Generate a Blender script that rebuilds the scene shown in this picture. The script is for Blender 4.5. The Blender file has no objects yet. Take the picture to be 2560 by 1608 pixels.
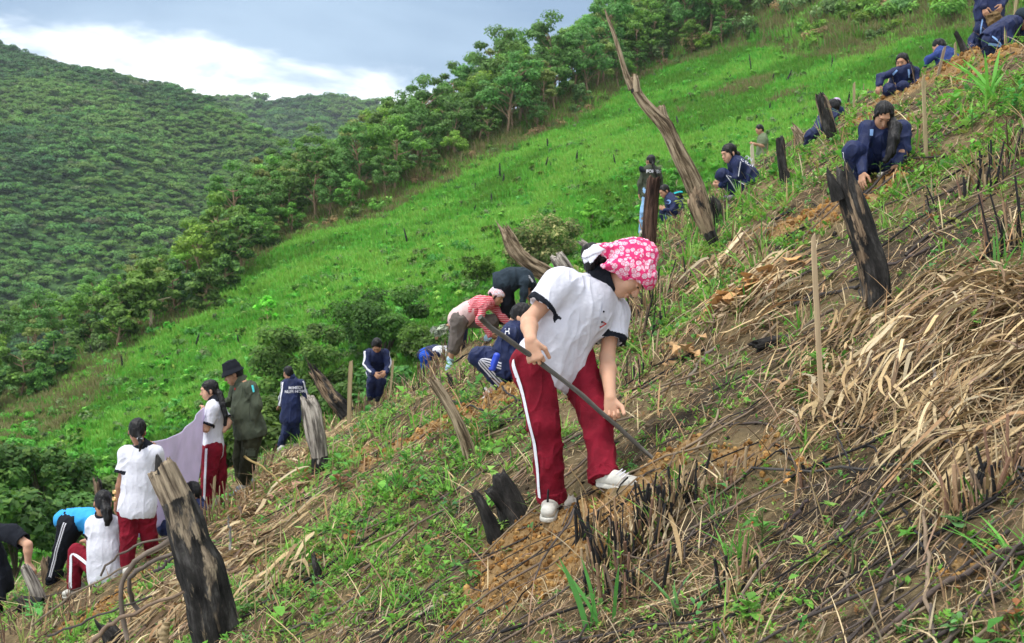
import bpy, bmesh, math, random
import numpy as np
from mathutils import Vector, Matrix, noise as mnoise
from mathutils.bvhtree import BVHTree
random.seed(7); RNG = np.random.default_rng(11)
sc = bpy.context.scene; COL = sc.collection
R_ = math.radians
# ---------------------------------------------------------------- camera, world, sun, exposure
F, CX, CY = 2844.4, 1280.0, 804.0
cam_d = bpy.data.cameras.new('camera'); cam = bpy.data.objects.new('camera', cam_d); COL.objects.link(cam)
cam.location = (0, 0, 0); cam.rotation_euler = (R_(90), 0, 0)
cam_d.sensor_width = 36; cam_d.lens = 40; cam_d.clip_start = .1; cam_d.clip_end = 6000
cam_d.dof.use_dof = True; cam_d.dof.focus_distance = 6.4; cam_d.dof.aperture_fstop = 7.0
sc.camera = cam
def P(x, y, d): return Vector(((x-CX)/F*d, d, (CY-y)/F*d))
SUN_EL, SUN_AZ = R_(58), R_(-40)          # azimuth measured from +Y towards +X
w = bpy.data.worlds.new('World'); sc.world = w; w.use_nodes = True
def world_nodes():
    nt = w.node_tree; N = nt.nodes; L = nt.links; N.clear()
    out = N.new('ShaderNodeOutputWorld'); bg = N.new('ShaderNodeBackground')
    sky = N.new('ShaderNodeTexSky'); sky.sky_type = 'NISHITA'; sky.sun_disc = False
    sky.sun_elevation = SUN_EL; sky.sun_rotation = SUN_AZ
    tc = N.new('ShaderNodeTexCoord'); sep = N.new('ShaderNodeSeparateXYZ'); L.new(tc.outputs['Generated'], sep.inputs[0])
    def M(op, a, b=None, c=None):
        m = N.new('ShaderNodeMath'); m.operation = op
        for i, v in enumerate((a, b, c)):
            if v is None: continue
            if isinstance(v, (int, float)): m.inputs[i].default_value = v
            else: L.new(v, m.inputs[i])
        return m.outputs[0]
    mp = N.new('ShaderNodeMapping'); mp.inputs['Scale'].default_value = (1, 1, 2.6); L.new(tc.outputs['Generated'], mp.inputs[0])
    def noise(scale, det, rough, dist=0):
        n = N.new('ShaderNodeTexNoise'); n.inputs['Scale'].default_value = scale; n.inputs['Detail'].default_value = det
        n.inputs['Roughness'].default_value = rough; n.inputs['Distortion'].default_value = dist
        L.new(mp.outputs[0], n.inputs['Vector']); return n.outputs['Fac']
    n1 = noise(3.2, 7, .52, .3); n2 = noise(7.5, 6, .55, .2); n3 = noise(1.9, 4, .5, .2)
    z = sep.outputs['Z']; x = sep.outputs['X']
    # bright break in the cloud low over the far ridge
    band = M('SUBTRACT', M('ADD', .214, M('MULTIPLY', x, -.02)), z)
    band = M('ADD', M('MULTIPLY', band, 26.0), M('MULTIPLY', M('SUBTRACT', n2, .5), 3.2))
    band = M('ADD', band, M('MULTIPLY', M('SUBTRACT', n1, .5), 2.0))
    far = M('ABSOLUTE', M('ADD', x, .27)); band = M('SUBTRACT', band, M('MULTIPLY', M('MULTIPLY', far, far), 12))
    mr = N.new('ShaderNodeMapRange'); mr.interpolation_type = 'SMOOTHSTEP'; L.new(band, mr.inputs[0])
    mr.inputs[1].default_value = -.35; mr.inputs[2].default_value = .55
    ramp = N.new('ShaderNodeValToRGB'); L.new(M('ADD', M('MULTIPLY', n3, .6), M('MULTIPLY', n1, .4)), ramp.inputs[0]); cr = ramp.color_ramp
    cr.elements[0].position = .42; cr.elements[0].color = (.05, .115, .20, 1)
    cr.elements[1].position = .60; cr.elements[1].color = (.24, .345, .46, 1)
    e = cr.elements.new(.5); e.color = (.10, .185, .30, 1)
    mx = N.new('ShaderNodeMix'); mx.data_type = 'RGBA'; L.new(mr.outputs[0], mx.inputs[0]); L.new(ramp.outputs[0], mx.inputs[6])
    mx.inputs[7].default_value = (1.15, 1.15, 1.15, 1)
    # clouds let a little of the physical sky through
    sk = N.new('ShaderNodeMix'); sk.data_type = 'RGBA'; sk.blend_type = 'ADD'; sk.inputs[0].default_value = .02
    L.new(mx.outputs[2], sk.inputs[6]); L.new(sky.outputs[0], sk.inputs[7])
    # the overcast dome is paler overhead than at the horizon strip seen in the picture
    up = N.new('ShaderNodeMapRange'); L.new(z, up.inputs[0]); up.inputs[1].default_value = .30; up.inputs[2].default_value = .6
    mz = N.new('ShaderNodeMix'); mz.data_type = 'RGBA'; L.new(up.outputs[0], mz.inputs[0]); L.new(sk.outputs[2], mz.inputs[6])
    mz.inputs[7].default_value = (1.25, 1.29, 1.36, 1)
    L.new(mz.outputs[2], bg.inputs[0]); bg.inputs[1].default_value = 1.0
    L.new(bg.outputs[0], out.inputs[0])
world_nodes()
sd = bpy.data.lights.new('sun', 'SUN'); sun = bpy.data.objects.new('sun', sd); COL.objects.link(sun)
sd.energy = 2.1; sd.angle = R_(9); sd.color = (1, .96, .9)
sdir = Vector((math.sin(SUN_AZ)*math.cos(SUN_EL), -math.cos(SUN_AZ)*math.cos(SUN_EL)*.6, math.sin(SUN_EL)))
sun.rotation_euler = sdir.to_track_quat('Z', 'Y').to_euler()
vs = sc.view_settings; vs.view_transform = 'Standard'; vs.look = 'None'; vs.gamma = 1; vs.exposure = .5
sc.cycles.max_bounces = 6; sc.cycles.transparent_max_bounces = 8; sc.cycles.volume_bounces = 0
sc.cycles.use_adaptive_sampling = True; sc.cycles.adaptive_threshold = .02
try: sc.cycles.use_denoising = True
except Exception: pass
# ---------------------------------------------------------------- helpers
def tag(o, label=None, cat=None, group=None, kind=None):
    if label: o['label'] = label
    if cat: o['category'] = cat
    if group: o['group'] = group
    if kind: o['kind'] = kind
    return o
def empty(name, loc, label, cat, group=None):
    o = bpy.data.objects.new(name, None); COL.objects.link(o); o.location = loc; o.empty_display_size = .1
    return tag(o, label, cat, group)
def npmesh(name, verts, faces, mats=(), cols=None, smooth=False, mi=None, attrs=None):
    """faces: (n,k) int array, or list of such arrays"""
    me = bpy.data.meshes.new(name)
    fl = [np.asarray(f, dtype=np.int32) for f in (faces if isinstance(faces, list) else [faces]) if len(f)]
    verts = np.asarray(verts, dtype=np.float32)
    me.vertices.add(len(verts)); me.vertices.foreach_set('co', verts.ravel())
    loops = np.concatenate([f.ravel() for f in fl]); tot = np.concatenate([np.full(len(f), f.shape[1], np.int32) for f in fl])
    st = np.concatenate([[0], np.cumsum(tot)[:-1]]).astype(np.int32)
    me.loops.add(len(loops)); me.loops.foreach_set('vertex_index', loops)
    me.polygons.add(len(tot)); me.polygons.foreach_set('loop_start', st); me.polygons.foreach_set('loop_total', tot)
    if mi is not None: me.polygons.foreach_set('material_index', np.asarray(mi, np.int32))
    me.polygons.foreach_set('use_smooth', np.full(len(tot), bool(smooth)))
    if cols is not None:
        a = me.color_attributes.new('col', 'FLOAT_COLOR', 'POINT')
        c = np.ones((len(verts), 4), np.float32); c[:, :3] = cols; a.data.foreach_set('color', c.ravel())
    for k, v in (attrs or {}).items():
        a = me.attributes.new(k, 'FLOAT', 'POINT'); a.data.foreach_set('value', np.asarray(v, np.float32))
    for m in mats: me.materials.append(m)
    me.update(calc_edges=True)
    return me
def obj(name, me, parent=None, loc=None):
    o = bpy.data.objects.new(name, me); COL.objects.link(o)
    if parent is not None:
        o.parent = parent
        o.matrix_parent_inverse = Matrix.Translation(-Vector(parent.location))
    if loc is not None: o.location = loc
    return o
# vectorised value noise
def _h(ix, iy, iz):
    n = (ix.astype(np.int64)*374761393 + iy.astype(np.int64)*668265263 + iz.astype(np.int64)*2147483647) & 0xffffffff
    n = ((n ^ (n >> 13))*1274126177) & 0xffffffff
    return ((n ^ (n >> 16)) & 0xffff)/65535.0
def vn(x, y, z=0.0):
    x, y, z = np.broadcast_arrays(np.asarray(x, float), np.asarray(y, float), np.asarray(z, float))
    fx, fy, fz = np.floor(x), np.floor(y), np.floor(z); tx, ty, tz = x-fx, y-fy, z-fz
    tx = tx*tx*(3-2*tx); ty = ty*ty*(3-2*ty); tz = tz*tz*(3-2*tz); r = 0
    for a in (0, 1):
        wa = tx if a else 1-tx
        for b in (0, 1):
            wb = ty if b else 1-ty
            for c in (0, 1):
                r = r + wa*wb*(tz if c else 1-tz)*_h(fx+a, fy+b, fz+c)
    return r*2-1
def fbm(x, y, z=0.0, o=4, g=.5):
    r = 0; a = 1
    for i in range(o):
        r = r + a*vn(x*2**i+17.3*i, y*2**i+5.1*i, z*2**i+9.7*i); a *= g
    return r
# ---------------------------------------------------------------- materials
class MatB:
    def __init__(s, name, rough=.85, spec=.25):
        s.m = bpy.data.materials.new(name); s.m.use_nodes = True; s.nt = s.m.node_tree; s.N = s.nt.nodes; s.L = s.nt.links
        s.b = s.N['Principled BSDF']; s.b.inputs['Roughness'].default_value = rough
        s.b.inputs['Specular IOR Level'].default_value = spec
        s.tc = s.N.new('ShaderNodeTexCoord')
    def noise(s, scale, det=4, rough=.55, stretch=None, dist=0, out='Fac', coord='Object'):
        n = s.N.new('ShaderNodeTexNoise'); n.inputs['Scale'].default_value = scale; n.inputs['Detail'].default_value = det
        n.inputs['Roughness'].default_value = rough; n.inputs['Distortion'].default_value = dist
        src = s.tc.outputs[coord]
        if stretch:
            mp = s.N.new('ShaderNodeMapping'); mp.inputs['Scale'].default_value = stretch; s.L.new(src, mp.inputs[0]); src = mp.outputs[0]
        s.L.new(src, n.inputs['Vector']); return n.outputs[out]
    def ramp(s, fac, stops, interp='LINEAR'):
        r = s.N.new('ShaderNodeValToRGB'); s.L.new(fac, r.inputs[0]); cr = r.color_ramp; cr.interpolation = interp
        while len(cr.elements) < len(stops): cr.elements.new(.5)
        for e, (p, c) in zip(cr.elements, stops):
            e.position = p; e.color = (*c, 1) if not isinstance(c, (int, float)) else (c, c, c, 1)
        return r.outputs[0]
    def mix(s, fac, a, b, mode='MIX'):
        m = s.N.new('ShaderNodeMix'); m.data_type = 'RGBA'; m.blend_type = mode
        for i, v in ((0, fac), (6, a), (7, b)):
            if isinstance(v, (int, float)): m.inputs[i].default_value = v if i == 0 else (v, v, v, 1)
            elif isinstance(v, tuple): m.inputs[i].default_value = (*v, 1)
            else: s.L.new(v, m.inputs[i])
        return m.outputs[2]
    def math(s, op, a, b=0.0):
        m = s.N.new('ShaderNodeMath'); m.operation = op
        for i, v in enumerate((a, b)):
            if isinstance(v, (int, float)): m.inputs[i].default_value = v
            else: s.L.new(v, m.inputs[i])
        return m.outputs[0]
    def attr(s, name, out='Color'):
        a = s.N.new('ShaderNodeAttribute'); a.attribute_name = name; return a.outputs[out]
    def color(s, c):
        if isinstance(c, tuple): s.b.inputs['Base Color'].default_value = (*c, 1)
        else: s.L.new(c, s.b.inputs['Base Color'])
        s.c = c; return s
    def bump(s, h, strength=.3, dist=.01):
        b = s.N.new('ShaderNodeBump'); b.inputs['Strength'].default_value = strength; b.inputs['Distance'].default_value = dist
        s.L.new(h, b.inputs['Height']); s.L.new(b.outputs[0], s.b.inputs['Normal']); return s
    def translucent(s, amt=.35):
        t = s.N.new('ShaderNodeBsdfTranslucent'); mx = s.N.new('ShaderNodeMixShader'); mx.inputs[0].default_value = amt
        if not isinstance(s.c, tuple): s.L.new(s.c, t.inputs[0])
        else: t.inputs[0].default_value = (*s.c, 1)
        s.L.new(s.b.outputs[0], mx.inputs[1]); s.L.new(t.outputs[0], mx.inputs[2])
        s.L.new(mx.outputs[0], s.N['Material Output'].inputs[0]); return s
def leaf_mat(name, var=.35, trans=.45, tint=(1, 1, 1), rough=.6):
    B = MatB(name, rough, .3)
    oi = B.N.new('ShaderNodeObjectInfo')
    v = B.math('ADD', B.math('MULTIPLY', oi.outputs['Random'], var), 1-var/2)
    c = B.mix(1.0, B.attr('col'), tint, 'MULTIPLY')
    hs = B.N.new('ShaderNodeHueSaturation'); B.L.new(c, hs.inputs['Color']); B.L.new(v, hs.inputs['Value'])
    B.L.new(B.math('ADD', .485, B.math('MULTIPLY', oi.outputs['Random'], .03)), hs.inputs['Hue'])
    B.color(hs.outputs[0]).translucent(trans); return B.m
M_LEAF = leaf_mat('foliage'); M_FAR = leaf_mat('far_foliage', .45, .3)
M_GRASS = leaf_mat('grass_blades', .3, .4); M_WEED = leaf_mat('weed_leaves', .2, .4)
B = MatB('dry_straw', .75, .3); B.color(B.mix(.5, B.attr('col'), B.ramp(B.noise(60, 3), [(.3, .55), (.7, 1.0)]), 'MULTIPLY')).translucent(.12); M_STRAW = B.m
B = MatB('bark', .9); B.color(B.mix(.8, B.attr('col'), B.ramp(B.noise(5, 5, .7, (1, 1, .3)), [(.3, .5), (.7, 1.1)]), 'MULTIPLY')); M_BARK = B.m
def soil_mat():
    B = MatB('burnt_soil', .95, .15)
    n1 = B.noise(1.1, 6, .6); n2 = B.noise(14, 8, .72); n3 = B.noise(60, 5, .7)
    base = B.ramp(n1, [(.34, (.032, .026, .018)), (.48, (.10, .074, .040)), (.64, (.22, .165, .085))])
    base = B.mix(.55, base, B.ramp(n2, [(.3, .35), (.7, 1.5)]), 'MULTIPLY')
    # straw crumbs and moss flecks
    base = B.mix(B.ramp(n3, [(.56, 0.), (.66, .6)]), base, (.24, .17, .10))
    ashm = B.math('ADD', B.attr('ash', 'Fac'), B.math('MULTIPLY', B.math('SUBTRACT', n2, .5), .8)); base = B.mix(B.ramp(ashm, [(.3, 0.), (.7, .85)]), base, B.ramp(n3, [(.35, (.018, .016, .015)), (.7, (.06, .045, .035))]))
    dn = B.noise(22, 8, .75); dug = B.ramp(dn, [(.3, (.12, .070, .027)), (.5, (.25, .155, .066)), (.7, (.37, .25, .12))])
    dm = B.math('ADD', B.attr('dug', 'Fac'), B.math('MULTIPLY', B.math('SUBTRACT', n2, .5), .9))
    dmr = B.ramp(dm, [(.32, 0.), (.52, 1.)])
    base = B.mix(dmr, base, dug)
    gz = B.ramp(B.math('ADD', B.attr('green', 'Fac'), B.math('MULTIPLY', B.math('SUBTRACT', n2, .5), .8)), [(.35, 0.), (.65, 1.)])
    base = B.mix(gz, base, B.ramp(n2, [(.3, (.03, .07, .012)), (.7, (.09, .2, .03))]))
    B.color(base).bump(B.mix(.5, n2, n3), .9, .03); return B.m
def hill_mat():
    B = MatB('hill_grass', .9, .1)
    n1 = B.noise(.07, 5, .6); n2 = B.noise(.9, 6, .7); n3 = B.noise(5, 4, .7)
    c = B.ramp(n1, [(.3, (.09, .28, .035)), (.5, (.14, .40, .05)), (.7, (.21, .49, .07))])
    c = B.mix(.6, c, B.ramp(n2, [(.3, .6), (.7, 1.25)]), 'MULTIPLY'); c = B.mix(.5, c, B.ramp(n3, [(.3, .6), (.7, 1.3)]), 'MULTIPLY')
    edge = B.ramp(B.math('ADD', B.attr('edge', 'Fac'), B.math('MULTIPLY', B.math('SUBTRACT', n2, .5), .7)), [(.35, 0.), (.7, 1.)])
    c = B.mix(edge, c, B.ramp(n2, [(.3, (.05, .10, .025)), (.6, (.10, .17, .04)), (.8, (.18, .15, .08))]))
    B.color(c).bump(n2, .8, .3); return B.m
M_SOIL = soil_mat(); M_HILL = hill_mat()
# ---------------------------------------------------------------- terrain
BND = np.array([(-400, 1180), (-150, 1085), (0, 1017), (129, 944), (275, 892), (387, 840), (515, 780), (590, 710), (638, 668), (740, 600), (850, 572), (956, 545), (1029, 502), (1200, 425),
    (1385, 335), (1497, 279), (1588, 211), (1676, 176), (1808, 145), (1874, 123), (1998, 136), (2116, 141), (2160, 128), (2226, 106), (2424, 66), (2600, 30), (3000, -20)], float)
_bd = 1/(7.98e-6*BND[:, 0]+2.36e-5*BND[:, 1]-.01054); _bu = (BND[:, 0]-CX)/F
def bnd_depth(u): return np.interp(u, _bu, _bd)
def smin01(t): t = np.clip(t, 0, 1); return t*t*(3-2*t)
def near_h(x, y):
    z = .577*x+.174*y-2.27-.0085*np.maximum(0, y-8)**2
    z = z+.30*smin01((-x-3.2)/2.5)*smin01((y-8.5)/3)            # the foot of the slope flattens on the left
    z = z-.9*smin01((x-5.4)/3)*smin01((y-11)/4)+.28*np.exp(-((x-4.6)/2.2)**2-((y-17)/4.5)**2)
    z = z-.22*np.exp(-((x+2.2)/1.1)**2-((y-17)/4)**2)
    return z
def mid_h(x, y):
    u = x/np.maximum(y, 1); t = y-bnd_depth(u)
    Rr = np.interp(u, [-.5, -.32, -.24, .1, .14], [14, 16, 28, 32, 300]); e = np.interp(u, [-.3, -.1, .1, .2, .45], [0, .03, .1, .16, .12])
    z = .338*x+.278*y-14.9+.7*fbm(x*.035, y*.035, 3, 3)*smin01((y-45)/30)
    z = z+e*np.clip(t, 0, Rr)
    over = np.maximum(0, t-Rr); z = z-np.minimum(.95*over+.002*over**2, 200)
    return z
DUG = []                                    # (x, y, radius, amount)
def ground_h(x, y, dug=True, micro=True):
    x = np.asarray(x, float); y = np.asarray(y, float)
    a = near_h(x, y); b = mid_h(x, y); k = .12
    if micro:
        fade = np.clip(1.2-y/40, 0, 1)
        a = a+fade*(.075*fbm(x*1.1, y*1.1, 0, 3)+.022*fbm(x*6, y*6, 2, 3))
        if dug and DUG:
            m = dug_mask(x, y); a = a+m*(.04+.05*fbm(x*9, y*9, 5, 4))
        b = b+.25*fbm(x*.35, y*.35, 7, 3)
    m = np.maximum(a, b); return m+np.log(np.exp((a-m)/k/6)+np.exp((b-m)/k/6))*k*3
def dug_mask(x, y):
    m = np.zeros(np.broadcast(x, y).shape)
    wx = x+.12*fbm(x*3, y*3, 1, 3); wy = y+.12*fbm(x*3+9, y*3, 2, 3)
    for (cx, cy, r, a) in DUG: m = np.maximum(m, a*np.exp(-((wx-cx)**2+((wy-cy)*.8)**2)/(r*r*.75)))
    m = m*(.85+.4*fbm(x*7, y*7, 4, 3))
    return np.clip(m*1.6-.2, 0, 1)
def G(px, py, lo=2.5, hi=30.0, up=0.0):
    """point of the near slope seen at a pixel of the photograph"""
    u = (px-CX)/F; v = (CY-py)/F; d = np.linspace(lo, hi, 1400); f = ground_h(u*d, d, False)-v*d
    i = np.argmax(f > 0)
    if f[i] <= 0: i = int(np.argmax(f))
    return Vector((u*d[i], d[i], float(ground_h(u*d[i], d[i]))+up))
def gz(x, y): return float(ground_h(x, y))
for (px, py, r, a) in [(1330, 1370, .36, 1.3), (1300, 1450, .32, 1.3), (1410, 1420, .26, 1.2), (1230, 1530, .22, 1.1), (1330, 1330, .20, 1), (1370, 1400, .26, 1), (1330, 1480, .26, 1), (1260, 1540, .22, .9), (1490, 1320, .2, 1), (1560, 1260, .2, 1), (1640, 1200, .22, 1), (1180, 1510, .16, .8), (1110, 1590, .12, .7), (1420, 1340, .2, 1),
        (1870, 1140, .2, .85), (1800, 1170, .16, .8), (1240, 1000, .42, 1), (1150, 1040, .32, .9), (1060, 1085, .34, .95), (960, 1150, .2, .9), (930, 1130, .25, .8),
        (2120, 520, .3, 1), (2010, 560, .35, 1), (1900, 590, .3, .8), (2200, 480, .3, .9), (2400, 165, .5, 1), (2490, 150, .5, 1), (2330, 190, .3, .8), (240, 1530, .3, .95), (180, 1560, .25, .8),
        (330, 1480, .3, .7), (2520, 860, .1, .8), (2330, 1430, .12, .7), (650, 1240, .5, .5), (2210, 262, .5, .8), (1560, 660, .3, .6)]:
    g = G(px, py); DUG.append((g.x, g.y, r, a))
ASH = []
for (px, py, r, a) in [(1980, 1350, .22, 1), (2110, 1270, .2, 1), (2230, 1400, .2, .9), (1950, 1460, .18, .9), (2450, 1400, .18, .9), (2080, 1480, .15, .9), (1760, 1000, .3, .7), (1850, 1060, .25, .7), (2330, 600, .5, .8), (2060, 640, .4, .5), (1750, 1330, .2, .9), (2150, 1580, .12, .9), (2420, 1550, .12, .8), (1100, 1590, .2, .8), (1650, 1050, .3, .5), (2420, 470, .5, .6), (1950, 920, .2, .5), (1620, 1560, .2, .7)]:
    g = G(px, py); ASH.append((g.x, g.y, r, a))
def ash_mask(x, y):
    m = np.zeros(np.broadcast(x, y).shape); wx = x+.14*fbm(x*2.5, y*2.5, 31, 3); wy = y+.14*fbm(x*2.5+9, y*2.5, 32, 3)
    for (cx, cy, r, a) in ASH: m = np.maximum(m, a*np.exp(-((wx-cx)**2+((wy-cy)*.8)**2)/(r*r)))
    return m
def sheet(name, ys, us, mat, kind='structure', label=None, cat=None):
    Y, U = np.meshgrid(ys, us, indexing='ij'); X = U*Y; Z = ground_h(X, Y); n, m = Y.shape
    v = np.stack([X, Y, Z], -1).reshape(-1, 3); i = np.arange(n*m).reshape(n, m)
    f = np.stack([i[:-1, :-1], i[:-1, 1:], i[1:, 1:], i[1:, :-1]], -1).reshape(-1, 4)
    t = Y-bnd_depth(U); dif = mid_h(X, Y)-near_h(X, Y)
    at = {'dug': dug_mask(X, Y).ravel() if Y.max() < 40 else np.zeros(n*m), 'edge': smin01((t+2)/5).ravel(), 'ash': ash_mask(X, Y).ravel() if Y.max() < 40 else np.zeros(n*m),
          'green': (smin01((Y-17.5)/5)).ravel()}
    me = npmesh(name, v, f, [mat], smooth=True, attrs=at); o = obj(name, me)
    return tag(o, label, cat, None, kind)
U1 = np.linspace(-.66, .66, 760)
sheet('ground', np.concatenate([np.linspace(.3, 1.4, 12), np.geomspace(1.5, 30, 720)]), U1, M_SOIL, label='steep burnt brown slope where people are planting', cat='ground')
sheet('hill', np.geomspace(30, 420, 420), np.linspace(-.66, .66, 500), M_HILL, label='bright green grassy hillside across the gully', cat='hill')
# ---------------------------------------------------------------- plants: crowns, trunks
def tubes(paths, nseg=7):
    """paths: list of (pts (n,3), radii (n,)) -> verts, quads"""
    V = []; Fq = []; base = 0
    for pts, rad in paths:
        pts = np.asarray(pts, float); rad = np.asarray(rad, float); n = len(pts)
        T = np.gradient(pts, axis=0); T /= np.linalg.norm(T, axis=1)[:, None]+1e-9
        a = np.tile(np.array([0.13, .97, .21]), (n, 1)); a[np.abs((a*T).sum(1)) > .9] = (1, 0, 0)
        A = np.cross(T, a); A /= np.linalg.norm(A, axis=1)[:, None]+1e-9; Bn = np.cross(T, A)
        th = np.arange(nseg)/nseg*2*np.pi
        ring = pts[:, None]+rad[:, None, None]*(A[:, None]*np.cos(th)[None, :, None]+Bn[:, None]*np.sin(th)[None, :, None])
        V.append(ring.reshape(-1, 3)); i = base+np.arange(n*nseg).reshape(n, nseg); j = np.roll(i, -1, 1)
        Fq.append(np.stack([i[:-1], j[:-1], j[1:], i[1:]], -1).reshape(-1, 4)); base += n*nseg
    return np.concatenate(V), np.concatenate(Fq)
def leaf_quads(C, size, rng, up=.35, aspect=.6, col=(.06, .12, .03), cvar=.35, hue=None, out=None):
    n = len(C); size = np.broadcast_to(size, (n,))
    nrm = rng.normal(size=(n, 3)); nrm[:, 2] = np.abs(nrm[:, 2])+up
    if out is not None: nrm = nrm*.45+out*1.25+[0, 0, up*.5]
    nrm = nrm+0; nrm /= np.linalg.norm(nrm, axis=1)[:, None]
    a = np.cross(nrm, rng.normal(size=(n, 3))); a /= np.linalg.norm(a, axis=1)[:, None]; b = np.cross(nrm, a)
    s = (size*rng.uniform(.6, 1.3, n))[:, None]; a = a*s; b = b*s*aspect
    V = np.stack([C-a, C-b*.9+a*.1, C+a, C+b*.9+a*.1], 1).reshape(-1, 3); Fq = np.arange(4*n).reshape(n, 4)
    v = (1+rng.uniform(-cvar, cvar, n))[:, None]; c = np.array(col)[None]*v
    if hue is not None:
        h = rng.random(n)[:, None]**2.2; c = c*(1-h)+np.array(hue)[None]*h*v
    return V, Fq, np.repeat(c, 4, 0)
def make_tree(seed, h=6.5, spread=2.6, ncl=22, nleaf=150, leaf=.13, col=(0.141, 0.281, 0.053), hue=(0.221, 0.410, 0.053), bare=.35, lean=0.0, trunk_r=.12, tcol=(0.358, 0.238, 0.150), flat=.6):
    rng = np.random.default_rng(seed); paths = []; tips = []; spread *= .8; nleaf = int(nleaf*1.3)
    k = 7; tz = np.linspace(0, h*.72, k); wob = np.cumsum(rng.normal(0, .12, (k, 2)), 0)*h/7; wob[0] = 0
    pts = np.stack([wob[:, 0]+lean*tz, wob[:, 1], tz-.3], 1); paths.append((pts, np.linspace(trunk_r, trunk_r*.3, k)))
    for i in range(ncl):
        f = rng.uniform(bare, 1); a = rng.uniform(0, 2*np.pi)
        p0 = np.array([np.interp(f*tz[-1], tz, pts[:, j]) for j in range(3)])
        rr = spread*rng.uniform(.35, 1)*math.sqrt(max(.12, 1-((f-.6)/.75)**2)); rise = rng.uniform(.15, .5)*h*.45*(1.15-f*.4)
        p1 = p0+np.array([math.cos(a)*rr, math.sin(a)*rr, rise]); mid = (p0+p1)/2+rng.normal(0, .12, 3)*rr
        paths.append((np.array([p0, mid, p1]), np.array([trunk_r*.35, trunk_r*.22, trunk_r*.08]))); tips.append(p1)
    tips.append(pts[-1]+[0, 0, h*.22]); C = []
    O = []
    for t in tips:
        r = rng.uniform(.55, 1.05)*spread*.36; n = int(nleaf*rng.uniform(.7, 1.3))
        d = rng.normal(size=(n, 3)); d /= np.linalg.norm(d, axis=1)[:, None]; d *= (rng.random(n)**.45)[:, None]
        C.append(t+d*r*np.array([1.15, 1.15, flat])); O.append(d)
    ci = np.concatenate([np.full(len(c), rng.uniform(.78, 1.22)) for c in C]); C = np.concatenate(C)
    V, Fq, c = leaf_quads(C, leaf*rng.uniform(.7, 1.4, len(C)), rng, col=col, hue=hue, out=np.concatenate(O)); c = c*np.repeat(ci, 4)[:, None]
    crown = npmesh('crown', V, Fq, [M_LEAF], cols=c*np.array([1.0, 1.05, 1.05]))
    tv, tf = tubes(paths, 6); trunk = npmesh('trunk', tv, tf, [M_BARK], cols=np.tile(tcol, (len(tv), 1)), smooth=True)
    return trunk, crown
def make_bush(seed, r=1.2, n=900, leaf=.13, col=(0.128, 0.259, 0.044), hue=(0.221, 0.410, 0.070), flat=.75, name='shrub', clumps=9, stems=True):
    rng = np.random.default_rng(seed); C = []; O = []
    for i in range(clumps):
        a = rng.uniform(0, 2*np.pi); q = rng.uniform(0, 1)**.6*r*.95; c0 = np.array([math.cos(a)*q, math.sin(a)*q, rng.uniform(.25, 1.1)*r*flat])
        k = int(n/clumps*rng.uniform(.6, 1.4)); d = rng.normal(size=(k, 3)); d /= np.linalg.norm(d, axis=1)[:, None]; d *= (rng.random(k)**.4)[:, None]
        C.append(c0+d*r*rng.uniform(.16, .46)*np.array([1, 1, .8])); O.append(d)
    ci = np.concatenate([np.full(len(c_), rng.uniform(.65, 1.35)) for c_ in C]); C = np.concatenate(C); V, Fq, c = leaf_quads(C, leaf*rng.uniform(.6, 1.5, len(C)), rng, col=col, hue=hue, out=np.concatenate(O))
    c = c*np.repeat(ci, 4)[:, None]; fs = [Fq]
    if stems:
        ps = [(np.array([[0, 0, -.2], [x*.5, y*.5, r*.4], [x, y, r*.9]]), np.array([.03, .02, .008])*r) for x, y in rng.normal(0, .35*r, (7, 2))]
        tv, tf = tubes(ps, 5); fs.append(tf+len(V)); V = np.concatenate([V, tv]); c = np.concatenate([c, np.tile((.12, .09, .06), (len(tv), 1))])
    return npmesh(name, V, fs, [M_LEAF], cols=c)
def copies(root_name, meshes, loc, rot, scl, label, cat, group):
    """thing made of parts [(part name, mesh)]"""
    if len(meshes) == 1:
        o = bpy.data.objects.new(root_name, meshes[0][1]); COL.objects.link(o)
    else:
        o = bpy.data.objects.new(root_name, None); COL.objects.link(o); o.empty_display_size = .2
        for n, me in meshes:
            c = bpy.data.objects.new(n, me); COL.objects.link(c); c.parent = o
    o.location = loc; o.rotation_euler = (0, 0, rot); o.scale = (scl, scl, scl)
    return tag(o, label, cat, group)
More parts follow.
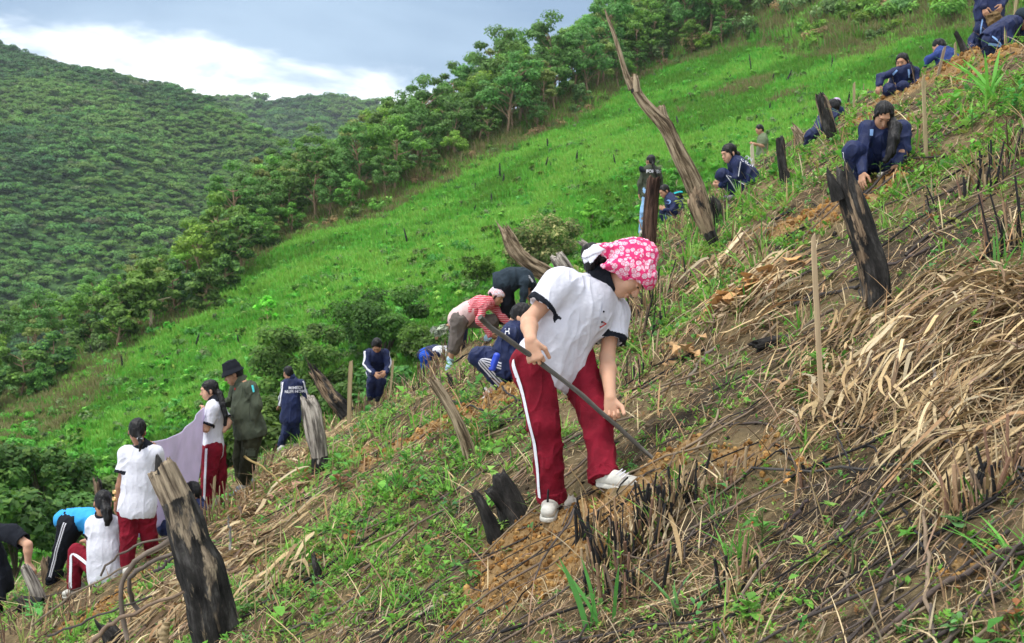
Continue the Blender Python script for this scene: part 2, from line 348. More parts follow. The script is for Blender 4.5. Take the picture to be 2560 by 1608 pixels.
def gn_scatter(name, pts, rotz, scl, idx, protos, label, cat, tilt=None):
    pc = bpy.data.collections.new(name+'_protos')
    for i, me in enumerate(protos):
        po = bpy.data.objects.new('%s_%02d' % (name, i), me); pc.objects.link(po)
    me = bpy.data.meshes.new(name); me.vertices.add(len(pts)); me.vertices.foreach_set('co', np.asarray(pts, np.float32).ravel())
    rot = np.zeros((len(pts), 3), np.float32); rot[:, 2] = rotz
    if tilt is not None: rot[:, :2] = tilt
    a = me.attributes.new('rot', 'FLOAT_VECTOR', 'POINT'); a.data.foreach_set('vector', rot.ravel())
    a = me.attributes.new('scl', 'FLOAT', 'POINT'); a.data.foreach_set('value', np.asarray(scl, np.float32))
    a = me.attributes.new('pick', 'INT', 'POINT'); a.data.foreach_set('value', np.asarray(idx, np.int32))
    o = obj(name, me); ng = bpy.data.node_groups.new(name, 'GeometryNodeTree')
    ng.interface.new_socket('Geometry', in_out='INPUT', socket_type='NodeSocketGeometry'); ng.interface.new_socket('Geometry', in_out='OUTPUT', socket_type='NodeSocketGeometry')
    N = ng.nodes; L = ng.links; gi = N.new('NodeGroupInput'); go = N.new('NodeGroupOutput'); ci = N.new('GeometryNodeCollectionInfo'); ci.inputs[0].default_value = pc
    ci.inputs['Separate Children'].default_value = True; ci.inputs['Reset Children'].default_value = True
    ip = N.new('GeometryNodeInstanceOnPoints'); ip.inputs['Pick Instance'].default_value = True
    def at(n, t):
        x = N.new('GeometryNodeInputNamedAttribute'); x.data_type = t; x.inputs['Name'].default_value = n; return x.outputs[0]
    L.new(gi.outputs[0], ip.inputs['Points']); L.new(ci.outputs[0], ip.inputs['Instance']); L.new(at('pick', 'INT'), ip.inputs['Instance Index'])
    L.new(at('rot', 'FLOAT_VECTOR'), ip.inputs['Rotation']); L.new(at('scl', 'FLOAT'), ip.inputs['Scale']); L.new(ip.outputs[0], go.inputs[0])
    mo = o.modifiers.new('scatter', 'NODES'); mo.node_group = ng
    return tag(o, label, cat, None, 'stuff')
# ---------------------------------------------------------------- far mountains with forest
def mount_mat():
    B = MatB('mountain_floor_gap_shade', .95, .05); n = B.noise(.02, 5, .6); B.color(B.ramp(n, [(.3, (.035, .085, .025)), (.7, (.07, .14, .04))])); return B.m  # floor coloured dark like the canopy so gaps between crowns read as shade
M_MOUNT = mount_mat()
def far_crowns(seed, col, hue):
    out = []
    for k in range(3):
        rng = np.random.default_rng(seed+k); C = []; O = []
        for i in range(6):
            c0 = rng.normal(0, .32, 3)*[1, 1, .35]+[0, 0, .55]; d = rng.normal(size=(60, 3)); d /= np.linalg.norm(d, axis=1)[:, None]; d[:, 2] = np.abs(d[:, 2])*.9-.1
            C.append(c0+d*rng.uniform(.3, .45)*np.array([1, 1, .8])); O.append(d)
        C = np.concatenate(C); V, Fq, c = leaf_quads(C, .085, rng, out=np.concatenate(O), up=.5, aspect=.9, col=col, hue=hue, cvar=.25); out.append(npmesh('far_crown', V, Fq, [M_FAR], cols=c))
    return out
FARP = far_crowns(50, (.075, .20, .034), (.12, .26, .04))+far_crowns(60, (.12, .26, .04), (.17, .32, .05))+far_crowns(70, (.045, .14, .035), (.07, .18, .04))+far_crowns(80, (.13, .18, .07), (.18, .22, .09))
def mountain(name, crest, base, spacing, relief, seed, label, forest_label, hsz=(5, 9)):
    """crest/base: rows of (azimuth px, elevation px, distance) giving real 3-D lines; face is lofted between, back falls away"""
    crest = np.array(crest, float); base = np.array(base, float); xs = np.linspace(crest[0, 0], crest[-1, 0], 220); vs_ = np.linspace(0, 1, 160)
    def line(L): return np.stack([(xs-CX)/F*np.interp(xs, L[:, 0], L[:, 2]), np.interp(xs, L[:, 0], L[:, 2]), (CY-np.interp(xs, L[:, 0], L[:, 1]))/F*np.interp(xs, L[:, 0], L[:, 2])], 1)
    A = line(base); Bc = line(crest); T = vs_[:, None, None]
    S = A[None]*(1-T)+Bc[None]*T; S[..., 2] += (np.sin(T[..., 0]*np.pi)*relief*.35)
    fold = fbm(S[..., 0]*.006+S[..., 1]*.0035, S[..., 1]*.0022-S[..., 0]*.0015, seed, 4); prof = np.sin(np.pi*np.clip(vs_, 0, 1))[:, None]**.6
    S[..., 2] += (1-np.abs(fold)*2.2)*relief*prof+fbm(S[..., 0]*.03, S[..., 1]*.03, seed+2, 3)*relief*.10
    big_ = fbm((S[..., 0]+.45*S[..., 1])*.0095, S[..., 1]*.0016, seed+11, 3); S[..., 2] -= np.clip(.32-np.abs(big_), 0, 1)*relief*7.5*prof*np.clip((1-vs_[:, None])*4, 0, 1)
    back = S[-1:].copy()+np.array([0, 120, -90.]); back2 = back+np.array([0, 300, -260.]); S2 = np.concatenate([S, back, back2], 0); n, m = S2.shape[:2]
    i = np.arange(n*m).reshape(n, m); f = np.stack([i[:-1, :-1], i[:-1, 1:], i[1:, 1:], i[1:, :-1]], -1).reshape(-1, 4)
    o = tag(obj(name, npmesh(name, S2.reshape(-1, 3), f, [M_MOUNT], smooth=True)), label, 'mountain', None, 'structure')
    # trees by area
    S3 = np.concatenate([S, S[-1:]+np.array([0, 25, -12.])], 0)
    q = [S3[:-1, :-1], S3[:-1, 1:], S3[1:, 1:], S3[1:, :-1]]; ar = .5*np.linalg.norm(np.cross(q[2]-q[0], q[3]-q[1]), axis=-1); cnt = RNG.poisson(ar/spacing**2)
    ii, jj = np.nonzero(cnt); rep = cnt[ii, jj]; ii = np.repeat(ii, rep); jj = np.repeat(jj, rep); a = RNG.random(len(ii))[:, None]; b = RNG.random(len(ii))[:, None]
    p = (q[0][ii, jj]*(1-a)+q[1][ii, jj]*a)*(1-b)+(q[3][ii, jj]*(1-a)+q[2][ii, jj]*a)*b
    kind = 1.5*fbm(p[:, 0]*.016, p[:, 1]*.016, seed+5, 4)+RNG.normal(0, .4, len(p)); k = np.where(kind > .35, 1, np.where(kind < -.45, 2, 0)); k = np.where(RNG.random(len(p)) < .035, 3, k)
    s = RNG.uniform(*hsz, len(p))*np.where(RNG.random(len(p)) < .10, 1.8, 1); p[:, 2] -= .1*s
    gn_scatter(name+'_forest', p, RNG.uniform(0, 6.28, len(p)), s, k*3+RNG.integers(0, 3, len(p)), FARP, forest_label, 'forest'); print(name, 'trees', len(p))
mountain('mountain', [(-700, -60, 620), (-300, 30, 620), (0, 118, 600), (65, 142, 596), (259, 192, 585), (439, 224, 575), (523, 262, 560), (640, 330, 530), (740, 400, 500), (900, 480, 470), (1150, 560, 440)],
         [(-700, 1200, 220), (-300, 1120, 240), (0, 1050, 260), (400, 960, 290), (700, 860, 320), (1150, 800, 330)], 2.3, 7, 3, 'tall forested mountain rising on the left behind the green hill', 'dense green forest covering the left mountain', (1.5, 3.2))
mountain('mountain', [(200, 300, 1050), (400, 262, 1040), (523, 247, 1030), (569, 243, 1020), (670, 258, 1010), (703, 264, 1005), (758, 257, 1000), (832, 243, 1000), (902, 257, 1000), (994, 274, 1000), (1200, 300, 1020), (1700, 330, 1050)],
         [(200, 620, 740), (700, 620, 720), (1100, 640, 730), (1700, 640, 760)], 4.2, 10, 9, 'farther forested mountain with a rounded summit under the bright cloud', 'dark green forest covering the farther mountain', (3.2, 5.5))
# ---------------------------------------------------------------- hill vegetation
def tuft(seed, n=16, h=.35, w=.03, col=(.07, .25, .015), hue=(0.086, 0.285, 0.030), spread=.18, bend=.5):
    rng = np.random.default_rng(seed); V = []; c = []
    for i in range(n):
        a = rng.uniform(0, 6.28); r = rng.uniform(0, spread); x, y = r*math.cos(a), r*math.sin(a); d = np.array([math.cos(a+rng.normal(0, .6)), math.sin(a+rng.normal(0, .6))])
        hh = h*rng.uniform(.5, 1.1); b = bend*hh*rng.uniform(.3, 1.1); s = np.array([-d[1], d[0]])*w*.5
        V += [(x-s[0], y-s[1], -.03), (x+s[0], y+s[1], -.03), (x+s[0]*.8+d[0]*b*.4, y+s[1]*.8+d[1]*b*.4, hh*.6), (x-s[0]*.8+d[0]*b*.4, y-s[1]*.8+d[1]*b*.4, hh*.6),
              (x-s[0]*.8+d[0]*b*.4, y-s[1]*.8+d[1]*b*.4, hh*.6), (x+s[0]*.8+d[0]*b*.4, y+s[1]*.8+d[1]*b*.4, hh*.6), (x+s[0]*.1+d[0]*b, y+s[1]*.1+d[1]*b, hh), (x-s[0]*.1+d[0]*b, y-s[1]*.1+d[1]*b, hh)]
        k = rng.random()**1.5; c += [tuple(np.array(col)*(1-k)+np.array(hue)*k)]*8
    V = np.array(V); return npmesh('tuft', V, np.arange(len(V)).reshape(-1, 4), [M_GRASS], cols=np.array(c))
GT = [tuft(100+i, 22, .34, .08, (.13, .40, .045), (.22, .50, .07), .35) for i in range(4)]+[tuft(110+i, 22, .40, .07, (.20, .47, .06), (.34, .58, .11), .3) for i in range(2)]+[tuft(120, 22, .38, .07, (.10, .28, .03), (.17, .36, .05), .3), tuft(121, 20, .5, .05, (.20, .22, .07), (.30, .25, .12), .3)]
def field_points(n, ulo=-.5, uhi=.5):
    u = RNG.uniform(ulo, uhi, n); y = np.exp(RNG.uniform(math.log(30), math.log(170), n)); t = y-bnd_depth(u); x = u*y
    keep = (t < np.where(u > .1, 75, np.where(u > -.25, 20, 4))) & (mid_h(x, y) > near_h(x, y)-2); return u[keep], x[keep], y[keep], t[keep]
u, x, y, t = field_points(125000); z = ground_h(x, y)
pn = fbm(x*.12, y*.12, 4, 4)*1.3+RNG.normal(0, .22, len(x)); pick = np.where(pn > .3, 4+RNG.integers(0, 2, len(x)), np.where(pn < -.45, 6, RNG.integers(0, 4, len(x))))
dryn = fbm(x*.06+40, y*.06, 9, 4); pick = np.where((dryn > .85) & (RNG.random(len(x)) < .6), 7, pick); pick = np.where((t > -3) & (RNG.random(len(x)) < .5), 7, pick); big = np.where(t > 3, 1.5, 1)
gn_scatter('hill_grass', np.stack([x, y, z], 1), RNG.uniform(0, 6.28, len(x)), RNG.uniform(.6, 1.5, len(x))*np.clip(y/70, .7, 1.3)*big, pick, GT, 'bright green grass growing over the hillside across the gully', 'grass')
TREES = [make_tree(1, 6.5, 2.5, 20, 160), make_tree(2, 7.2, 2.2, 20, 150, col=(0.115, 0.227, 0.050), hue=(0.166, 0.308, 0.053)), make_tree(3, 5.6, 2.6, 18, 170, col=(0.192, 0.335, 0.053), hue=(0.313, 0.513, 0.070)),
         make_tree(4, 7.8, 2.8, 24, 130, col=(0.128, 0.259, 0.062), hue=(0.184, 0.349, 0.088)), make_tree(5, 5.0, 2.2, 16, 160, col=(0.141, 0.259, 0.079), hue=(0.240, 0.389, 0.141)), make_tree(6, 6.2, 1.9, 15, 90, col=(0.230, 0.281, 0.070), hue=(0.369, 0.410, 0.123), bare=.25)]
TL = ['leafy green tree in the belt of trees along the ridge of the hill', 'dark green tree in the belt along the hill ridge', 'light yellow-green broad tree in the belt along the hill ridge', 'tall open-crowned tree in the belt along the hill ridge', 'low grey-green tree in the belt along the hill ridge', 'thin sparse yellowish tree in the belt along the hill ridge']
ZX = [(700, 'at the far left end'), (850, 'left of the bare twisted log'), (1000, 'above the bent navy girl'), (1150, 'above the red-striped woman'), (1300, 'above the twisted log'), (1420, 'above the pink headscarf'), (1520, 'just left of the dead tree spike'), (1620, 'just right of the dead tree spike'), (1760, 'above the squatting girl with fringe'), (1900, 'above the man in sage green'), (2030, 'above the slanting crest stump'), (2200, 'above the crest squatters'), (9999, 'at the far right end')]
def zone(x, y):
    p = CX+F*x/y; return next(n for a, n in ZX if p < a)
def row(t): return 'at the grass edge' if t < 9 else ('in the middle rows' if t < 22 else 'on the skyline')
TK = ['leafy green tree', 'dark green tree', 'yellow-green broad tree', 'tall open tree', 'low grey-green tree', 'sparse yellowish tree']
BK_ = ['rounded green shrub', 'yellow-green shrub', 'dark green shrub', 'dry brownish shrub', 'grey-green shrub']
def put_tree(k, x, y, s, label=None, group='trees of the ridge belt', rot=None):
    tr, cr = TREES[k]
    return copies('tree', [('trunk', tr), ('crown', cr)], (x, y, gz(x, y)), random.uniform(0, 6.28) if rot is None else rot, s, label or '%s %s, %s' % (TK[k], row(y-bnd_depth(x/y)), zone(x, y)), 'tree', group)
pts = []
for i in range(9000):
    uu = RNG.uniform(-.24, .2); Rr = np.interp(uu, [-.24, .1, .14, .2], [32, 38, 55, 45]); tt = RNG.uniform(2.0, Rr)**1.0; yy = bnd_depth(uu)+tt; xx = uu*yy
    if all((xx-a)**2+(yy-b)**2 > 2.9**2 for a, b, _ in pts): pts.append((xx, yy, tt))
    if len(pts) >= 236: break
for i in range(3000):
    uu = RNG.uniform(-.47, -.24); tt = RNG.uniform(1.0, 17); yy = bnd_depth(uu)+tt; xx = uu*yy
    if all((xx-a)**2+(yy-b)**2 > 2.7**2 for a, b, _ in pts): pts.append((xx, yy, tt))
    if len(pts) >= 296: break
print('belt', len(pts))
for xx, yy, tt in pts:
    s = random.uniform(.9, 1.45)*(.55 if tt < 5 else 1)*(1.12 if xx/yy > -.05 else (.62 if xx/yy < -.3 else .9 if xx/yy < -.24 else 1)); put_tree(random.choice([0, 0, 1, 1, 2, 3, 3, 4, 5]), xx, yy, s)
BUSH = [make_bush(200, 1.4, 900), make_bush(201, 1.3, 900, col=(0.179, 0.346, 0.044), hue=(0.332, 0.554, 0.070)), make_bush(202, 1.5, 1000, col=(0.102, 0.184, 0.053), hue=(0.148, 0.246, 0.070)),
        make_bush(203, 1.2, 500, .10, col=(0.333, 0.216, 0.106), hue=(0.405, 0.308, 0.158)), make_bush(204, 1.3, 900, .12, col=(0.154, 0.281, 0.088), hue=(0.258, 0.410, 0.158))]
BL = ['rounded green shrub at the wood edge of the hill', 'bright yellow-green shrub on the far scrubby slope', 'dark green shrub on the far scrubby slope', 'dry brownish shrub at the edge of the ridge trees', 'grey-green shrub on the far scrubby slope']
def put_bush(k, x, y, s, label=None, group='shrubs of the far slope'):
    return copies('shrub', [('shrub', BUSH[k])], (x, y, gz(x, y)), random.uniform(0, 6.28), s, label or '%s %s, %s' % (BK_[k], row(y-bnd_depth(x/y)), zone(x, y)), 'shrub', group)
nb = 0
while nb < 290:
    if nb < 75: uu = RNG.uniform(-.46, .15); tt = RNG.uniform(-.5, 5); k = random.choice([0, 2, 3, 3, 4]); s = random.uniform(.5, 1)
    else: uu = RNG.uniform(.14, .5); tt = RNG.uniform(.5, 60); k = random.choice([0, 1, 1, 2, 3, 4]); s = random.uniform(.9, 2.0)*(.8 if tt < 3 else 1)
    yy = bnd_depth(uu)+tt; put_bush(k, uu*yy, yy, s); nb += 1
# ---------------------------------------------------------------- bodies: smooth-union fields meshed as one surface
V3 = lambda v: np.array(v, float)
class Field:
    def __init__(s, h): s.h = h; s.p = []
    def cone(s, a, b, ra, rb, k=.02, n=None, f=1.0, op='+'):
        a, b = V3(a), V3(b); m = max(ra, rb)*max(1, 1/f if f < 1 else 1)
        s.p.append((op, 'c', np.minimum(a, b)-m, np.maximum(a, b)+m, (a, b, ra, rb, None if n is None else V3(n), f), k)); return s
    def ell(s, c, r, M=None, k=.02, op='+'):
        c, r = V3(c), V3(r); m = r.max(); s.p.append((op, 'e', c-m, c+m, (c, r, np.eye(3) if M is None else M), k)); return s
    def cyl(s, a, b, r, k=.004, n=None, f=1.0, op='-'):
        a, b = V3(a), V3(b); m = r; s.p.append((op, 'y', np.minimum(a, b)-m, np.maximum(a, b)+m, (a, b, r, None if n is None else V3(n), f), k)); return s
    def cut(s, c, n): s.p.append(('x', 'p', None, None, (V3(c), V3(n)), 0)); return s
    def mesh(s, disp=None):
        h = s.h; pos = [p for p in s.p if p[0] == '+']
        lo = np.min([p[2] for p in pos], 0)-.03-h*2; hi = np.max([p[3] for p in pos], 0)+.03+h*2
        n = np.ceil((hi-lo)/h).astype(int)+1; Fd = np.full(n, .08, np.float32)
        for op, t, l, u, a, k in s.p:
            if op == 'x': i0 = np.zeros(3, int); i1 = n
            else:
                pad = k+2.5*h; i0 = np.clip(np.floor((l-pad-lo)/h).astype(int), 0, n); i1 = np.clip(np.ceil((u+pad-lo)/h).astype(int)+1, 0, n)
            if (i1 <= i0).any(): continue
            x, y, z = [lo[j]+h*np.arange(i0[j], i1[j]) for j in range(3)]
            if t == 'c':
                A, Bv, ra, rb, nn, f = a; ab = Bv-A; L2 = ab@ab+1e-12
                X = (x-A[0])[:, None, None]; Y = (y-A[1])[None, :, None]; Z = (z-A[2])[None, None, :]
                tt = np.clip((X*ab[0]+Y*ab[1]+Z*ab[2])/L2, 0, 1); qx = X-tt*ab[0]; qy = Y-tt*ab[1]; qz = Z-tt*ab[2]
                if nn is not None:
                    g = (qx*nn[0]+qy*nn[1]+qz*nn[2])*(f-1); qx = qx+nn[0]*g; qy = qy+nn[1]*g; qz = qz+nn[2]*g
                d = np.sqrt(qx*qx+qy*qy+qz*qz)-(ra+(rb-ra)*tt)
                if nn is not None: d = d*(1/max(1, f*.8))
            elif t == 'y':
                A, Bv, r, nn, f = a; ab = Bv-A; L = math.sqrt(ab@ab); ab = ab/L
                X = (x-A[0])[:, None, None]; Y = (y-A[1])[None, :, None]; Z = (z-A[2])[None, None, :]
                tt = X*ab[0]+Y*ab[1]+Z*ab[2]; qx = X-tt*ab[0]; qy = Y-tt*ab[1]; qz = Z-tt*ab[2]
                if nn is not None:
                    g = (qx*nn[0]+qy*nn[1]+qz*nn[2])*(f-1); qx = qx+nn[0]*g; qy = qy+nn[1]*g; qz = qz+nn[2]*g
                d = np.maximum(np.sqrt(qx*qx+qy*qy+qz*qz)-r, np.abs(tt-L/2)-L/2)
            elif t == 'e':
                c, r, Mx = a; X = (x-c[0])[:, None, None]; Y = (y-c[1])[None, :, None]; Z = (z-c[2])[None, None, :]
                q = [X*Mx[0, j]+Y*Mx[1, j]+Z*Mx[2, j] for j in range(3)]
                k0 = np.sqrt(sum((q[j]/r[j])**2 for j in range(3)))+1e-6; k1 = np.sqrt(sum((q[j]/r[j]**2)**2 for j in range(3)))+1e-6; d = k0*(k0-1)/k1
            else:
                c, nn = a; d = (x-c[0])[:, None, None]*nn[0]+(y-c[1])[None, :, None]*nn[1]+(z-c[2])[None, None, :]*nn[2]
            sl = tuple(slice(i0[j], i1[j]) for j in range(3)); E = Fd[sl]
            if op == '+':
                hh = np.maximum(k-np.abs(E-d), 0)/max(k, 1e-6); Fd[sl] = np.minimum(E, d)-hh*hh*k*.25
            elif op == '-':
                hh = np.maximum(k-np.abs(E+d), 0)/max(k, 1e-6); Fd[sl] = np.maximum(E, -d)+hh*hh*k*.25
            else: Fd[sl] = np.maximum(E, d)
        if disp is not None:
            I = np.nonzero(np.abs(Fd) < .03); pts = np.stack(I, 1)*h+lo; Fd[I] += disp(pts).astype(np.float32)
        Fd[0] = Fd[-1] = .05; Fd[:, 0] = Fd[:, -1] = .05; Fd[:, :, 0] = Fd[:, :, -1] = .05
        ins = Fd < 0; c0 = ins[:-1, :-1, :-1]; any_ = np.zeros_like(c0); all_ = np.ones_like(c0)
        for dx in (0, 1):
            for dy in (0, 1):
                for dz in (0, 1):
                    q = ins[dx:n[0]-1+dx, dy:n[1]-1+dy, dz:n[2]-1+dz]; any_ |= q; all_ &= q
        cells = np.stack(np.nonzero(any_ & ~all_), 1); idx = np.full(any_.shape, -1, np.int32); idx[tuple(cells.T)] = np.arange(len(cells))
        acc = np.zeros((len(cells), 3)); cnt = np.zeros(len(cells)); cn = [(a, b, c) for a in (0, 1) for b in (0, 1) for c in (0, 1)]
        val = {q: Fd[cells[:, 0]+q[0], cells[:, 1]+q[1], cells[:, 2]+q[2]] for q in cn}
        for q in cn:
            for ax in range(3):
                if q[ax]: continue
                r = list(q); r[ax] = 1; r = tuple(r); v0, v1 = val[q], val[r]; m = (v0 < 0) != (v1 < 0)
                t = np.where(m, v0/np.where(v0 == v1, 1, v0-v1), 0); p = np.tile(np.array(q, float), (len(cells), 1)); p[:, ax] = t; acc[m] += p[m]; cnt[m] += 1
        V = (cells+acc/np.maximum(cnt, 1)[:, None])*h+lo; Fs = []
        for ax in range(3):
            sl0 = [slice(1, -1)]*3; sl0[ax] = slice(0, -1); sl1 = list(sl0); sl1[ax] = slice(1, None)
            a, b = ins[tuple(sl0)], ins[tuple(sl1)]; I = np.stack(np.nonzero(a != b), 1)
            if not len(I): continue
            flip = a[tuple(I.T)]; off = np.ones(3, int); off[ax] = 0; I = I+off; o1, o2 = [(1, 2), (2, 0), (0, 1)][ax]
            def g(d1, d2):
                J = I.copy(); J[:, o1] -= d1; J[:, o2] -= d2; return idx[tuple(J.T)]
            q = np.stack([g(1, 1), g(0, 1), g(0, 0), g(1, 0)], 1); q[~flip] = q[~flip][:, ::-1]; q = q[(q >= 0).all(1)]; Fs.append(q)
        return V, np.concatenate(Fs)
def fold(amp=.006, sc=(9, 9, 5), seed=0):
    def f(p):
        x, y, z = p[:, 0]*sc[0]+seed, p[:, 1]*sc[1], p[:, 2]*sc[2]; wv = .5*vn(x*.6, y*.6, z*.6)
        r1 = 1-np.abs(vn(x+wv, y+wv, z-.35*x)); r2 = 1-np.abs(vn(x*1.9+5, y*1.9, z*1.5-.8*x+wv*2))
        return amp*1.5*(.40-r1**3*.9)+amp*.9*(.30-r2**4)+amp*.25*vn(x*4.5, y*4.5, z*4)
    return f
def cloth_mat(name, col, rough=.9, weave=900, var=.12, spec=.15, sheen=0.0):
    B = MatB(name, rough, spec); n = B.noise(9, 4, .6); B.color(B.mix(1, col, B.ramp(n, [(.25, 1-var*1.6), (.75, 1+var*.5)]), 'MULTIPLY'))
    B.bump(B.noise(22, 5, .6, dist=.6), .55, .012)
    if sheen: B.b.inputs['Sheen Weight'].default_value = sheen
    return B.m
def skin_mat(name, col):
    B = MatB(name, .6, .3); n = B.noise(14, 4, .6); c = B.mix(.5, col, B.mix(B.ramp(n, [(.35, 0.), (.65, 1.)]), tuple(x*.86 for x in col), (min(1, col[0]*1.12), col[1]*.98, col[2]*.92)))
    B.color(c).bump(B.noise(90, 5), .25, .003); B.b.inputs['Subsurface Weight'].default_value = .12; B.b.inputs['Subsurface Radius'].default_value = (.02, .008, .004); return B.m
def hair_mat():
    B = MatB('black_hair', .5, .28); n = B.noise(70, 4, .7, (1, 1, .12)); B.color(B.ramp(n, [(.3, (.002, .002, .003)), (.6, (.007, .006, .006)), (.8, (.02, .016, .014))])).bump(n, .5, .004); return B.m
SK = [skin_mat('skin_light', (.56, .33, .22)), skin_mat('skin_tan', (.42, .235, .145)), skin_mat('skin_brown', (.31, .16, .10))]
M_HAIR = hair_mat(); M_EYE = (lambda B: B.color((.012, .008, .006)).m)(MatB('dark_eye', .2, .5)); M_LIP = (lambda B: B.color((.33, .11, .09)).m)(MatB('lip', .5, .3))
C_WHITE = cloth_mat('white_cotton', (.66, .66, .73), var=.06); C_MAROON = cloth_mat('maroon_fleece', (.215, .010, .024), var=.35, sheen=.0); C_NAVY = cloth_mat('navy_polyester', (.012, .021, .078), .62, spec=.25, var=.3)
C_BLACK = cloth_mat('black_cloth', (.012, .014, .02)); C_STRIPE = cloth_mat('white_stripe_tape', (.72, .72, .78), var=.03); C_OLIVE = cloth_mat('olive_drab', (.075, .088, .060), var=.2)
C_DOLIVE = cloth_mat('dark_olive_cargo', (.040, .042, .024), var=.25); C_BLUE = cloth_mat('bright_blue', (.05, .36, .75), var=.1); C_GREY = cloth_mat('dark_slate', (.028, .042, .056), var=.2); C_TAUPE = cloth_mat('taupe_cotton', (.16, .135, .12), var=.2)
C_JEAN = cloth_mat('light_denim', (.28, .48, .74), var=.15); C_SAGE = cloth_mat('sage_green', (.15, .19, .11), var=.15); C_SHOE = cloth_mat('white_shoe', (.66, .64, .57), .55, var=.35, spec=.35); C_PALE = cloth_mat('light_blue_trim', (.25, .42, .75)); C_PINK = cloth_mat('pink_cloth', (.62, .45, .66))
C_DPINK = cloth_mat('pale_pink_undershirt', (.72, .52, .50)); C_ROYAL = cloth_mat('royal_blue', (.02, .09, .5)); C_RED = cloth_mat('red_print', (.55, .04, .03)); C_GSHOE = cloth_mat('grey_shoe', (.30, .34, .38)); C_GOLD = (lambda B: B.color((.7, .45, .2)).m)(MatB('gold_bangle', .3, .5)); C_GOLD.node_tree.nodes['Principled BSDF'].inputs['Metallic'].default_value = 1
def striped_red():
    B = MatB('red_striped_cotton', .9, .15); wv = B.N.new('ShaderNodeTexWave'); wv.bands_direction = 'Z'; wv.inputs['Scale'].default_value = 13; wv.inputs['Distortion'].default_value = 3.0; wv.inputs['Detail'].default_value = 2; wv.inputs['Detail Scale'].default_value = 1.2
    B.L.new(B.tc.outputs['Object'], wv.inputs['Vector']); B.color(B.mix(B.ramp(wv.outputs['Fac'], [(.6, 0.), (.9, 1.)]), (.60, .07, .10), (.76, .42, .43))); B.bump(B.noise(40, 3), .3, .004); return B.m
def scarf_mat(name, a, b, scale, ring=True):
    B = MatB(name, .85, .2); v = B.N.new('ShaderNodeTexVoronoi'); v.inputs['Scale'].default_value = scale; v.inputs['Randomness'].default_value = .85; B.L.new(B.tc.outputs['Object'], v.inputs['Vector'])
    v2 = B.N.new('ShaderNodeTexVoronoi'); v2.feature = 'DISTANCE_TO_EDGE'; v2.inputs['Scale'].default_value = scale; v2.inputs['Randomness'].default_value = .85; B.L.new(B.tc.outputs['Object'], v2.inputs['Vector'])
    ringf = B.ramp(v.outputs['Distance'], [(.0, 0.), (.05, 1.), (.52, 1.), (.56, 0.)]); edge = B.ramp(v2.outputs['Distance'], [(.03, 0.), (.05, 1.)])
    n = B.ramp(B.noise(scale*4.5, 2, .5, dist=1.5), [(.47, .25), (.53, 1.)]); fac = B.math('MULTIPLY', B.math('MULTIPLY', ringf, edge), n)
    B.color(B.mix(fac, a, b)).bump(B.noise(30, 3), .3, .004); return B.m
C_REDSTR = striped_red(); C_SCARF = scarf_mat('pink_flower_scarf', (.68, .04, .16), (.80, .66, .73), 34); C_SCARF2 = scarf_mat('multicolour_scarf', (.75, .72, .80), (.65, .16, .10), 60)
def rotm(fd, up):
    f = Vector(fd).normalized(); u = Vector(up); u = (u-f*u.dot(f)).normalized(); r = f.cross(u); return np.array([[r.x, f.x, u.x], [r.y, f.y, u.y], [r.z, f.z, u.z]])
def hand(Fl, W, fdir, pn, thumb, s, curl=.35, rmin=0.0, spread=.05):
    W, fdir, pn = V3(W), V3(fdir), V3(pn); fdir /= np.linalg.norm(fdir); pn = pn-fdir*(pn@fdir); pn /= np.linalg.norm(pn)+1e-9; sd = np.cross(fdir, pn)*thumb
    Fl.cone(W, W+fdir*.03*s, .024*s, .03*s, .02, pn, 1.6)
    for o in (-.022, 0, .022): Fl.cone(W+fdir*.02*s+sd*o*.6*s, W+fdir*.085*s+sd*o*s, .017*s, .0155*s, .012, pn, 1.25)
    L = [.056, .068, .072, .066]; cv = curl if isinstance(curl, (list, tuple)) else [curl]*4
    for i, o in enumerate((-.032, -.011, .011, .031)):
        p = W+fdir*(.086-.006*abs(i-2))*s+sd*o*s; a = cv[i]*.8; r = max(.0092*s, rmin); d0 = fdir+sd*spread*(i-1.5); d0 /= np.linalg.norm(d0)
        for j, fr in enumerate((.42, .32, .26)):
            d = d0*math.cos(a)+pn*math.sin(a); q = p+d*L[i]*fr*s; Fl.cone(p, q, r*(1-.09*j), r*(.92-.09*j), .004); p = q; a += cv[i]*1.15
    p = W+fdir*.022*s+sd*.024*s; d = fdir*.62+sd*.62+pn*.35; d /= np.linalg.norm(d); q = p+d*.042*s; Fl.cone(p, q, max(.015*s, rmin), max(.0115*s, rmin), .012)
    d2 = fdir*.85+sd*.15+pn*(.35+.25*cv[3]); d2 /= np.linalg.norm(d2); Fl.cone(q, q+d2*.05*s, max(.0112*s, rmin), max(.009*s, rmin), .005)
def bvh_of(V, Fq): return BVHTree.FromPolygons([tuple(v) for v in V], [tuple(map(int, f)) for f in Fq])
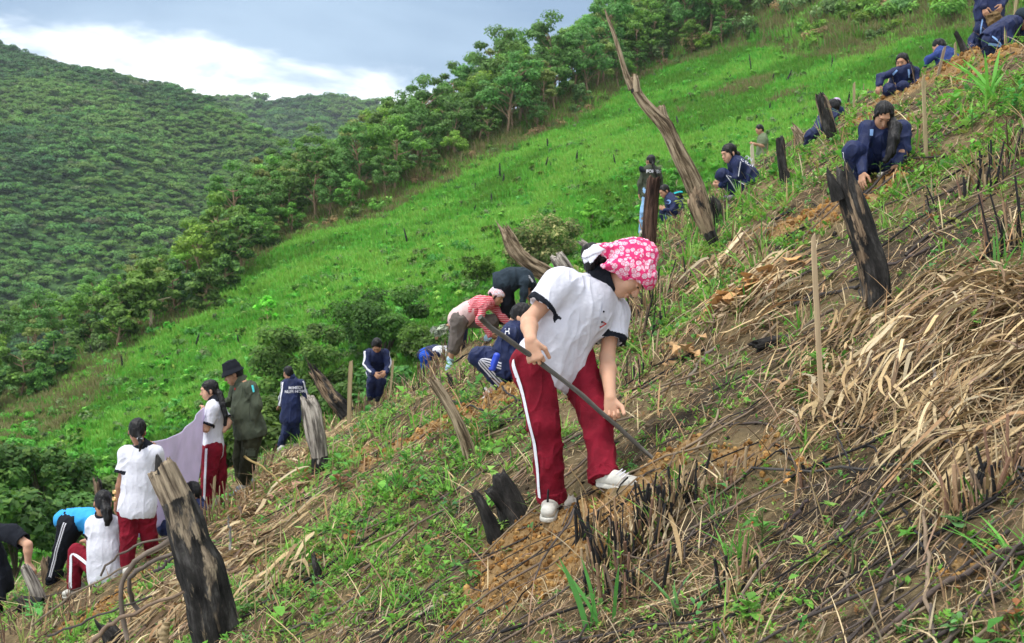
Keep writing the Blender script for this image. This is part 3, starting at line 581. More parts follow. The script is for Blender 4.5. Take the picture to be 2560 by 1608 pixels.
def ribbon(bvh, centers, dirs, width, name, mat, parent, off=.007, segs=28, reach=.35, lateral=0.0):
    C = np.array([list(c) for c in centers]); D = np.array([list(Vector(d).normalized()) for d in dirs]); tt = np.linspace(0, len(C)-1, segs); V = []; rows = []
    for t in tt:
        i = min(int(t), len(C)-2); a = t-i; c = Vector(C[i]*(1-a)+C[i+1]*a); d = Vector(D[i]*(1-a)+D[i+1]*a).normalized(); T = Vector(C[i+1]-C[i]).normalized(); sd = T.cross(d).normalized(); row = []
        for o in (-.5, 0, .5):
            st = c+sd*(width*o+lateral)+d*reach; hit = bvh.ray_cast(st, -d, reach*1.2)
            if hit[0] is None: row = None; break
            row.append(hit[0]+d*off)
        if row is None: continue
        if rows and (Vector(row[1])-Vector(rows[-1][1])).length > .12: continue
        rows.append(row)
    if len(rows) < 3: return
    n = len(rows); R = np.array([[list(p) for p in r] for r in rows]); 
    for _ in range(3): R[1:-1] = (R[:-2]+2*R[1:-1]+R[2:])/4
    top = R.reshape(-1, 3); i = np.arange(n*3).reshape(n, 3); f = np.stack([i[:-1, :-1], i[:-1, 1:], i[1:, 1:], i[1:, :-1]], -1).reshape(-1, 4)
    return obj(name, npmesh(name, top, f, [mat], smooth=True), parent)
def text_on(bvh, lines, origin, right, up, size, mat, parent, name='lettering', off=.004, bold=.02):
    right = Vector(right).normalized(); up = Vector(up).normalized(); n = right.cross(up); Vs = []; Fs = []; base = 0
    for k, s_ in enumerate(lines):
        cu = bpy.data.curves.new('t', 'FONT'); cu.body = s_; cu.size = size; cu.align_x = 'CENTER'; cu.offset = bold*size; cu.extrude = 0; to = bpy.data.objects.new('t', cu)
        me = bpy.data.meshes.new_from_object(to); co = [Vector(v.co) for v in me.vertices]
        for v in co:
            p = Vector(origin)+right*v.x+up*(v.y-k*size*.95); hit = bvh.ray_cast(p+n*.5, -n, 1.0); Vs.append((hit[0] if hit[0] is not None else p)+n*off)
        Fs += [[base+i for i in pl.vertices] for pl in me.polygons]; base += len(co); bpy.data.objects.remove(to); bpy.data.curves.remove(cu); bpy.data.meshes.remove(me)
    me = bpy.data.meshes.new(name); me.from_pydata([tuple(v) for v in Vs], [], Fs); me.materials.append(mat); return obj(name, me, parent)
def person(label, d, s, J, fd=(0, -1, 0), up=(0, 0, 1), skin=0, top=('polo', C_WHITE), sleeve=.55, pants=C_MAROON, shoes=C_SHOE, hair=None, stripe=None, hands=None, hem=.07, fat=1.0, legr=1.0, group=None,
           shin=False, sl_r=.064, extras=None, h=None, folds=.0085, toplen=None, category='person', clavic=1.0, headgear=None, hs=1.0):
    """J: joint -> (x px, y px of the photograph, extra depth in metres); the joints are real 3-D points"""
    Q = {k: P(v[0], v[1], d+(v[2] if len(v) > 2 else 0)) for k, v in J.items()}
    h = h or max(.0045, d*.00055); root = Q.get('pel', Q.get('neck')); zf = min(v.z for v in Q.values()); e = empty('person', (root.x, root.y, zf), label, category, group); hands = hands or {}
    hs = s*hs; M = rotm(fd, up); H = Q['head'] if 'head' in Q else None
    def hp(x, y, z): return H+Vector(M@np.array([x, y, z]))*hs
    B = Field(h); out = {}
    if 'pel' in Q and 'neck' in Q:
        pel, neck = Q['pel'], Q['neck']; sp = (neck-pel).normalized(); lat = ((Q['shR']-Q['shL']) if 'shR' in Q and 'shL' in Q else Vector((1, 0, 0))); lat = (lat-sp*lat.dot(sp)).normalized(); fr = sp.cross(lat)
        waist = pel.lerp(neck, .38); chest = pel.lerp(neck, .76)
        if 'wst' in Q: waist = Q['wst']
        if 'cht' in Q: chest = Q['cht']
        B.cone(pel, waist, .13*s, .105*s, .04, fr, 1.4).cone(waist, chest, .105*s, .12*s, .04, fr, 1.35); B.cone(chest, neck, .08*s, .05*s, .04)
    if H is not None:
        B.ell(hp(0, -.015, .035), V3((.073, .092, .083))*hs, M, .02); B.ell(hp(0, .022, -.02), V3((.062, .066, .086))*hs, M, .03); B.ell(hp(0, .047, -.082), V3((.036, .036, .028))*hs, M, .03)
        for q in (-1, 1):
            B.ell(hp(.040*q, .045, -.035), V3((.026, .03, .035))*hs, M, .03); B.ell(hp(.076*q, -.008, -.012), V3((.010, .021, .032))*hs, M, .006); B.ell(hp(.031*q, .094, .004), V3((.017, .012, .010))*hs, M, .012, '-')
            B.ell(hp(.031*q, .076, .003), V3((.015, .012, .0085))*hs, M, .004)
        B.cone(hp(0, .082, .008), hp(0, .104, -.028), .0085*hs, .0125*hs, .012); B.ell(hp(0, .098, -.034), V3((.019, .012, .009))*hs, M, .008); B.ell(hp(0, .086, -.058), V3((.022, .011, .006))*hs, M, .006); B.ell(hp(0, .084, -.069), V3((.019, .011, .0065))*hs, M, .006)
        B.ell(hp(0, .084, .03), V3((.045, .012, .012))*hs, M, .015)
        if 'neck' in Q: B.cone(hp(0, -.015, -.07), Q['neck'], .047*hs, .055*hs, .03)
    for q in 'RL':
        sh, el, wr, hd = (Q.get(k+q) for k in ('sh', 'el', 'wr', 'hd')); rm = h*.75
        if sh and 'neck' in Q: B.cone(Q['neck'], sh, .05*s, .05*s, .03)
        if sh and el: B.cone(sh, el, .044*s, .036*s, .02)
        if el and wr: B.cone(el, el.lerp(wr, .3), .037*s, .039*s, .02).cone(el.lerp(wr, .3), wr, .039*s, .025*s, .02)
        if wr and hd:
            ho = hands.get(q, {}); pn = ho.get('pn'); fdir = hd-wr
            if pn is None: pn = (Q.get('cht', root)-wr)
            hand(B, wr, fdir, pn, (1 if q == 'R' else -1)*ho.get('th', 1), s*ho.get('s', 1), ho.get('curl', .35), rm)
        hip, kn, an, to = (Q.get(k+q) for k in ('hip', 'kn', 'an', 'to'))
        if hip and kn: B.cone(hip, kn, .075*s, .052*s, .04)
        if hip and 'pel' in Q: B.cone(hip, Q['pel'], .08*s, .09*s, .04)
        if kn and an: B.cone(kn, kn.lerp(an, .3), .052*s, .054*s, .02).cone(kn.lerp(an, .3), an, .054*s, .034*s, .02)
        if an and to and shoes is None: B.cone(an, an.lerp(to, .5)-Vector((0, 0, .02*s)), .034*s, .032*s, .02).cone(an.lerp(to, .5)-Vector((0, 0, .02*s)), to, .032*s, .02*s, .02)
    Vb, Fb = B.mesh(); out['body'] = obj('body', npmesh('body', Vb, Fb, [SK[skin]], smooth=True), e)
    if H is not None and d < 19:
        for q in (-1, 1):
            f = Field(h*.5).ell(hp(.031*q, .0875, .001), V3((.0125, .005, .0045))*hs, M, 0); V, Fq = f.mesh(); obj('eye', npmesh('eye', V, Fq, [M_EYE], smooth=True), e)
            f = Field(h*.5).cone(hp(.016*q, .0965, .021), hp(.046*q, .085, .023), .0032*hs, .0025*hs, 0); V, Fq = f.mesh(); obj('eyebrow', npmesh('eyebrow', V, Fq, [M_HAIR], smooth=True), e)
        f = Field(h*.5).ell(hp(0, .0955, -.0635), V3((.021, .0045, .0055))*hs, M, 0); V, Fq = f.mesh(); obj('mouth', npmesh('mouth', V, Fq, [M_LIP], smooth=True), e)
    if top and 'pel' in Q and 'neck' in Q:
        T = Field(h); kind, tm = top; ez = .022 if kind == 'polo' else .026; fat_ = fat*s
        for q in 'RL':
            sh, el = Q.get('sh'+q), Q.get('el'+q)
            if sh and el and sleeve < 1:
                end = sh.lerp(el, sleeve); dd = (el-sh).normalized(); T.cone(sh, end, (sl_r+.001)*s, (sl_r+.004)*s, .03); T.cyl(end, end+dd*.2*s, sl_r*1.6*s, .003); T.cyl(end-dd*.03*s, end+dd*.1*s, (sl_r-.017)*s, .003)
        T.cone(pel, waist, (.142+ez)*fat_, (.125+ez)*fat_, .05, fr, 1.32).cone(waist, chest, (.125+ez)*fat_, (.137+ez)*s, .05, fr, 1.32)
        T.cone(chest, neck, (.115+ez)*s, .062*s, .05, fr, 1.25)
        if hem: dn = -sp if toplen is None else Vector(toplen).normalized(); T.cone(pel, pel+dn*hem*s, (.145+ez)*fat_, (.150+ez)*fat_, .03, fr, 1.3); he = pel+dn*(hem+.085)*s; T.cyl(he, he+dn*.3, .3*fat_, .004, fr, 1.0); T.cyl(he-dn*.03, he+dn*.2, .138*fat_, .006, fr, 1.3)
        for q in 'RL':
            sh, el, wr = (Q.get(k+q) for k in ('sh', 'el', 'wr'))
            if not sh: continue
            T.cone(chest.lerp(neck, .75), sh, .07*s, (sl_r+.006)*s, .05)
            if el:
                if sleeve < 1: pass
                else:
                    T.cone(sh, el, (sl_r-.002)*s, .055*s, .03)
                    if wr: T.cone(el, wr, .055*s, .042*s, .03)
        T.cone(hp(0, -.02, -.08) if H is not None else neck+sp*.1, neck, .05*s, .05*s, .01, None, 1, '-')
        V, Fq = T.mesh(fold(folds*(1.45 if kind == 'jacket' else .85), seed=d*3+s)); nm = 'jacket' if kind == 'jacket' else 'shirt'; out['top'] = obj(nm, npmesh(nm, V, Fq, [tm], smooth=True), e); out['tb'] = bvh_of(V, Fq)
        if kind == 'polo':
            ctr = V[Fq].mean(1); nrm_ = np.cross(V[Fq[:, 2]]-V[Fq[:, 0]], V[Fq[:, 3]]-V[Fq[:, 1]]); nrm_ /= np.linalg.norm(nrm_, axis=1)[:, None]+1e-12; isc = np.zeros(len(Fq), bool); mats2 = []
            for q in 'RL':
                sh, el = Q.get('sh'+q), Q.get('el'+q)
                if not (sh and el): continue
                end = V3(sh.lerp(el, sleeve)); dd = V3((el-sh).normalized()); rel = ctr-end; t_ = rel@dd; rad_ = np.linalg.norm(rel-t_[:, None]*dd, axis=1); m_ = (t_ > -.027*s) & (t_ < .012) & (rad_ < sl_r*1.4*s) & ~isc & ((nrm_*(rel-t_[:, None]*dd)).sum(1) > .0*rad_)
                if m_.any():
                    ids, inv = np.unique(Fq[m_], return_inverse=True); cf = obj('cuff', npmesh('cuff', V[ids], inv.reshape(-1, 4), [C_BLACK], smooth=True), out['top']); isc |= m_
            ids, inv = np.unique(Fq[~isc], return_inverse=True); old = out['top'].data; out['top'].data = npmesh(nm, V[ids], inv.reshape(-1, 4), [tm], smooth=True); bpy.data.meshes.remove(old)
        cm = {'polo': C_BLACK}.get(kind, tm)
        if kind in ('polo', 'jacket') and H is not None:
            c = Field(h); nk = neck+sp*.015*s; tgt = hp(0, -.02, -.07); ax = (tgt-nk).normalized(); c.cone(nk-ax*(.035 if kind == 'polo' else .02)*s, nk+ax*.035*s, (.106 if kind == 'polo' else .086)*s, .076*s, 0); c.cone(nk-ax*.05, nk+ax*.16*s, .062*s, .058*s, .003, None, 1, '-'); c.cut(nk+ax*.055*s, ax); c.cut(nk-ax*(.05 if kind == 'polo' else .028)*s, -ax)
            V, Fq = c.mesh(); obj('collar', npmesh('collar', V, Fq, [cm], smooth=True), out['top'])
    if pants and 'pel' in Q:
        T = Field(h); T.cone(pel+sp*.06*s, pel, .135*s, .145*s, .04, fr, 1.3)
        for q in 'RL':
            hip, kn, an = (Q.get(k+q) for k in ('hip', 'kn', 'an'))
            if not (hip and kn): continue
            T.cone(pel, hip, .10*s, .105*s, .06); T.cone(hip, kn, .104*s*legr, .078*s*legr, .04)
            if an and not shin:
                en = an; T.cone(kn, en, .078*s*legr, .066*s*legr, .03); dd = (en-kn).normalized(); T.cyl(en+dd*.04*s, en+dd*.2*s, .12*s, .004); T.cyl(en+dd*.01*s, en+dd*.12*s, .046*s*legr, .004)
            elif shin:
                en = kn.lerp(an, .42); T.cone(kn, en, .078*s*legr, .072*s*legr, .03)
        V, Fq = T.mesh(fold(folds*1.15, (8, 8, 7), seed=d*5)); out['pants'] = obj('trousers', npmesh('trousers', V, Fq, [pants], smooth=True), e); out['pb'] = bvh_of(V, Fq)
        if stripe:
            sm, n_, wd = stripe[:3]; qs = stripe[3] if len(stripe) > 3 else 'RL'
            for q in qs:
                hip, kn, an = (Q.get(k+q) for k in ('hip', 'kn', 'an'))
                if not (hip and kn): continue
                o = lat*(1 if q == 'R' else -1); o = V3(o)
                if len(stripe) > 4: o = V3(stripe[4][q])
                pts = [hip.lerp(kn, -.12), hip, kn]+([kn.lerp(an, .5), an.lerp(kn, -.06)] if an and not shin else [])
                for j in range(n_): ribbon(out['pb'], pts, [o]*len(pts), wd, 'stripe', sm, out['pants'], lateral=(j-(n_-1)/2)*wd*1.75)
    if shoes:
        for q in 'RL':
            an, to = Q.get('an'+q), Q.get('to'+q)
            if not (an and to): continue
            ax = Vector((to-an)); ax.z *= .35; ax = ax.normalized(); upv = Vector((0, 0, 1)); upv = (upv-ax*upv.dot(ax)).normalized(); base = to-ax*.20*s-upv*.0*s; f = Field(h*.9)
            f.cone(base, base+ax*.08*s, .040*s, .038*s, .02); f.cone(base+ax*.06*s, to-ax*.02*s, .040*s, .036*s, .03, upv, 1.1); f.cone(base, an+Vector((0, 0, .02)), .044*s, .048*s, .03); f.cut(base-upv*.030*s, -upv)
            V, Fq = f.mesh(); so = obj('shoe', npmesh('shoe', V, Fq, [shoes], smooth=True), e); g = Field(h*.9); sx = ax.cross(upv)
            g.cone(base-upv*.032*s+ax*.003, to-upv*.032*s-ax*.022*s, .044*s, .041*s, 0); g.cut(base-upv*.022*s, upv); g.cut(base-upv*.044*s, -upv); V, Fq = g.mesh(); obj('sole', npmesh('sole', V, Fq, [shoes], smooth=True), so)
    if H is not None and hair is not None:
        f = Field(h); f.ell(hp(0, -.018, .038), V3((.083, .101, .091))*hs, M, .02); f.ell(hp(0, -.055, -.02), V3((.070, .052, .062))*hs, M, .03)
        if hair.get('bangs'): f.ell(hp(0, .105, -.052), V3((.066, .07, .075))*hs, M, .012, '-')
        else: f.ell(hp(0, .100, -.016), V3((.068, .068, .090))*hs, M, .015, '-')
        if not hair.get('cap'):
            for q in (-1, 1): f.cone(hp(.062*q, .045, .055), hp(.078*q, .018, -.01), .014*hs, .010*hs, .012).cone(hp(.078*q, .018, -.01), hp(.074*q, .012, -.065), .010*hs, .005*hs, .008)
            f.cone(hp(.004, .088, .090), hp(0, -.03, .137), .003*hs, .003*hs, .006, None, 1, '-')
        f.ell(hp(0, .03, -.10), V3((.12, .08, .075))*hs, M, .01, '-')
        def hn(p): q = (p-V3(H))@M; return .0022*vn(q[:, 0]*160, q[:, 1]*25, q[:, 2]*30)
        tail = hair.get('tail')
        if tail:
            pts = [hp(0, -.085, hair.get('tz', .0))]+[P(t[0], t[1], d+(t[2] if len(t) > 2 else 0)) for t in tail]; rr = hair.get('r', .028); n = len(pts)
            rs = [rr*.55]+[rr*(1-.55*(i/(n-1))**2) for i in range(1, n)]
            for i in range(n-1): f.cone(pts[i], pts[i+1], rs[i]*s, rs[i+1]*s, .012)
        V, Fq = f.mesh(lambda p: .007*vn(p[:, 0]*95, p[:, 1]*95, p[:, 2]*12)+.004*vn(p[:, 0]*22, p[:, 1]*22, p[:, 2]*9)); out['hair'] = obj('hair', npmesh('hair', V, Fq, [M_HAIR], smooth=True), e)
        if hair.get('tie'): g = Field(h*.8); tp = pts[1]; g.ell(tp, V3((.03, .025, .02))*s, None, 0); V, Fq = g.mesh(); obj('hair_tie', npmesh('hair_tie', V, Fq, [hair['tie']], smooth=True), e)
    out.update(Q=Q, e=e, hp=hp, M=M, H=H, h=h, s=s, hs=hs, lat=locals().get('lat'), fr=locals().get('fr'), sp=locals().get('sp'))
    return out
def part(o, name, f, mat, disp=None, parent=None):
    V, Fq = f.mesh(disp); return obj(name, npmesh(name, V, Fq, [mat], smooth=True), parent or o['e'])
def sleeve_stripes(o, q, mat, n=3, wd=.012, dirn=None, full=True):
    Q = o['Q']; d_ = dirn or (o['lat']*(1 if q == 'R' else -1)); pts = [Q['sh'+q].lerp(Q['el'+q], -.1), Q['el'+q]]+([Q['wr'+q]] if full and 'wr'+q in Q else [])
    for j in range(n): ribbon(o['tb'], pts, [d_]*len(pts), wd, 'stripe', mat, o['top'], lateral=(j-(n-1)/2)*wd*1.8)
# ---------------------------------------------------------------- people
TRIM = (C_STRIPE, 1, .028)
# the woman digging with a pole
W = person('woman in white polo, maroon trousers and pink flowered headscarf digging with a long stick', 6.33, 1.14,
    dict(head=(1572, 686, 0), neck=(1502, 712, .02), cht=(1462, 772, -.02), wst=(1408, 838, -.02), pel=(1384, 893, 0), shR=(1398, 716, -.13), shL=(1532, 786, .11), elR=(1322, 802, -.20), wrR=(1327, 852, -.38), hdR=(1339, 900, -.40),
         elL=(1518, 894, .03), wrL=(1526, 996, -.17), hdL=(1530, 1045, -.20), hipR=(1333, 915, -.07), hipL=(1432, 905, .07), knR=(1362, 1060, -.12), anR=(1378, 1232, -.05), toR=(1369, 1282, -.22), knL=(1496, 1050, -.08), anL=(1508, 1182, -.24), toL=(1592, 1210, -.42)),
    fd=(.50, -.24, -.83), up=(.84, -.05, .50), skin=0, top=('polo', C_WHITE), sleeve=.62, sl_r=.078, pants=C_MAROON, fat=1.08, legr=.98, hem=.03, folds=.009, h=.0046,
    hair=dict(tail=[(1478, 632, -.02), (1472, 668, -.04)], r=.055, tz=-.02), stripe=(C_STRIPE, 1, .027, 'R', {'R': (-.80, -.60, 0)}),
    hands={'R': dict(pn=(.1, 1, .15), curl=[.95, .95, .95, .9], th=1), 'L': dict(pn=(-.1, -1, .1), curl=[1.05, 1.1, 1.15, 1.2], th=1)})
def main_extras():
    hp, M, hs, h, e = W['hp'], W['M'], W['hs'], .0045, W['e']
    f = Field(h); f.ell(hp(0, -.005, .048), V3((.088, .113, .089))*hs, M, .02); f.ell(hp(0, .055, .055), V3((.082, .062, .05))*hs, M, .03); f.ell(hp(0, -.06, .065), V3((.082, .096, .082))*hs, M, .03); f.cone(hp(-.02, -.05, .11), P(1500, 622, 6.28), .075*hs, .03*hs, .05); f.cone(hp(.03, -.02, .02), P(1512, 664, 6.22), .07*hs, .02*hs, .05)
    f.ell(hp(0, -.01, -.005), V3((.093, .085, .075))*hs, M, .03)
    f.ell(hp(0, .098, -.045), V3((.11, .078, .075))*hs, M, .012, '-'); f.ell(hp(0, .03, -.12), V3((.14, .13, .085))*hs, M, .01, '-')
    f.ell(P(1500, 645, 6.15), (.085, .12, .04), None, .01, '-')
    part(W, 'headscarf', f, C_SCARF, fold(.005, (22, 22, 14), 3), parent=W['hair'])
    # white tails of the knotted scarf
    kn = P(1512, 622, 6.28); V = []
    for pts, wd in (([(1516, 618), (1490, 622), (1468, 634), (1450, 648)], [.032, .042, .030, .004]), ([(1512, 620), (1488, 630), (1478, 645), (1476, 662)], [.03, .036, .026, .006]), ([(1514, 619), (1484, 628), (1466, 645), (1460, 660)], [.03, .04, .03, .006])):
        k = len(V); ps = [P(x, y, 6.26-.02*i) for i, (x, y) in enumerate(pts)]; g = Field(.004)
        for i in range(3): T = (ps[i+1]-ps[i]).normalized(); n = Vector((.2, -1, .5)); n = (n-T*n.dot(T)).normalized(); g.cone(ps[i], ps[i+1], wd[i]*.5, wd[i+1]*.5, .01, n, 5)
        part(W, 'scarf_tail', g, C_STRIPE, parent=W['hair']); V.append(1)
    # placket, buttons, chest emblem
    tb = W['tb']; top = W['top']; Q = W['Q']; fr = Vector((.25, -.9, -.35)).normalized()
    ribbon(tb, [P(1497, 742, 6.3), P(1490, 772, 6.3), P(1484, 800, 6.3)], [fr]*3, .03, 'placket', C_WHITE, top, off=.005, reach=.3)
    for (x, y) in ((1493, 762), (1490, 789)):
        c = P(x, y, 6.3); hit = tb.ray_cast(c+fr*.35, -fr, .6)
        if hit[0]: g = Field(.002).ell(hit[0]+fr*.008, (.006, .006, .006)); part(W, 'button', g, C_BLACK, parent=top)
    o = P(1506, 815, 6.3); text_on(tb, ['△'], o, (.85, 0, .5), (-.5, 0, .85), .05, C_RED, top, 'chest_emblem')
    # turned-up hem on the raised foot's trouser leg
    for q in 'RL':
        an, kn = Q['an'+q], Q['kn'+q]; dd = (an-kn).normalized(); g = Field(.0046); c = an-dd*.015; g.cyl(c, c+dd*.06, .084, 0, op='+'); g.cyl(c-dd*.05, c+dd*.2, .068, .002); part(W, 'hem', g, C_MAROON, fold(.004, (20, 20, 20)), parent=W['pants'])
    for (x, y, dd) in ((1548, 1168, -.02), (1556, 1172, -.02), (1564, 1177, -.02)):
        c = P(x, y+12, 6.33-.36-.045); g = Field(.0025).cone(c+Vector((-.016, 0, -.012)), c+Vector((.016, 0, .014)), .0035, .0035, 0); part(W, 'shoelace', g, C_STRIPE)
main_extras()
def stick(name, pts, rad, col, label, cat, group=None, nseg=9, mat=None, d=None, wob=.004):
    ps = np.array([list(p) for p in pts]); n = 14; t = np.linspace(0, len(ps)-1, n); pp = np.stack([np.interp(t, range(len(ps)), ps[:, j]) for j in range(3)], 1); pp[1:-1] += RNG.normal(0, wob, (n-2, 3)); rr = np.interp(t, np.linspace(0, len(ps)-1, len(rad)), rad)*RNG.uniform(.9, 1.1, n)
    V, Fq = tubes([(pp, rr)], nseg); m = len(V); caps = [Fq]; V = np.concatenate([V, pp[:1], pp[-1:]]); tri = [(i, (i+1) % nseg, m) for i in range(nseg)]+[(m-nseg+(i+1) % nseg, m-nseg+i, m+1) for i in range(nseg)]
    c = np.tile(col, (len(V), 1))*RNG.uniform(.8, 1.15, (len(V), 1)); me = npmesh(name, V, [Fq, np.array(tri)], [mat or M_BARK], cols=c, smooth=True); o = obj(name, me)
    return tag(o, label, cat, group)
tip = G(1645, 1172)
stick('digging_stick', [P(1200, 793, 5.72), P(1270, 845, 5.84), P(1342, 902, 5.965), P(1430, 970, 6.03), P(1529, 1049, 6.095), P(1630, 1146, 6.20), tip-Vector((0, 0, .06))], [.0145, .0145, .014, .013, .0115, .010], (.13, .12, .105), 'long grey wooden stick held in both hands and pushed into the dug soil', 'stick', wob=.0045)
# group with the lilac sheet on the left
p = person('girl in white polo standing with her back turned, short tied ponytail, left of lilac sheet', 11.6, 1.02,
    dict(head=(343, 1078, 0), neck=(354, 1119, 0), pel=(343, 1258, 0), shR=(387, 1134, 0), shL=(316, 1136, 0), elL=(303, 1200, -.02), wrL=(291, 1255, -.02), hdL=(288, 1279, -.03), elR=(401, 1180, .12), wrR=(392, 1125, .33), hdR=(386, 1108, .40),
         hipL=(324, 1277, 0), hipR=(362, 1275, .02), knL=(321, 1345, -.03), anL=(318, 1412, 0), toL=(314, 1432, .12), knR=(372, 1338, .1), anR=(386, 1402, .25), toR=(378, 1416, .38)),
    fd=(-.25, .9, -.35), up=(0, .3, .95), skin=2, sleeve=.72, sl_r=.072, fat=1.12, hem=.05, hair=dict(tail=[(350, 1097, -.12), (352, 1112, -.14), (349, 1128, -.14)], r=.026, tie=C_STRIPE), stripe=(C_STRIPE, 1, .03, 'L'))
for (x, y) in ((289, 1230), (288, 1247)):
    g = Field(.004); c = P(x+1, y, 11.58); g.cone(c-Vector((0, 0, .004)), c+Vector((0, 0, .004)), .036, .036, 0); g.cone(c-Vector((0, 0, .05)), c+Vector((0, 0, .05)), .030, .030, 0, None, 1, '-'); part(p, 'bangle', g, C_GOLD)
person('girl in white polo and maroon trousers squatting with her back turned, curly black ponytail', 11.75, 1.04,
    dict(head=(257, 1258, 0), neck=(258, 1296, 0), pel=(264, 1418, 0), wst=(262, 1375, -.02), shL=(235, 1311, 0), shR=(288, 1311, 0), elL=(229, 1350, .05), wrL=(216, 1352, .3), hdL=(206, 1350, .4), elR=(296, 1352, .1),
         hipL=(246, 1420, .03), knL=(190, 1380, .18), anL=(186, 1466, .15), toL=(160, 1486, .05), hipR=(280, 1425, .05), knR=(236, 1392, .5), anR=(278, 1452, .35), toR=(252, 1464, .3)),
    fd=(-.4, .85, -.3), up=(0, .3, .95), skin=1, sleeve=.75, sl_r=.066, fat=1.08, hem=.08, legr=1.0, hair=dict(tail=[(266, 1278, -.13), (270, 1296, -.15), (268, 1311, -.15)], r=.055), stripe=(C_STRIPE, 1, .032, 'L', {'L': (-.2, -1, .25)}))
p = person('person in bright blue shirt and black striped trousers bending over behind the squatting girl', 12.6, 1.06,
    dict(head=(262, 1306, .1), neck=(241, 1297, 0), pel=(176, 1300, .02), shR=(233, 1302, -.13), shL=(237, 1297, .2), elR=(222, 1345, -.13), wrR=(224, 1378, -.1), elL=(240, 1350, .2), hipR=(174, 1310, -.08), hipL=(184, 1315, .1), knR=(152, 1372, -.05), anR=(134, 1440, .0), toR=(120, 1452, -.1), knL=(150, 1390, .15), anL=(132, 1448, .2), toL=(124, 1458, .1)),
    fd=(.6, 0, -.8), up=(.8, 0, .6), skin=1, top=('polo', C_BLUE), sleeve=.9, sl_r=.062, pants=C_BLACK, shoes=C_BLACK, hair=dict(), stripe=(C_STRIPE, 2, .013, 'R', {'R': (-.15, -1, 0)}), hem=.0)
person('man in black T-shirt at the left edge resting his hand on a stump', 12.3, 1.2,
    dict(head=(-92, 1290, .1), neck=(-52, 1318, 0), pel=(-24, 1440, .1), shL=(28, 1334, -.05), shR=(-72, 1345, .2), elL=(70, 1362, -.12), wrL=(70, 1408, -.1), hdL=(80, 1424, -.12), elR=(-90, 1400, .1), hipL=(-14, 1450, .0), hipR=(-40, 1450, .1), knL=(-10, 1500, -.1), anL=(-25, 1560, .1), knR=(-45, 1510, 0), anR=(-60, 1560, .2), toL=(-5, 1570, 0), toR=(-50, 1570, .1)),
    fd=(.3, -.6, -.7), skin=0, top=('tee', C_BLACK), sleeve=.7, sl_r=.075, pants=C_BLACK, shoes=C_BLACK, hair=dict(cap=1), fat=1.2, hands={'L': dict(curl=.5, pn=(-.2, .2, -1))})
p = person('girl with very long black ponytail in white polo standing right of the lilac sheet', 13.7, 1.0,
    dict(head=(523, 976, 0), neck=(538, 1004, 0), pel=(531, 1116, 0), wst=(530, 1085, 0), shL=(533, 1022, -.13), shR=(548, 1020, .15), elL=(515, 1074, -.2), wrL=(501, 1036, -.13), hdL=(509, 1020, -.1), elR=(572, 1056, .12), wrR=(560, 1078, .02),
         hipL=(528, 1126, -.07), hipR=(540, 1126, .09), knL=(522, 1190, -.1), anL=(518, 1252, -.03), toL=(503, 1268, -.08), knR=(547, 1190, .1), anR=(542, 1258, .15), toR=(528, 1268, .12)),
    fd=(-.93, -.32, -.18), skin=0, sleeve=.8, sl_r=.066, fat=1.0, hem=.07, legr=1.15, hair=dict(tail=[(549, 985, -.05), (558, 1012, -.1), (564, 1040, -.12), (563, 1062, -.12)], r=.04), stripe=(C_STRIPE, 1, .03, 'L', {'L': (-.2, -1, 0)}), hands={'L': dict(curl=.8, pn=(-.6, .3, .2))})
p = person('stout man in black bucket hat, olive long-sleeved shirt and dark cargo trousers looking down', 14.0, 1.10,
    dict(head=(583, 936, 0), neck=(604, 957, .02), pel=(624, 1072, 0), cht=(612, 995, -.02), wst=(614, 1034, -.03), shL=(628, 970, -.16), shR=(594, 968, .2), elL=(642, 1012, -.2), wrL=(633, 1064, -.16), hdL=(629, 1088, -.18), elR=(576, 1006, .25), wrR=(562, 1008, .1),
         hipL=(630, 1083, -.09), hipR=(613, 1083, .1), knL=(624, 1140, -.1), anL=(611, 1200, .05), toL=(594, 1224, -.04), knR=(601, 1136, .1), anR=(606, 1205, .2), toR=(578, 1240, .05)),
    fd=(-.88, -.25, -.4), up=(-.1, 0, 1), skin=1, top=('jacket', C_OLIVE), sleeve=1, sl_r=.072, pants=C_DOLIVE, shoes=C_GSHOE, fat=1.28, legr=1.12, hem=.02, hair=dict(cap=1))
def hat(p):
    hp, M, hs = p['hp'], p['M'], p['hs']; f = Field(.006); u = M[:, 2]
    f.cone(hp(0, -.012, .055), hp(0, -.012, .115), .104*hs, .088*hs, .0); f.cut(hp(0, 0, .155), u); f.cone(hp(0, -.008, .016), hp(0, -.012, .062), .136*hs, .104*hs, .01); f.cut(hp(0, 0, .010), -u); f.ell(hp(0, -.012, -.035), V3((.118, .126, .062))*hs, M, .0, '-')
    part(p, 'bucket_hat', f, C_BLACK)
    tb = p['tb']; n = Vector((-.5, -.9, .1)).normalized(); text_on(tb, ['▲'], P(596, 968, 14.0), Vector((0, 0, 1)).cross(n), (0, 0, 1), .075, cloth_mat('green_badge', (.05, .35, .09)), p['top'], 'chest_badge')
    text_on(tb, ['■■'], P(595, 974, 14.0), Vector((0, 0, 1)).cross(n), (0, 0, 1), .03, C_RED, p['top'], 'chest_badge')
    ribbon(tb, [P(633, 964, 13.85), P(637, 981, 13.85)], [Vector((.1, -1, .1))]*2, .022, 'sleeve_badge', cloth_mat('cyan_badge', (.1, .7, .75)), p['top'], segs=6)
    Q = p['Q']
    for a, b, w_ in ((.62, .68, .17), (.7, .95, .15)): ribbon(p['pb'], [Q['hipL'].lerp(Q['knL'], a), Q['hipL'].lerp(Q['knL'], b)], [Vector((.1, -1, 0))]*2, w_, 'cargo_pocket', C_OLIVE, p['pants'], off=.008, segs=6)
hat(p)
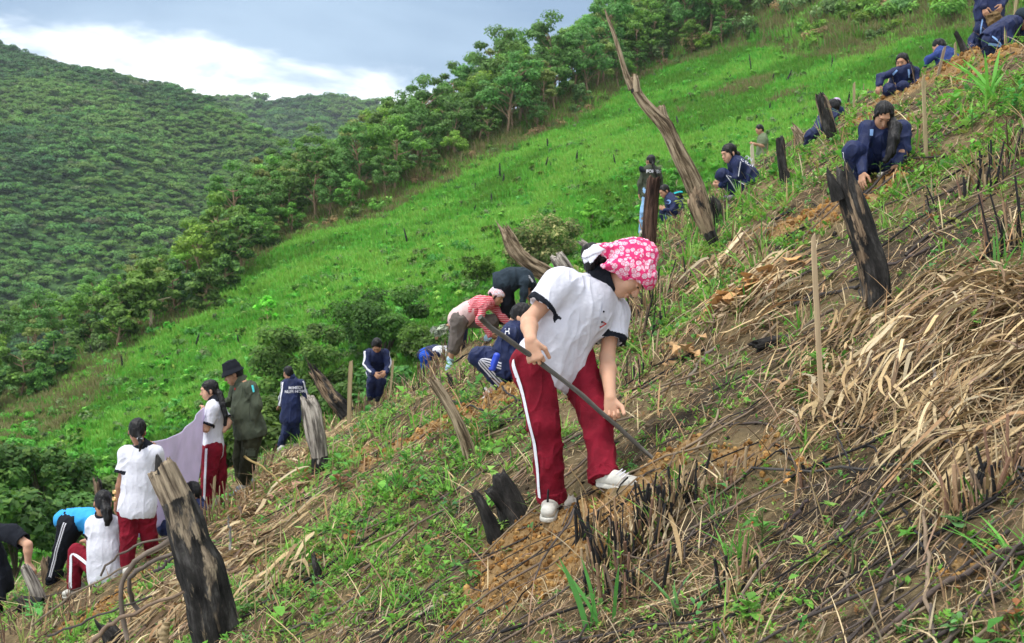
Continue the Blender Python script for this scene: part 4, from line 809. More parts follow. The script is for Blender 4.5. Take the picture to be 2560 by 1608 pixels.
person('person in navy jacket with three white shoulder stripes crouching half hidden behind the charred stump', 12.7, 1.0,
    dict(head=(481, 1233, 0), neck=(492, 1260, 0), pel=(480, 1335, .1), shL=(500, 1274, -.1), shR=(486, 1268, .2), elL=(478, 1318, -.15), wrL=(440, 1328, -.1), hdL=(425, 1330, -.1), hipL=(476, 1345, 0), knL=(410, 1318, -.05), anL=(432, 1372, 0), toL=(415, 1380, 0), hipR=(474, 1345, .2), knR=(415, 1320, .25), anR=(435, 1372, .25)),
    fd=(-.8, .3, -.5), skin=1, top=('jacket', C_NAVY), sleeve=1, pants=C_NAVY, hair=dict(tail=[(497, 1240, -.02), (500, 1246, -.03)], r=.04), stripe=None, extras=None)
p = person('schoolboy in navy tracksuit with white lettering on his back walking away downhill', 19.6, .93,
    dict(head=(720, 932, 0), neck=(729, 946, 0), pel=(727, 1042, 0), shL=(713, 958, 0), shR=(752, 958, 0), elL=(707, 992, -.02), wrL=(702, 1012, .05), hdL=(693, 1021, .1), elR=(764, 992, .05), wrR=(770, 1012, .2), hdR=(775, 1022, .25), hipL=(719, 1050, 0), hipR=(735, 1050, 0), knL=(714, 1082, 0), anL=(703, 1112, .1), toL=(696, 1124, .2), knR=(737, 1080, .1), anR=(741, 1108, .3), toR=(741, 1118, .4)),
    fd=(-.55, .8, -.2), skin=1, top=('jacket', C_NAVY), sleeve=1, pants=C_NAVY, hair=dict(cap=1), stripe=(C_STRIPE, 1, .03, 'L'), fat=1.1, hem=.04)
sleeve_stripes(p, 'L', C_STRIPE, 2, .032, Vector((-.8, -.6, 0))); sleeve_stripes(p, 'R', C_STRIPE, 1, .03, Vector((.8, -.6, .2)), False)
text_on(p['tb'], ['MIMEDI', 'NUPI HOME'], P(741, 972, 19.6), (1, 0, .02), (0, 0, 1), .068, C_STRIPE, p['top'], bold=.03)
p = person('girl in navy tracksuit with white arm stripes bending forward to face us by a stake', 18.4, .98,
    dict(head=(942, 864, -.1), neck=(943, 881, 0), pel=(943, 925, .3), shR=(923, 882, .02), shL=(964, 882, .02), elR=(917, 912, -.02), wrR=(935, 934, -.15), hdR=(944, 941, -.2), elL=(970, 910, -.02), wrL=(966, 930, -.15), hdL=(957, 938, -.2), hipR=(933, 932, .25), hipL=(953, 932, .25), knR=(930, 952, -.02), knL=(953, 952, 0), anR=(926, 988, .1), anL=(944, 990, .15), toR=(923, 996, 0), toL=(943, 998, 0)),
    fd=(0, -.6, -.8), up=(0, -.75, .6), skin=1, top=('jacket', C_NAVY), sleeve=1, pants=C_NAVY, hair=dict(), shoes=C_BLACK, stripe=(C_STRIPE, 1, .035, 'R'))
sleeve_stripes(p, 'R', C_STRIPE, 2, .028); sleeve_stripes(p, 'L', C_STRIPE, 2, .028)
p = person('person with a white cap and navy jacket doubled over low near the bushes', 18.8, .9,
    dict(head=(1110, 884, -.1), neck=(1094, 876, 0), pel=(1064, 886, .05), shR=(1093, 884, -.14), shL=(1096, 878, .15), elR=(1100, 900, -.1), hipR=(1063, 892, -.06), hipL=(1066, 892, .1), knR=(1064, 918, 0), anR=(1066, 940, .1), knL=(1070, 918, .15), anL=(1070, 940, .2)),
    fd=(.5, -.3, -.8), up=(.8, 0, .6), skin=1, top=('jacket', C_NAVY), sleeve=1, pants=C_ROYAL, hair=None, hem=0)
f = Field(.012); f.ell(p['hp'](0, -.01, .03), V3((.10, .13, .11))); f.ell(P(1098, 878, 18.7), (.12, .1, .09)); part(p, 'white_cap', f, C_STRIPE)
p = person('person in navy top half hidden behind the red-striped woman, holding out a bunch of seedlings', 15.4, .9,
    dict(head=(1152, 786, .1), neck=(1148, 800, 0), pel=(1142, 862, .1), shL=(1134, 806, -.1), shR=(1160, 808, .1), elL=(1118, 818, -.12), wrL=(1101, 829, -.12), hdL=(1094, 838, -.12), hipL=(1138, 868, .05), knL=(1136, 895, 0), anL=(1140, 915, .1)),
    fd=(-.8, -.2, -.5), skin=1, top=('tee', C_NAVY), sleeve=.45, sl_r=.055, pants=C_NAVY, hair=dict(), hem=0)
sd_ = make_bush(301, .16, 160, .035, (.25, .30, .22), (.6, .62, .5), .8, 'seedlings', 5, False); o = obj('seedlings', sd_); o.location = P(1104, 846, 15.25); tag(o, 'bunch of pale seedlings held in an outstretched hand', 'seedlings')
p = person('woman in red striped shirt, taupe knee trousers and patterned headscarf stooping to plant', 14.3, .93,
    dict(head=(1242, 741, 0), neck=(1224, 755, 0), cht=(1200, 763, 0), wst=(1172, 778, 0), pel=(1152, 794, 0), shR=(1208, 762, -.15), shL=(1232, 763, .16), elR=(1200, 800, -.18), wrR=(1224, 836, -.1), hdR=(1240, 845, -.06), elL=(1256, 792, .1), wrL=(1276, 812, .12),
         hipR=(1148, 800, -.08), knR=(1139, 852, -.04), anR=(1125, 902, .02), toR=(1119, 920, -.1), hipL=(1168, 800, .1), knL=(1232, 802, .12), anL=(1228, 842, .18), toL=(1240, 852, .1)),
    fd=(.78, -.4, -.45), up=(.35, -.1, .93), skin=1, top=('jacket', C_REDSTR), sleeve=1, sl_r=.06, pants=C_TAUPE, shin=True, legr=1.12, shoes=cloth_mat('pale_blue_shoe', (.42, .62, .72)), hair=dict(), fat=.98, hem=-.0)
def red_extras(p):
    hp, M, hs = p['hp'], p['M'], p['hs']; f = Field(.007); f.ell(hp(0, -.01, .045), V3((.092, .112, .092))*hs, M, .02); f.ell(hp(0, -.09, .0), V3((.04, .05, .05))*hs, M, .03); f.ell(hp(0, .1, -.035), V3((.1, .075, .075))*hs, M, .01, '-'); f.ell(hp(0, .03, -.1), V3((.13, .12, .08))*hs, M, .01, '-')
    part(p, 'headscarf', f, C_SCARF2, parent=p['hair']); Q = p['Q']; g = Field(.008); g.cone(Q['pel'], Q['wst'], .175, .160, .03, p['fr'], 1.25); part(p, 'undershirt', g, C_DPINK, fold(.006))
red_extras(p)
p = person('person in dark slate top bent double beside the twisted log, arms hanging', 14.4, .95,
    dict(head=(1334, 732, .05), neck=(1322, 706, 0), cht=(1302, 693, 0), wst=(1278, 694, 0), pel=(1262, 708, 0), shR=(1312, 706, -.14), shL=(1318, 700, .15), elR=(1310, 732, -.16), wrR=(1306, 752, -.14), hdR=(1304, 762, -.12), elL=(1326, 740, .1), hipR=(1262, 718, -.07), hipL=(1266, 716, .1), knR=(1266, 760, -.03), anR=(1262, 800, .05), knL=(1272, 764, .15), anL=(1268, 800, .2), toR=(1272, 806, 0), toL=(1276, 806, .15)),
    fd=(.3, 0, -.95), up=(.9, 0, .3), skin=1, top=('jacket', C_GREY), sleeve=1, sl_r=.064, pants=C_BLACK, shoes=C_BLACK, hair=dict(), fat=1.12)
for j in range(2): ribbon(p['tb'], [P(1322, 690+5*j, 14.3), P(1336, 701+5*j, 14.3)], [Vector((0, -1, .5))]*2, .016, 'stripe', C_STRIPE, p['top'], segs=8)
p = person('girl in navy tracksuit with three leg stripes and white sandals crouching behind the digging woman', 10.0, 1.03,
    dict(head=(1303, 796, .05), neck=(1294, 828, 0), cht=(1282, 850, 0), wst=(1276, 876, 0), pel=(1282, 905, 0), shL=(1274, 836, -.14), shR=(1302, 834, .18), elL=(1262, 880, -.10), wrL=(1240, 880, .22), hdL=(1228, 885, .3), hipL=(1272, 915, -.07), knL=(1197, 892, -.10), anL=(1252, 955, -.04), hipR=(1288, 915, .12), knR=(1212, 890, .22), anR=(1262, 950, .2), toL=(1213, 984, -.08), toR=(1230, 970, .15)),
    fd=(-.8, .35, -.45), skin=0, top=('jacket', C_NAVY), sleeve=1, pants=C_NAVY, shoes=None, hair=dict(tail=[(1316, 800, 0), (1322, 812, -.03)], r=.05), fat=1.15, legr=1.08, stripe=(C_STRIPE, 3, .013, 'L', {'L': (-.1, -1, -.12)}), hem=.05)
text_on(p['tb'], ['H'], P(1268, 835, 9.9), (1, 0, .1), (0, 0, 1), .07, C_STRIPE, p['top'])
def sandal(p, q, mat):
    an, to = p['Q']['an'+q], p['Q']['to'+q]; s = 1.0; ax = (to-an); ax = ax.normalized(); up_ = Vector((0, 0, 1)); up_ = (up_-ax*up_.dot(ax)).normalized(); b = to-ax*.19-up_*.03; f = Field(.005); f.cone(b, to-up_*.03+ax*.02, .036, .044, 0, up_, 2.8); so = part(p, 'sandal', f, mat)
    for t in (.55, .85):
        f = Field(.004); c = b.lerp(to, t)+up_*.02; sx = ax.cross(up_); f.cone(c-sx*.038-up_*.02, c+up_*.018, .011, .012, .01).cone(c+up_*.018, c+sx*.038-up_*.02, .012, .011, .01); part(p, 'strap', f, mat, parent=so)
sandal(p, 'L', C_SHOE); sandal(p, 'R', C_SHOE)
f = Field(.004); c = P(1236, 905, 9.68); f.cone(c+Vector((-.02, 0, -.06)), c+Vector((.02, 0, .05)), .03, .03, 0); f.cone(c+Vector((-.025, 0, -.08)), c+Vector((-.02, 0, -.04)), .024, .024, 0, None, 1, '-'); V, Fq = f.mesh(); tag(obj('cup', npmesh('cup', V, Fq, [(lambda B: B.color((.02, .06, .5)).m)(MatB('blue_plastic', .3, .5))], smooth=True)), 'blue plastic cup on the crouching girl\'s striped thigh', 'cup')
# people beyond the post and the leaning tree
p = person('girl in olive jacket reading FOREST and light blue jeans standing behind the tall post', 19.5, .84,
    dict(head=(1626, 403, 0), neck=(1627, 418, 0), pel=(1624, 476, 0), shL=(1609, 428, 0), shR=(1646, 428, 0), elL=(1601, 460, 0), wrL=(1598, 484, .05), hdL=(1598, 498, .03), elR=(1652, 460, .1), wrR=(1650, 480, .2), hipL=(1617, 482, 0), hipR=(1634, 482, 0), knL=(1608, 530, 0), anL=(1603, 580, .1), knR=(1632, 530, .1), anR=(1632, 580, .2), toL=(1600, 592, .2), toR=(1630, 592, .3)),
    fd=(-.6, .75, -.1), skin=1, top=('jacket', C_OLIVE), sleeve=1, pants=C_JEAN, legr=.85, hair=dict(tail=[(1632, 411, -.1), (1637, 428, -.14), (1643, 446, -.13)], r=.03, tie=C_STRIPE))
text_on(p['tb'], ['FOREST'], P(1633, 434, 19.5), (1, 0, 0), (0, 0, 1), .075, C_STRIPE, p['top'], bold=.03)
f = Field(.01); f.ell(P(1604, 424, 19.4), (.045, .05, .05)); f.cone(P(1602, 420, 19.4), P(1612, 428, 19.3), .03, .02); V, Fq = f.mesh(); tag(obj('camera_bag', npmesh('camera_bag', V, Fq, [C_BLACK], smooth=True)), 'small black camera bag at the shoulder of the girl in olive', 'bag')
p = person('boy in navy tracksuit crouching between the tall post and the leaning tree', 18.2, .86,
    dict(head=(1661, 479, 0), neck=(1674, 493, 0), pel=(1690, 543, 0), shL=(1686, 504, -.13), shR=(1672, 502, .15), elL=(1684, 528, -.18), wrL=(1662, 525, -.22), hdL=(1652, 519, -.2), hipL=(1688, 550, -.07), knL=(1660, 532, -.1), anL=(1668, 572, 0), toL=(1655, 580, -.05), hipR=(1690, 550, .1), knR=(1660, 534, .1), anR=(1668, 572, .15)),
    fd=(-.8, -.35, -.5), skin=1, top=('jacket', C_NAVY), sleeve=1, pants=C_NAVY, hair=dict(cap=0), stripe=(C_PALE, 1, .012, 'L', {'L': (0, -1, .1)}))
text_on(p['tb'], ['●'], P(1668, 512, 18.2), (1, 0, 0), (0, 0, 1), .09, C_PALE, p['top'], 'chest_badge')
p = person('person with a turquoise headband crouching behind the boy in navy', 19.0, .84,
    dict(head=(1694, 492, 0), neck=(1702, 504, 0), pel=(1708, 545, 0), shL=(1712, 512, -.1), shR=(1694, 510, .12), elL=(1718, 532, -.1), hipL=(1708, 552, 0), knL=(1690, 545, -.05), anL=(1700, 575, 0)),
    fd=(-.7, .6, -.2), skin=1, top=('jacket', C_NAVY), sleeve=1, pants=C_NAVY, hair=dict(cap=1))
f = Field(.01); f.ell(p['hp'](0, -.02, .05), V3((.088, .108, .09))*.84, p['M']); f.cut(p['hp'](0, 0, .085), p['M'][:, 2]); f.cut(p['hp'](0, 0, .045), -p['M'][:, 2]); part(p, 'headband', f, cloth_mat('turquoise', (.04, .6, .6)))
p = person('girl with dark fringe in navy tracksuit squatting in profile with clasped hands, lilac shoes', 13.7, .95,
    dict(head=(1822, 384, 0), neck=(1838, 405, 0), cht=(1853, 424, 0), wst=(1870, 444, 0), pel=(1877, 466, 0), shL=(1848, 413, -.13), shR=(1832, 411, .15), elL=(1843, 446, -.15), wrL=(1806, 462, -.08), hdL=(1790, 465, -.04), elR=(1825, 446, .15), wrR=(1804, 462, .04), hdR=(1789, 467, .02),
         hipL=(1869, 474, -.08), knL=(1808, 437, -.10), anL=(1838, 482, -.04), toL=(1822, 495, -.08), hipR=(1869, 474, .1), knR=(1804, 440, .14), anR=(1832, 482, .12), toR=(1812, 495, .08)),
    fd=(-.86, -.42, -.3), skin=0, top=('jacket', C_NAVY), sleeve=1, pants=C_NAVY, shoes=C_PINK, hair=dict(bangs=1, tail=[(1845, 385, 0), (1848, 392, -.02)], r=.036), stripe=(C_STRIPE, 1, .009, 'L', {'L': (0, -1, .1)}), fat=1.12, hem=.09, hands={'L': dict(curl=.7), 'R': dict(curl=.7)})
sleeve_stripes(p, 'L', C_STRIPE, 1, .010, Vector((0, -1, .2)), False); text_on(p['tb'], ['ON', 'C SCH'], P(1870, 400, 13.6), (.85, 0, -.4), (.4, 0, .85), .06, C_STRIPE, p['top'])
p = person('man in sage green T-shirt and black trousers standing far up the slope in profile', 20.5, .74,
    dict(head=(1899, 325, 0), neck=(1907, 339, 0), pel=(1905, 390, 0), shL=(1911, 350, -.1), shR=(1904, 348, .12), elL=(1908, 366, -.12), wrL=(1888, 360, -.14), hdL=(1882, 358, -.14), elR=(1900, 366, .12), wrR=(1886, 362, .05), hipL=(1907, 396, -.05), knL=(1905, 415, -.05), anL=(1904, 438, 0), hipR=(1903, 396, .08), knR=(1901, 415, .06), anR=(1900, 438, .08), toL=(1896, 444, 0), toR=(1892, 444, 0)),
    fd=(-.9, -.2, -.5), skin=1, top=('tee', C_SAGE), sleeve=.75, sl_r=.07, pants=C_BLACK, hair=dict(cap=1), fat=1.15)
p = person('girl in navy tracksuit squatting to plant a seedling, long hair falling to her knees', 9.75, 1.03,
    dict(head=(2208, 290, -.08), neck=(2214, 322, .05), cht=(2212, 350, .05), wst=(2210, 378, .12), pel=(2208, 402, .22), shR=(2172, 324, .02), shL=(2253, 322, .02), elR=(2153, 380, -.06), wrR=(2156, 432, -.2), hdR=(2154, 459, -.24), elL=(2260, 376, -.05), wrL=(2246, 412, -.18), hdL=(2243, 440, -.22),
         hipR=(2172, 408, .2), hipL=(2240, 406, .2), knR=(2134, 378, -.08), anR=(2142, 446, .05), toR=(2138, 462, -.05), knL=(2232, 392, -.02), anL=(2222, 430, .12), toL=(2200, 440, .0)),
    fd=(-.12, -.72, -.68), up=(0, -.6, .8), skin=1, top=('jacket', C_NAVY), sleeve=1, sl_r=.068, pants=C_NAVY, fat=1.1, legr=1.1, hem=0, hair=dict(tail=[(2238, 318, -.15), (2234, 350, -.24), (2226, 382, -.26), (2215, 402, -.26)], r=.052), hs=.92, stripe=(C_STRIPE, 1, .010, 'R', {'R': (-.9, -.4, 0)}), hands={'R': dict(curl=.25), 'L': dict(curl=.3)})
for (x, y) in ((2177, 332), (2243, 332)): ribbon(p['tb'], [P(x, y-5, 9.7), P(x-1, y+11, 9.7)], [Vector((0, -1, .3))]*2, .028, 'shoulder_trim', C_PALE, p['top'], segs=6)
p = person('girl in navy tracksuit with pale blue piping squatting near the crest and looking left', 13.9, .87,
    dict(head=(2256, 155, 0), neck=(2264, 174, 0), pel=(2250, 222, .18), shR=(2238, 180, 0), shL=(2284, 180, .05), elR=(2203, 193, -.03), wrR=(2198, 212, -.1), hdR=(2193, 230, -.12), elL=(2289, 208, -.02), wrL=(2280, 228, -.1), hdL=(2276, 238, -.12), hipR=(2238, 232, .12), hipL=(2262, 230, .15), knR=(2222, 224, -.15), anR=(2226, 250, .0), knL=(2256, 216, -.15), anL=(2250, 248, 0), toR=(2220, 256, -.1), toL=(2246, 254, -.1)),
    fd=(-.6, -.7, -.35), skin=1, top=('jacket', C_NAVY), sleeve=1, pants=C_NAVY, hair=dict(tail=[(2274, 162, 0), (2281, 180, -.05), (2284, 198, -.08)], r=.042), fat=1.05)
for (a, b) in (((2245, 172), (2228, 190)), ((2272, 172), (2276, 190))): ribbon(p['tb'], [P(*a, 13.8), P(*b, 13.8)], [Vector((0, -1, .3))]*2, .022, 'shoulder_trim', C_PALE, p['top'], segs=8)
p = person('boy in blue tracksuit bent over with his back to the camera beside a charred stub', 14.6, .82,
    dict(head=(2347, 117, .2), neck=(2354, 130, .1), pel=(2382, 168, 0), shL=(2344, 137, 0), shR=(2376, 132, .1), elL=(2322, 148, 0), wrL=(2312, 164, 0), hdL=(2308, 172, 0), elR=(2398, 146, .05), wrR=(2402, 160, 0), hipL=(2372, 176, 0), knL=(2345, 172, .1), hipR=(2392, 176, 0), knR=(2384, 180, .2)),
    fd=(-.7, .6, -.4), skin=1, top=('jacket', cloth_mat('faded_navy', (.035, .06, .20))), sleeve=1, pants=C_NAVY, hair=dict(cap=1), fat=1.3, hem=.03)
p = person('small child in open navy jacket over a red top sitting at the crest', 16.0, .66,
    dict(head=(2443, 80, 0), neck=(2443, 92, 0), pel=(2443, 120, .05), shR=(2432, 98, 0), shL=(2454, 98, 0), elR=(2426, 112, -.05), wrR=(2428, 122, -.1), elL=(2458, 112, -.05), hipR=(2436, 124, 0), knR=(2432, 120, -.1), anR=(2434, 132, 0), hipL=(2450, 124, 0), knL=(2452, 120, -.1)),
    fd=(0, -1, 0), skin=2, top=('jacket', C_NAVY), sleeve=1, pants=C_NAVY, hair=dict(cap=1))
ribbon(p['tb'], [P(2443, 94, 15.8), P(2443, 114, 15.8)], [Vector((0, -1, 0))]*2, .10, 'red_shirt', C_RED, p['top'], segs=8)
p = person('person in navy tracksuit standing at the top edge holding a brown bag, head cropped', 13.9, .92,
    dict(head=(2478, -92, 0), neck=(2476, -66, 0), pel=(2474, 26, 0), shR=(2452, -52, 0), shL=(2500, -52, 0), elR=(2449, -8, 0), wrR=(2459, 18, -.12), hdR=(2466, 38, -.16), elL=(2512, -6, 0), wrL=(2506, 14, -.12), hdL=(2496, 30, -.16), hipR=(2463, 34, 0), hipL=(2485, 34, 0), knR=(2455, 74, -.02), anR=(2453, 114, .05), toR=(2450, 126, -.05), knL=(2478, 70, .08), anL=(2470, 112, .15), toL=(2468, 124, .05)),
    fd=(.2, -.9, -.3), skin=1, top=('jacket', C_NAVY), sleeve=1, pants=C_NAVY, hair=dict(), stripe=(C_PALE, 1, .016, 'R', {'R': (-.5, -.85, 0)}), fat=1.12, legr=1.05)
f = Field(.009); f.ell(P(2484, 50, 13.75), (.09, .06, .11)); f.cone(P(2492, 34, 13.72), P(2484, 48, 13.75), .02, .06); V, Fq = f.mesh(fold(.02, (14, 14, 14))); tag(obj('bag', npmesh('bag', V, Fq, [cloth_mat('brown_sacking', (.20, .13, .06), var=.4)], smooth=True)), 'crumpled brown bag held by the standing person in navy', 'bag')
p = person('girl in navy tracksuit and dark beanie kneeling at the right edge, hand in soil', 12.8, .93,
    dict(head=(2556, 50, .05), neck=(2538, 58, .03), cht=(2520, 70, 0), wst=(2502, 84, 0), pel=(2484, 98, 0), shR=(2524, 66, -.14), shL=(2552, 74, .16), elR=(2521, 102, -.16), wrR=(2541, 126, -.2), hdR=(2554, 138, -.22), elL=(2566, 104, .1), wrL=(2572, 126, 0), hipR=(2481, 106, -.08), knR=(2506, 128, -.1), anR=(2470, 132, 0), hipL=(2486, 106, .1), knL=(2514, 126, .2), anL=(2478, 130, .3)),
    fd=(.55, -.65, -.55), skin=2, top=('jacket', C_NAVY), sleeve=1, sl_r=.07, pants=C_NAVY, fat=1.15, hair=dict(tail=[(2534, 62, -.05), (2540, 84, -.1), (2545, 104, -.12)], r=.05), stripe=(C_PALE, 1, .02, 'R', {'R': (-.3, -.9, .3)}), hem=.03)
f = Field(.007); f.ell(p['hp'](0, -.01, .055), V3((.094, .112, .09))*.93, p['M']); f.cut(p['hp'](0, 0, .03), -p['M'][:, 2]); part(p, 'beanie', f, C_GREY)
person('boy whose head and shoulders show just over the crest behind the long-haired girl', 17.2, .78,
    dict(head=(2176, 245, 0), neck=(2176, 259, 0), pel=(2174, 300, .1), shR=(2161, 266, 0), shL=(2191, 266, 0), elR=(2156, 288, -.05), elL=(2196, 288, -.05), wrR=(2166, 298, -.1), wrL=(2186, 298, -.1)), fd=(-.1, -.9, -.4), skin=2, top=('jacket', C_NAVY), sleeve=1, pants=None, hair=dict(cap=1))
p = person('child in pale cap and blue striped jacket behind the slanting dark stump', 16.2, .74,
    dict(head=(2091, 262, 0), neck=(2088, 274, 0), pel=(2094, 312, .1), shL=(2076, 280, 0), shR=(2102, 280, 0), elL=(2074, 298, .05), elR=(2108, 296, .05)), fd=(.2, .9, -.3), skin=1, top=('jacket', C_NAVY), sleeve=1, pants=None, hair=dict(cap=1))
ribbon(p['tb'], [P(2083, 276, 16.1), P(2094, 300, 16.1)], [Vector((0, -1, .2))]*2, .07, 'shoulder_trim', C_PALE, p['top'], segs=8)
f = Field(.009); f.ell(p['hp'](0, -.01, .06), V3((.09, .11, .07))*.74, p['M']); part(p, 'cap', f, C_PINK)
person('person in navy crouching behind the stump, only the legs showing at its left', 14.6, .84,
    dict(head=(2082, 268, .5), neck=(2078, 285, .45), pel=(2062, 318, .3), shL=(2070, 295, .5), shR=(2086, 295, .5), hipL=(2056, 322, .2), knL=(2026, 338, .1), anL=(2018, 366, .2), toL=(2010, 372, .1), hipR=(2062, 324, .3), knR=(2030, 340, .3), anR=(2022, 366, .35)), fd=(-.5, .7, -.3), skin=1, top=('jacket', C_NAVY), sleeve=1, pants=C_NAVY, hair=dict(cap=1))
# the lilac sheet
def sheet_cloth():
    A, Bq, Cq, Dq = P(382, 1104, 11.95), P(511, 1018, 13.5), P(488, 1250, 13.35), P(330, 1352, 12.0); n, m = 70, 60; V = np.zeros((n, m, 3))
    for i in range(n):
        for j in range(m):
            s, t = i/(n-1), j/(m-1); p = A.lerp(Bq, s).lerp(Dq.lerp(Cq, s), t); sag = -.10*math.sin(math.pi*s)*(1-t*.6); p = p+Vector((0, 0, sag))
            fo = .06*math.sin(9*s+3.2*t)*t**.5*(1-abs(s-.5))+.035*math.sin(22*s+2*t+1.5*math.sin(5*t))+.05*math.exp(-((s-.86)/.07)**2)*math.sin(6*t+2); V[i, j] = p+Vector((-.2, -1, 0))*fo
    i = np.arange(n*m).reshape(n, m); f = np.stack([i[:-1, :-1], i[:-1, 1:], i[1:, 1:], i[1:, :-1]], -1).reshape(-1, 4)
    B = MatB('lilac_sheet', .75, .2); B.color(B.mix(1, (.80, .72, .90), B.ramp(B.noise(3, 4), [(.3, .85), (.7, 1.1)]), 'MULTIPLY')).translucent(.25)
    o = tag(obj('sheet', npmesh('sheet', V.reshape(-1, 3), f, [B.m], smooth=True)), 'lilac cloth sheet stretched between two girls in white polos', 'sheet'); so = o.modifiers.new('thick', 'SOLIDIFY'); so.thickness = .004
sheet_cloth()
# ---------------------------------------------------------------- charred stumps, dead trees, stakes
def wood_mat(name, char, w1, w2, cs=1.0, rough=.9):
    B = MatB(name, rough, .2); cx = B.N.new('ShaderNodeCombineXYZ'); B.L.new(B.attr('pu', 'Fac'), cx.inputs[0]); B.L.new(B.attr('pw', 'Fac'), cx.inputs[1]); B.L.new(B.attr('pv', 'Fac'), cx.inputs[2])
    def nz(scale, det, st, dist=0.0):
        mp = B.N.new('ShaderNodeMapping'); mp.inputs['Scale'].default_value = st; B.L.new(cx.outputs[0], mp.inputs[0]); n = B.N.new('ShaderNodeTexNoise'); n.inputs['Scale'].default_value = scale; n.inputs['Detail'].default_value = det; n.inputs['Roughness'].default_value = .65; n.inputs['Distortion'].default_value = dist
        B.L.new(mp.outputs[0], n.inputs['Vector']); return n.outputs['Fac']
    fine = nz(30, 8, (1, 1, .10)); wood = B.ramp(fine, [(.36, tuple(x*.35 for x in w1)), (.45, w1), (.58, w2), (.72, tuple(min(1, x*1.25) for x in w2))]); wood = B.mix(.6, wood, B.ramp(nz(2.5, 5, (1, 1, .6)), [(.35, .55), (.65, 1.1)]), 'MULTIPLY')
    ck = B.ramp(nz(14, 7, (1, 1, .35)), [(.35, (.006, .006, .006)), (.52, (.030, .028, .026)), (.64, (.085, .08, .075)), (.78, (.17, .16, .15))])
    m = B.math('ADD', nz(4.2*cs, 8, (1, 1, .26), .6), B.attr('burn', 'Fac')); t = 1-char; B.color(B.mix(B.ramp(m, [(t-.02, 0.), (t+.02, 1.)]), wood, ck))
    B.bump(B.mix(.5, fine, nz(40, 6, (1, 1, .25))), 1.0, .03); return B.m
M_CHAR = wood_mat('charred_wood', .50, (.16, .11, .07), (.38, .28, .18)); M_CHARB = wood_mat('charred_peeling_wood', .555, (.17, .13, .09), (.40, .32, .22)); M_CHAR2 = wood_mat('burnt_black_wood', .66, (.10, .06, .04), (.24, .15, .09)); M_GREYW = wood_mat('weathered_grey_wood', .34, (.16, .14, .12), (.48, .43, .37)); M_TANW = wood_mat('dead_tan_wood', .27, (.14, .10, .06), (.42, .33, .22)); M_POST = wood_mat('red_brown_trunk', .33, (.035, .018, .013), (.13, .075, .052), .7)
M_PALE = wood_mat('pale_split_wood', .12, (.22, .17, .11), (.45, .37, .25))
def trunk_mesh(pts, rad, seed, burn=lambda v: 0, jag=.5, nseg=44, rough=.12, flat=1.0, nring=None):
    pts = np.array(pts, float); rad = np.array(rad, float); L = np.concatenate([[0], np.cumsum(np.linalg.norm(np.diff(pts, axis=0), axis=1))]); n = nring or int(max(14, L[-1]/.025)); t = np.linspace(0, L[-1], n)
    C = np.stack([np.interp(t, L, pts[:, j]) for j in range(3)], 1)
    for _ in range(6): C[1:-1] = (C[:-2]+2*C[1:-1]+C[2:])/4
    R = np.interp(t, L, rad); R[1:-1] = (R[:-2]+R[1:-1]*2+R[2:])/4; T = np.gradient(C, axis=0); T /= np.linalg.norm(T, axis=1)[:, None]; A = np.cross(T, (0, -1, 0)); A /= np.linalg.norm(A, axis=1)[:, None]; Bv = np.cross(T, A)
    th = np.arange(nseg)/nseg*2*np.pi; TH, TT = np.meshgrid(th, t); r0 = rad.max(); sx, sy = np.cos(TH), np.sin(TH)
    g = .93+rough*(1.1*np.abs(vn(sx*2.6+seed, sy*2.6, TT*1.2))-.5*np.abs(vn(sx*6, sy*6+seed, TT*3.0))+.6*vn(sx*11, sy*11, TT*7+seed)-.5*np.abs(vn(sx*5, sy*5, TT*1.5+seed))-.9*np.clip(vn(sx*2.2+9, sy*2.2, TT*5+seed)-.45, 0, 1))
    RR = R[:, None]*g; P_ = C[:, None]+RR[..., None]*(A[:, None]*sx[..., None]+Bv[:, None]*sy[..., None]*flat)
    # jagged broken top: rings near the top slide along the axis by an angle-dependent amount
    jj = jag*r0*(vn(np.cos(th)*1.4+seed, np.sin(th)*1.4, 3)*1.3+.7*vn(np.cos(th)*4, np.sin(th)*4+seed, 5)+.5*vn(np.cos(th)*9, np.sin(th)*9+seed, 8)); wgt = np.clip(1-(t[-1]-t)/(r0*1.6), 0, 1)[:, None]**1.5
    P_ = P_+(wgt*jj[None])[..., None]*T[-1]
    top = P_[-1]; cen = C[-1]-T[-1]*r0*.35*jag; caps = [P_, (cen+(top-cen)*.7-T[-1]*r0*.18*jag)[None], (cen+(top-cen)*.35-T[-1]*r0*.1*jag)[None], np.tile(cen, (1, nseg, 1))]
    P_ = np.concatenate(caps, 0); m = len(P_); i = np.arange(m*nseg).reshape(m, nseg); j = np.roll(i, -1, 1); f = np.stack([i[:-1], j[:-1], j[1:], i[1:]], -1).reshape(-1, 4)
    tv = np.concatenate([t, t[-1:]-r0*.1, t[-1:]-r0*.2, t[-1:]-r0*.3]); pv = np.repeat(tv, nseg)+seed*3; ra = np.concatenate([R, R[-1:]*.7, R[-1:]*.4, R[-1:]*.05]); pu = (ra[:, None]*np.cos(th)[None]).ravel(); pw = (ra[:, None]*np.sin(th)[None]).ravel(); bn = np.repeat([burn(v/t[-1]) for v in tv], nseg)
    return P_.reshape(-1, 3), f, dict(pu=pu, pw=pw, pv=pv, burn=bn)
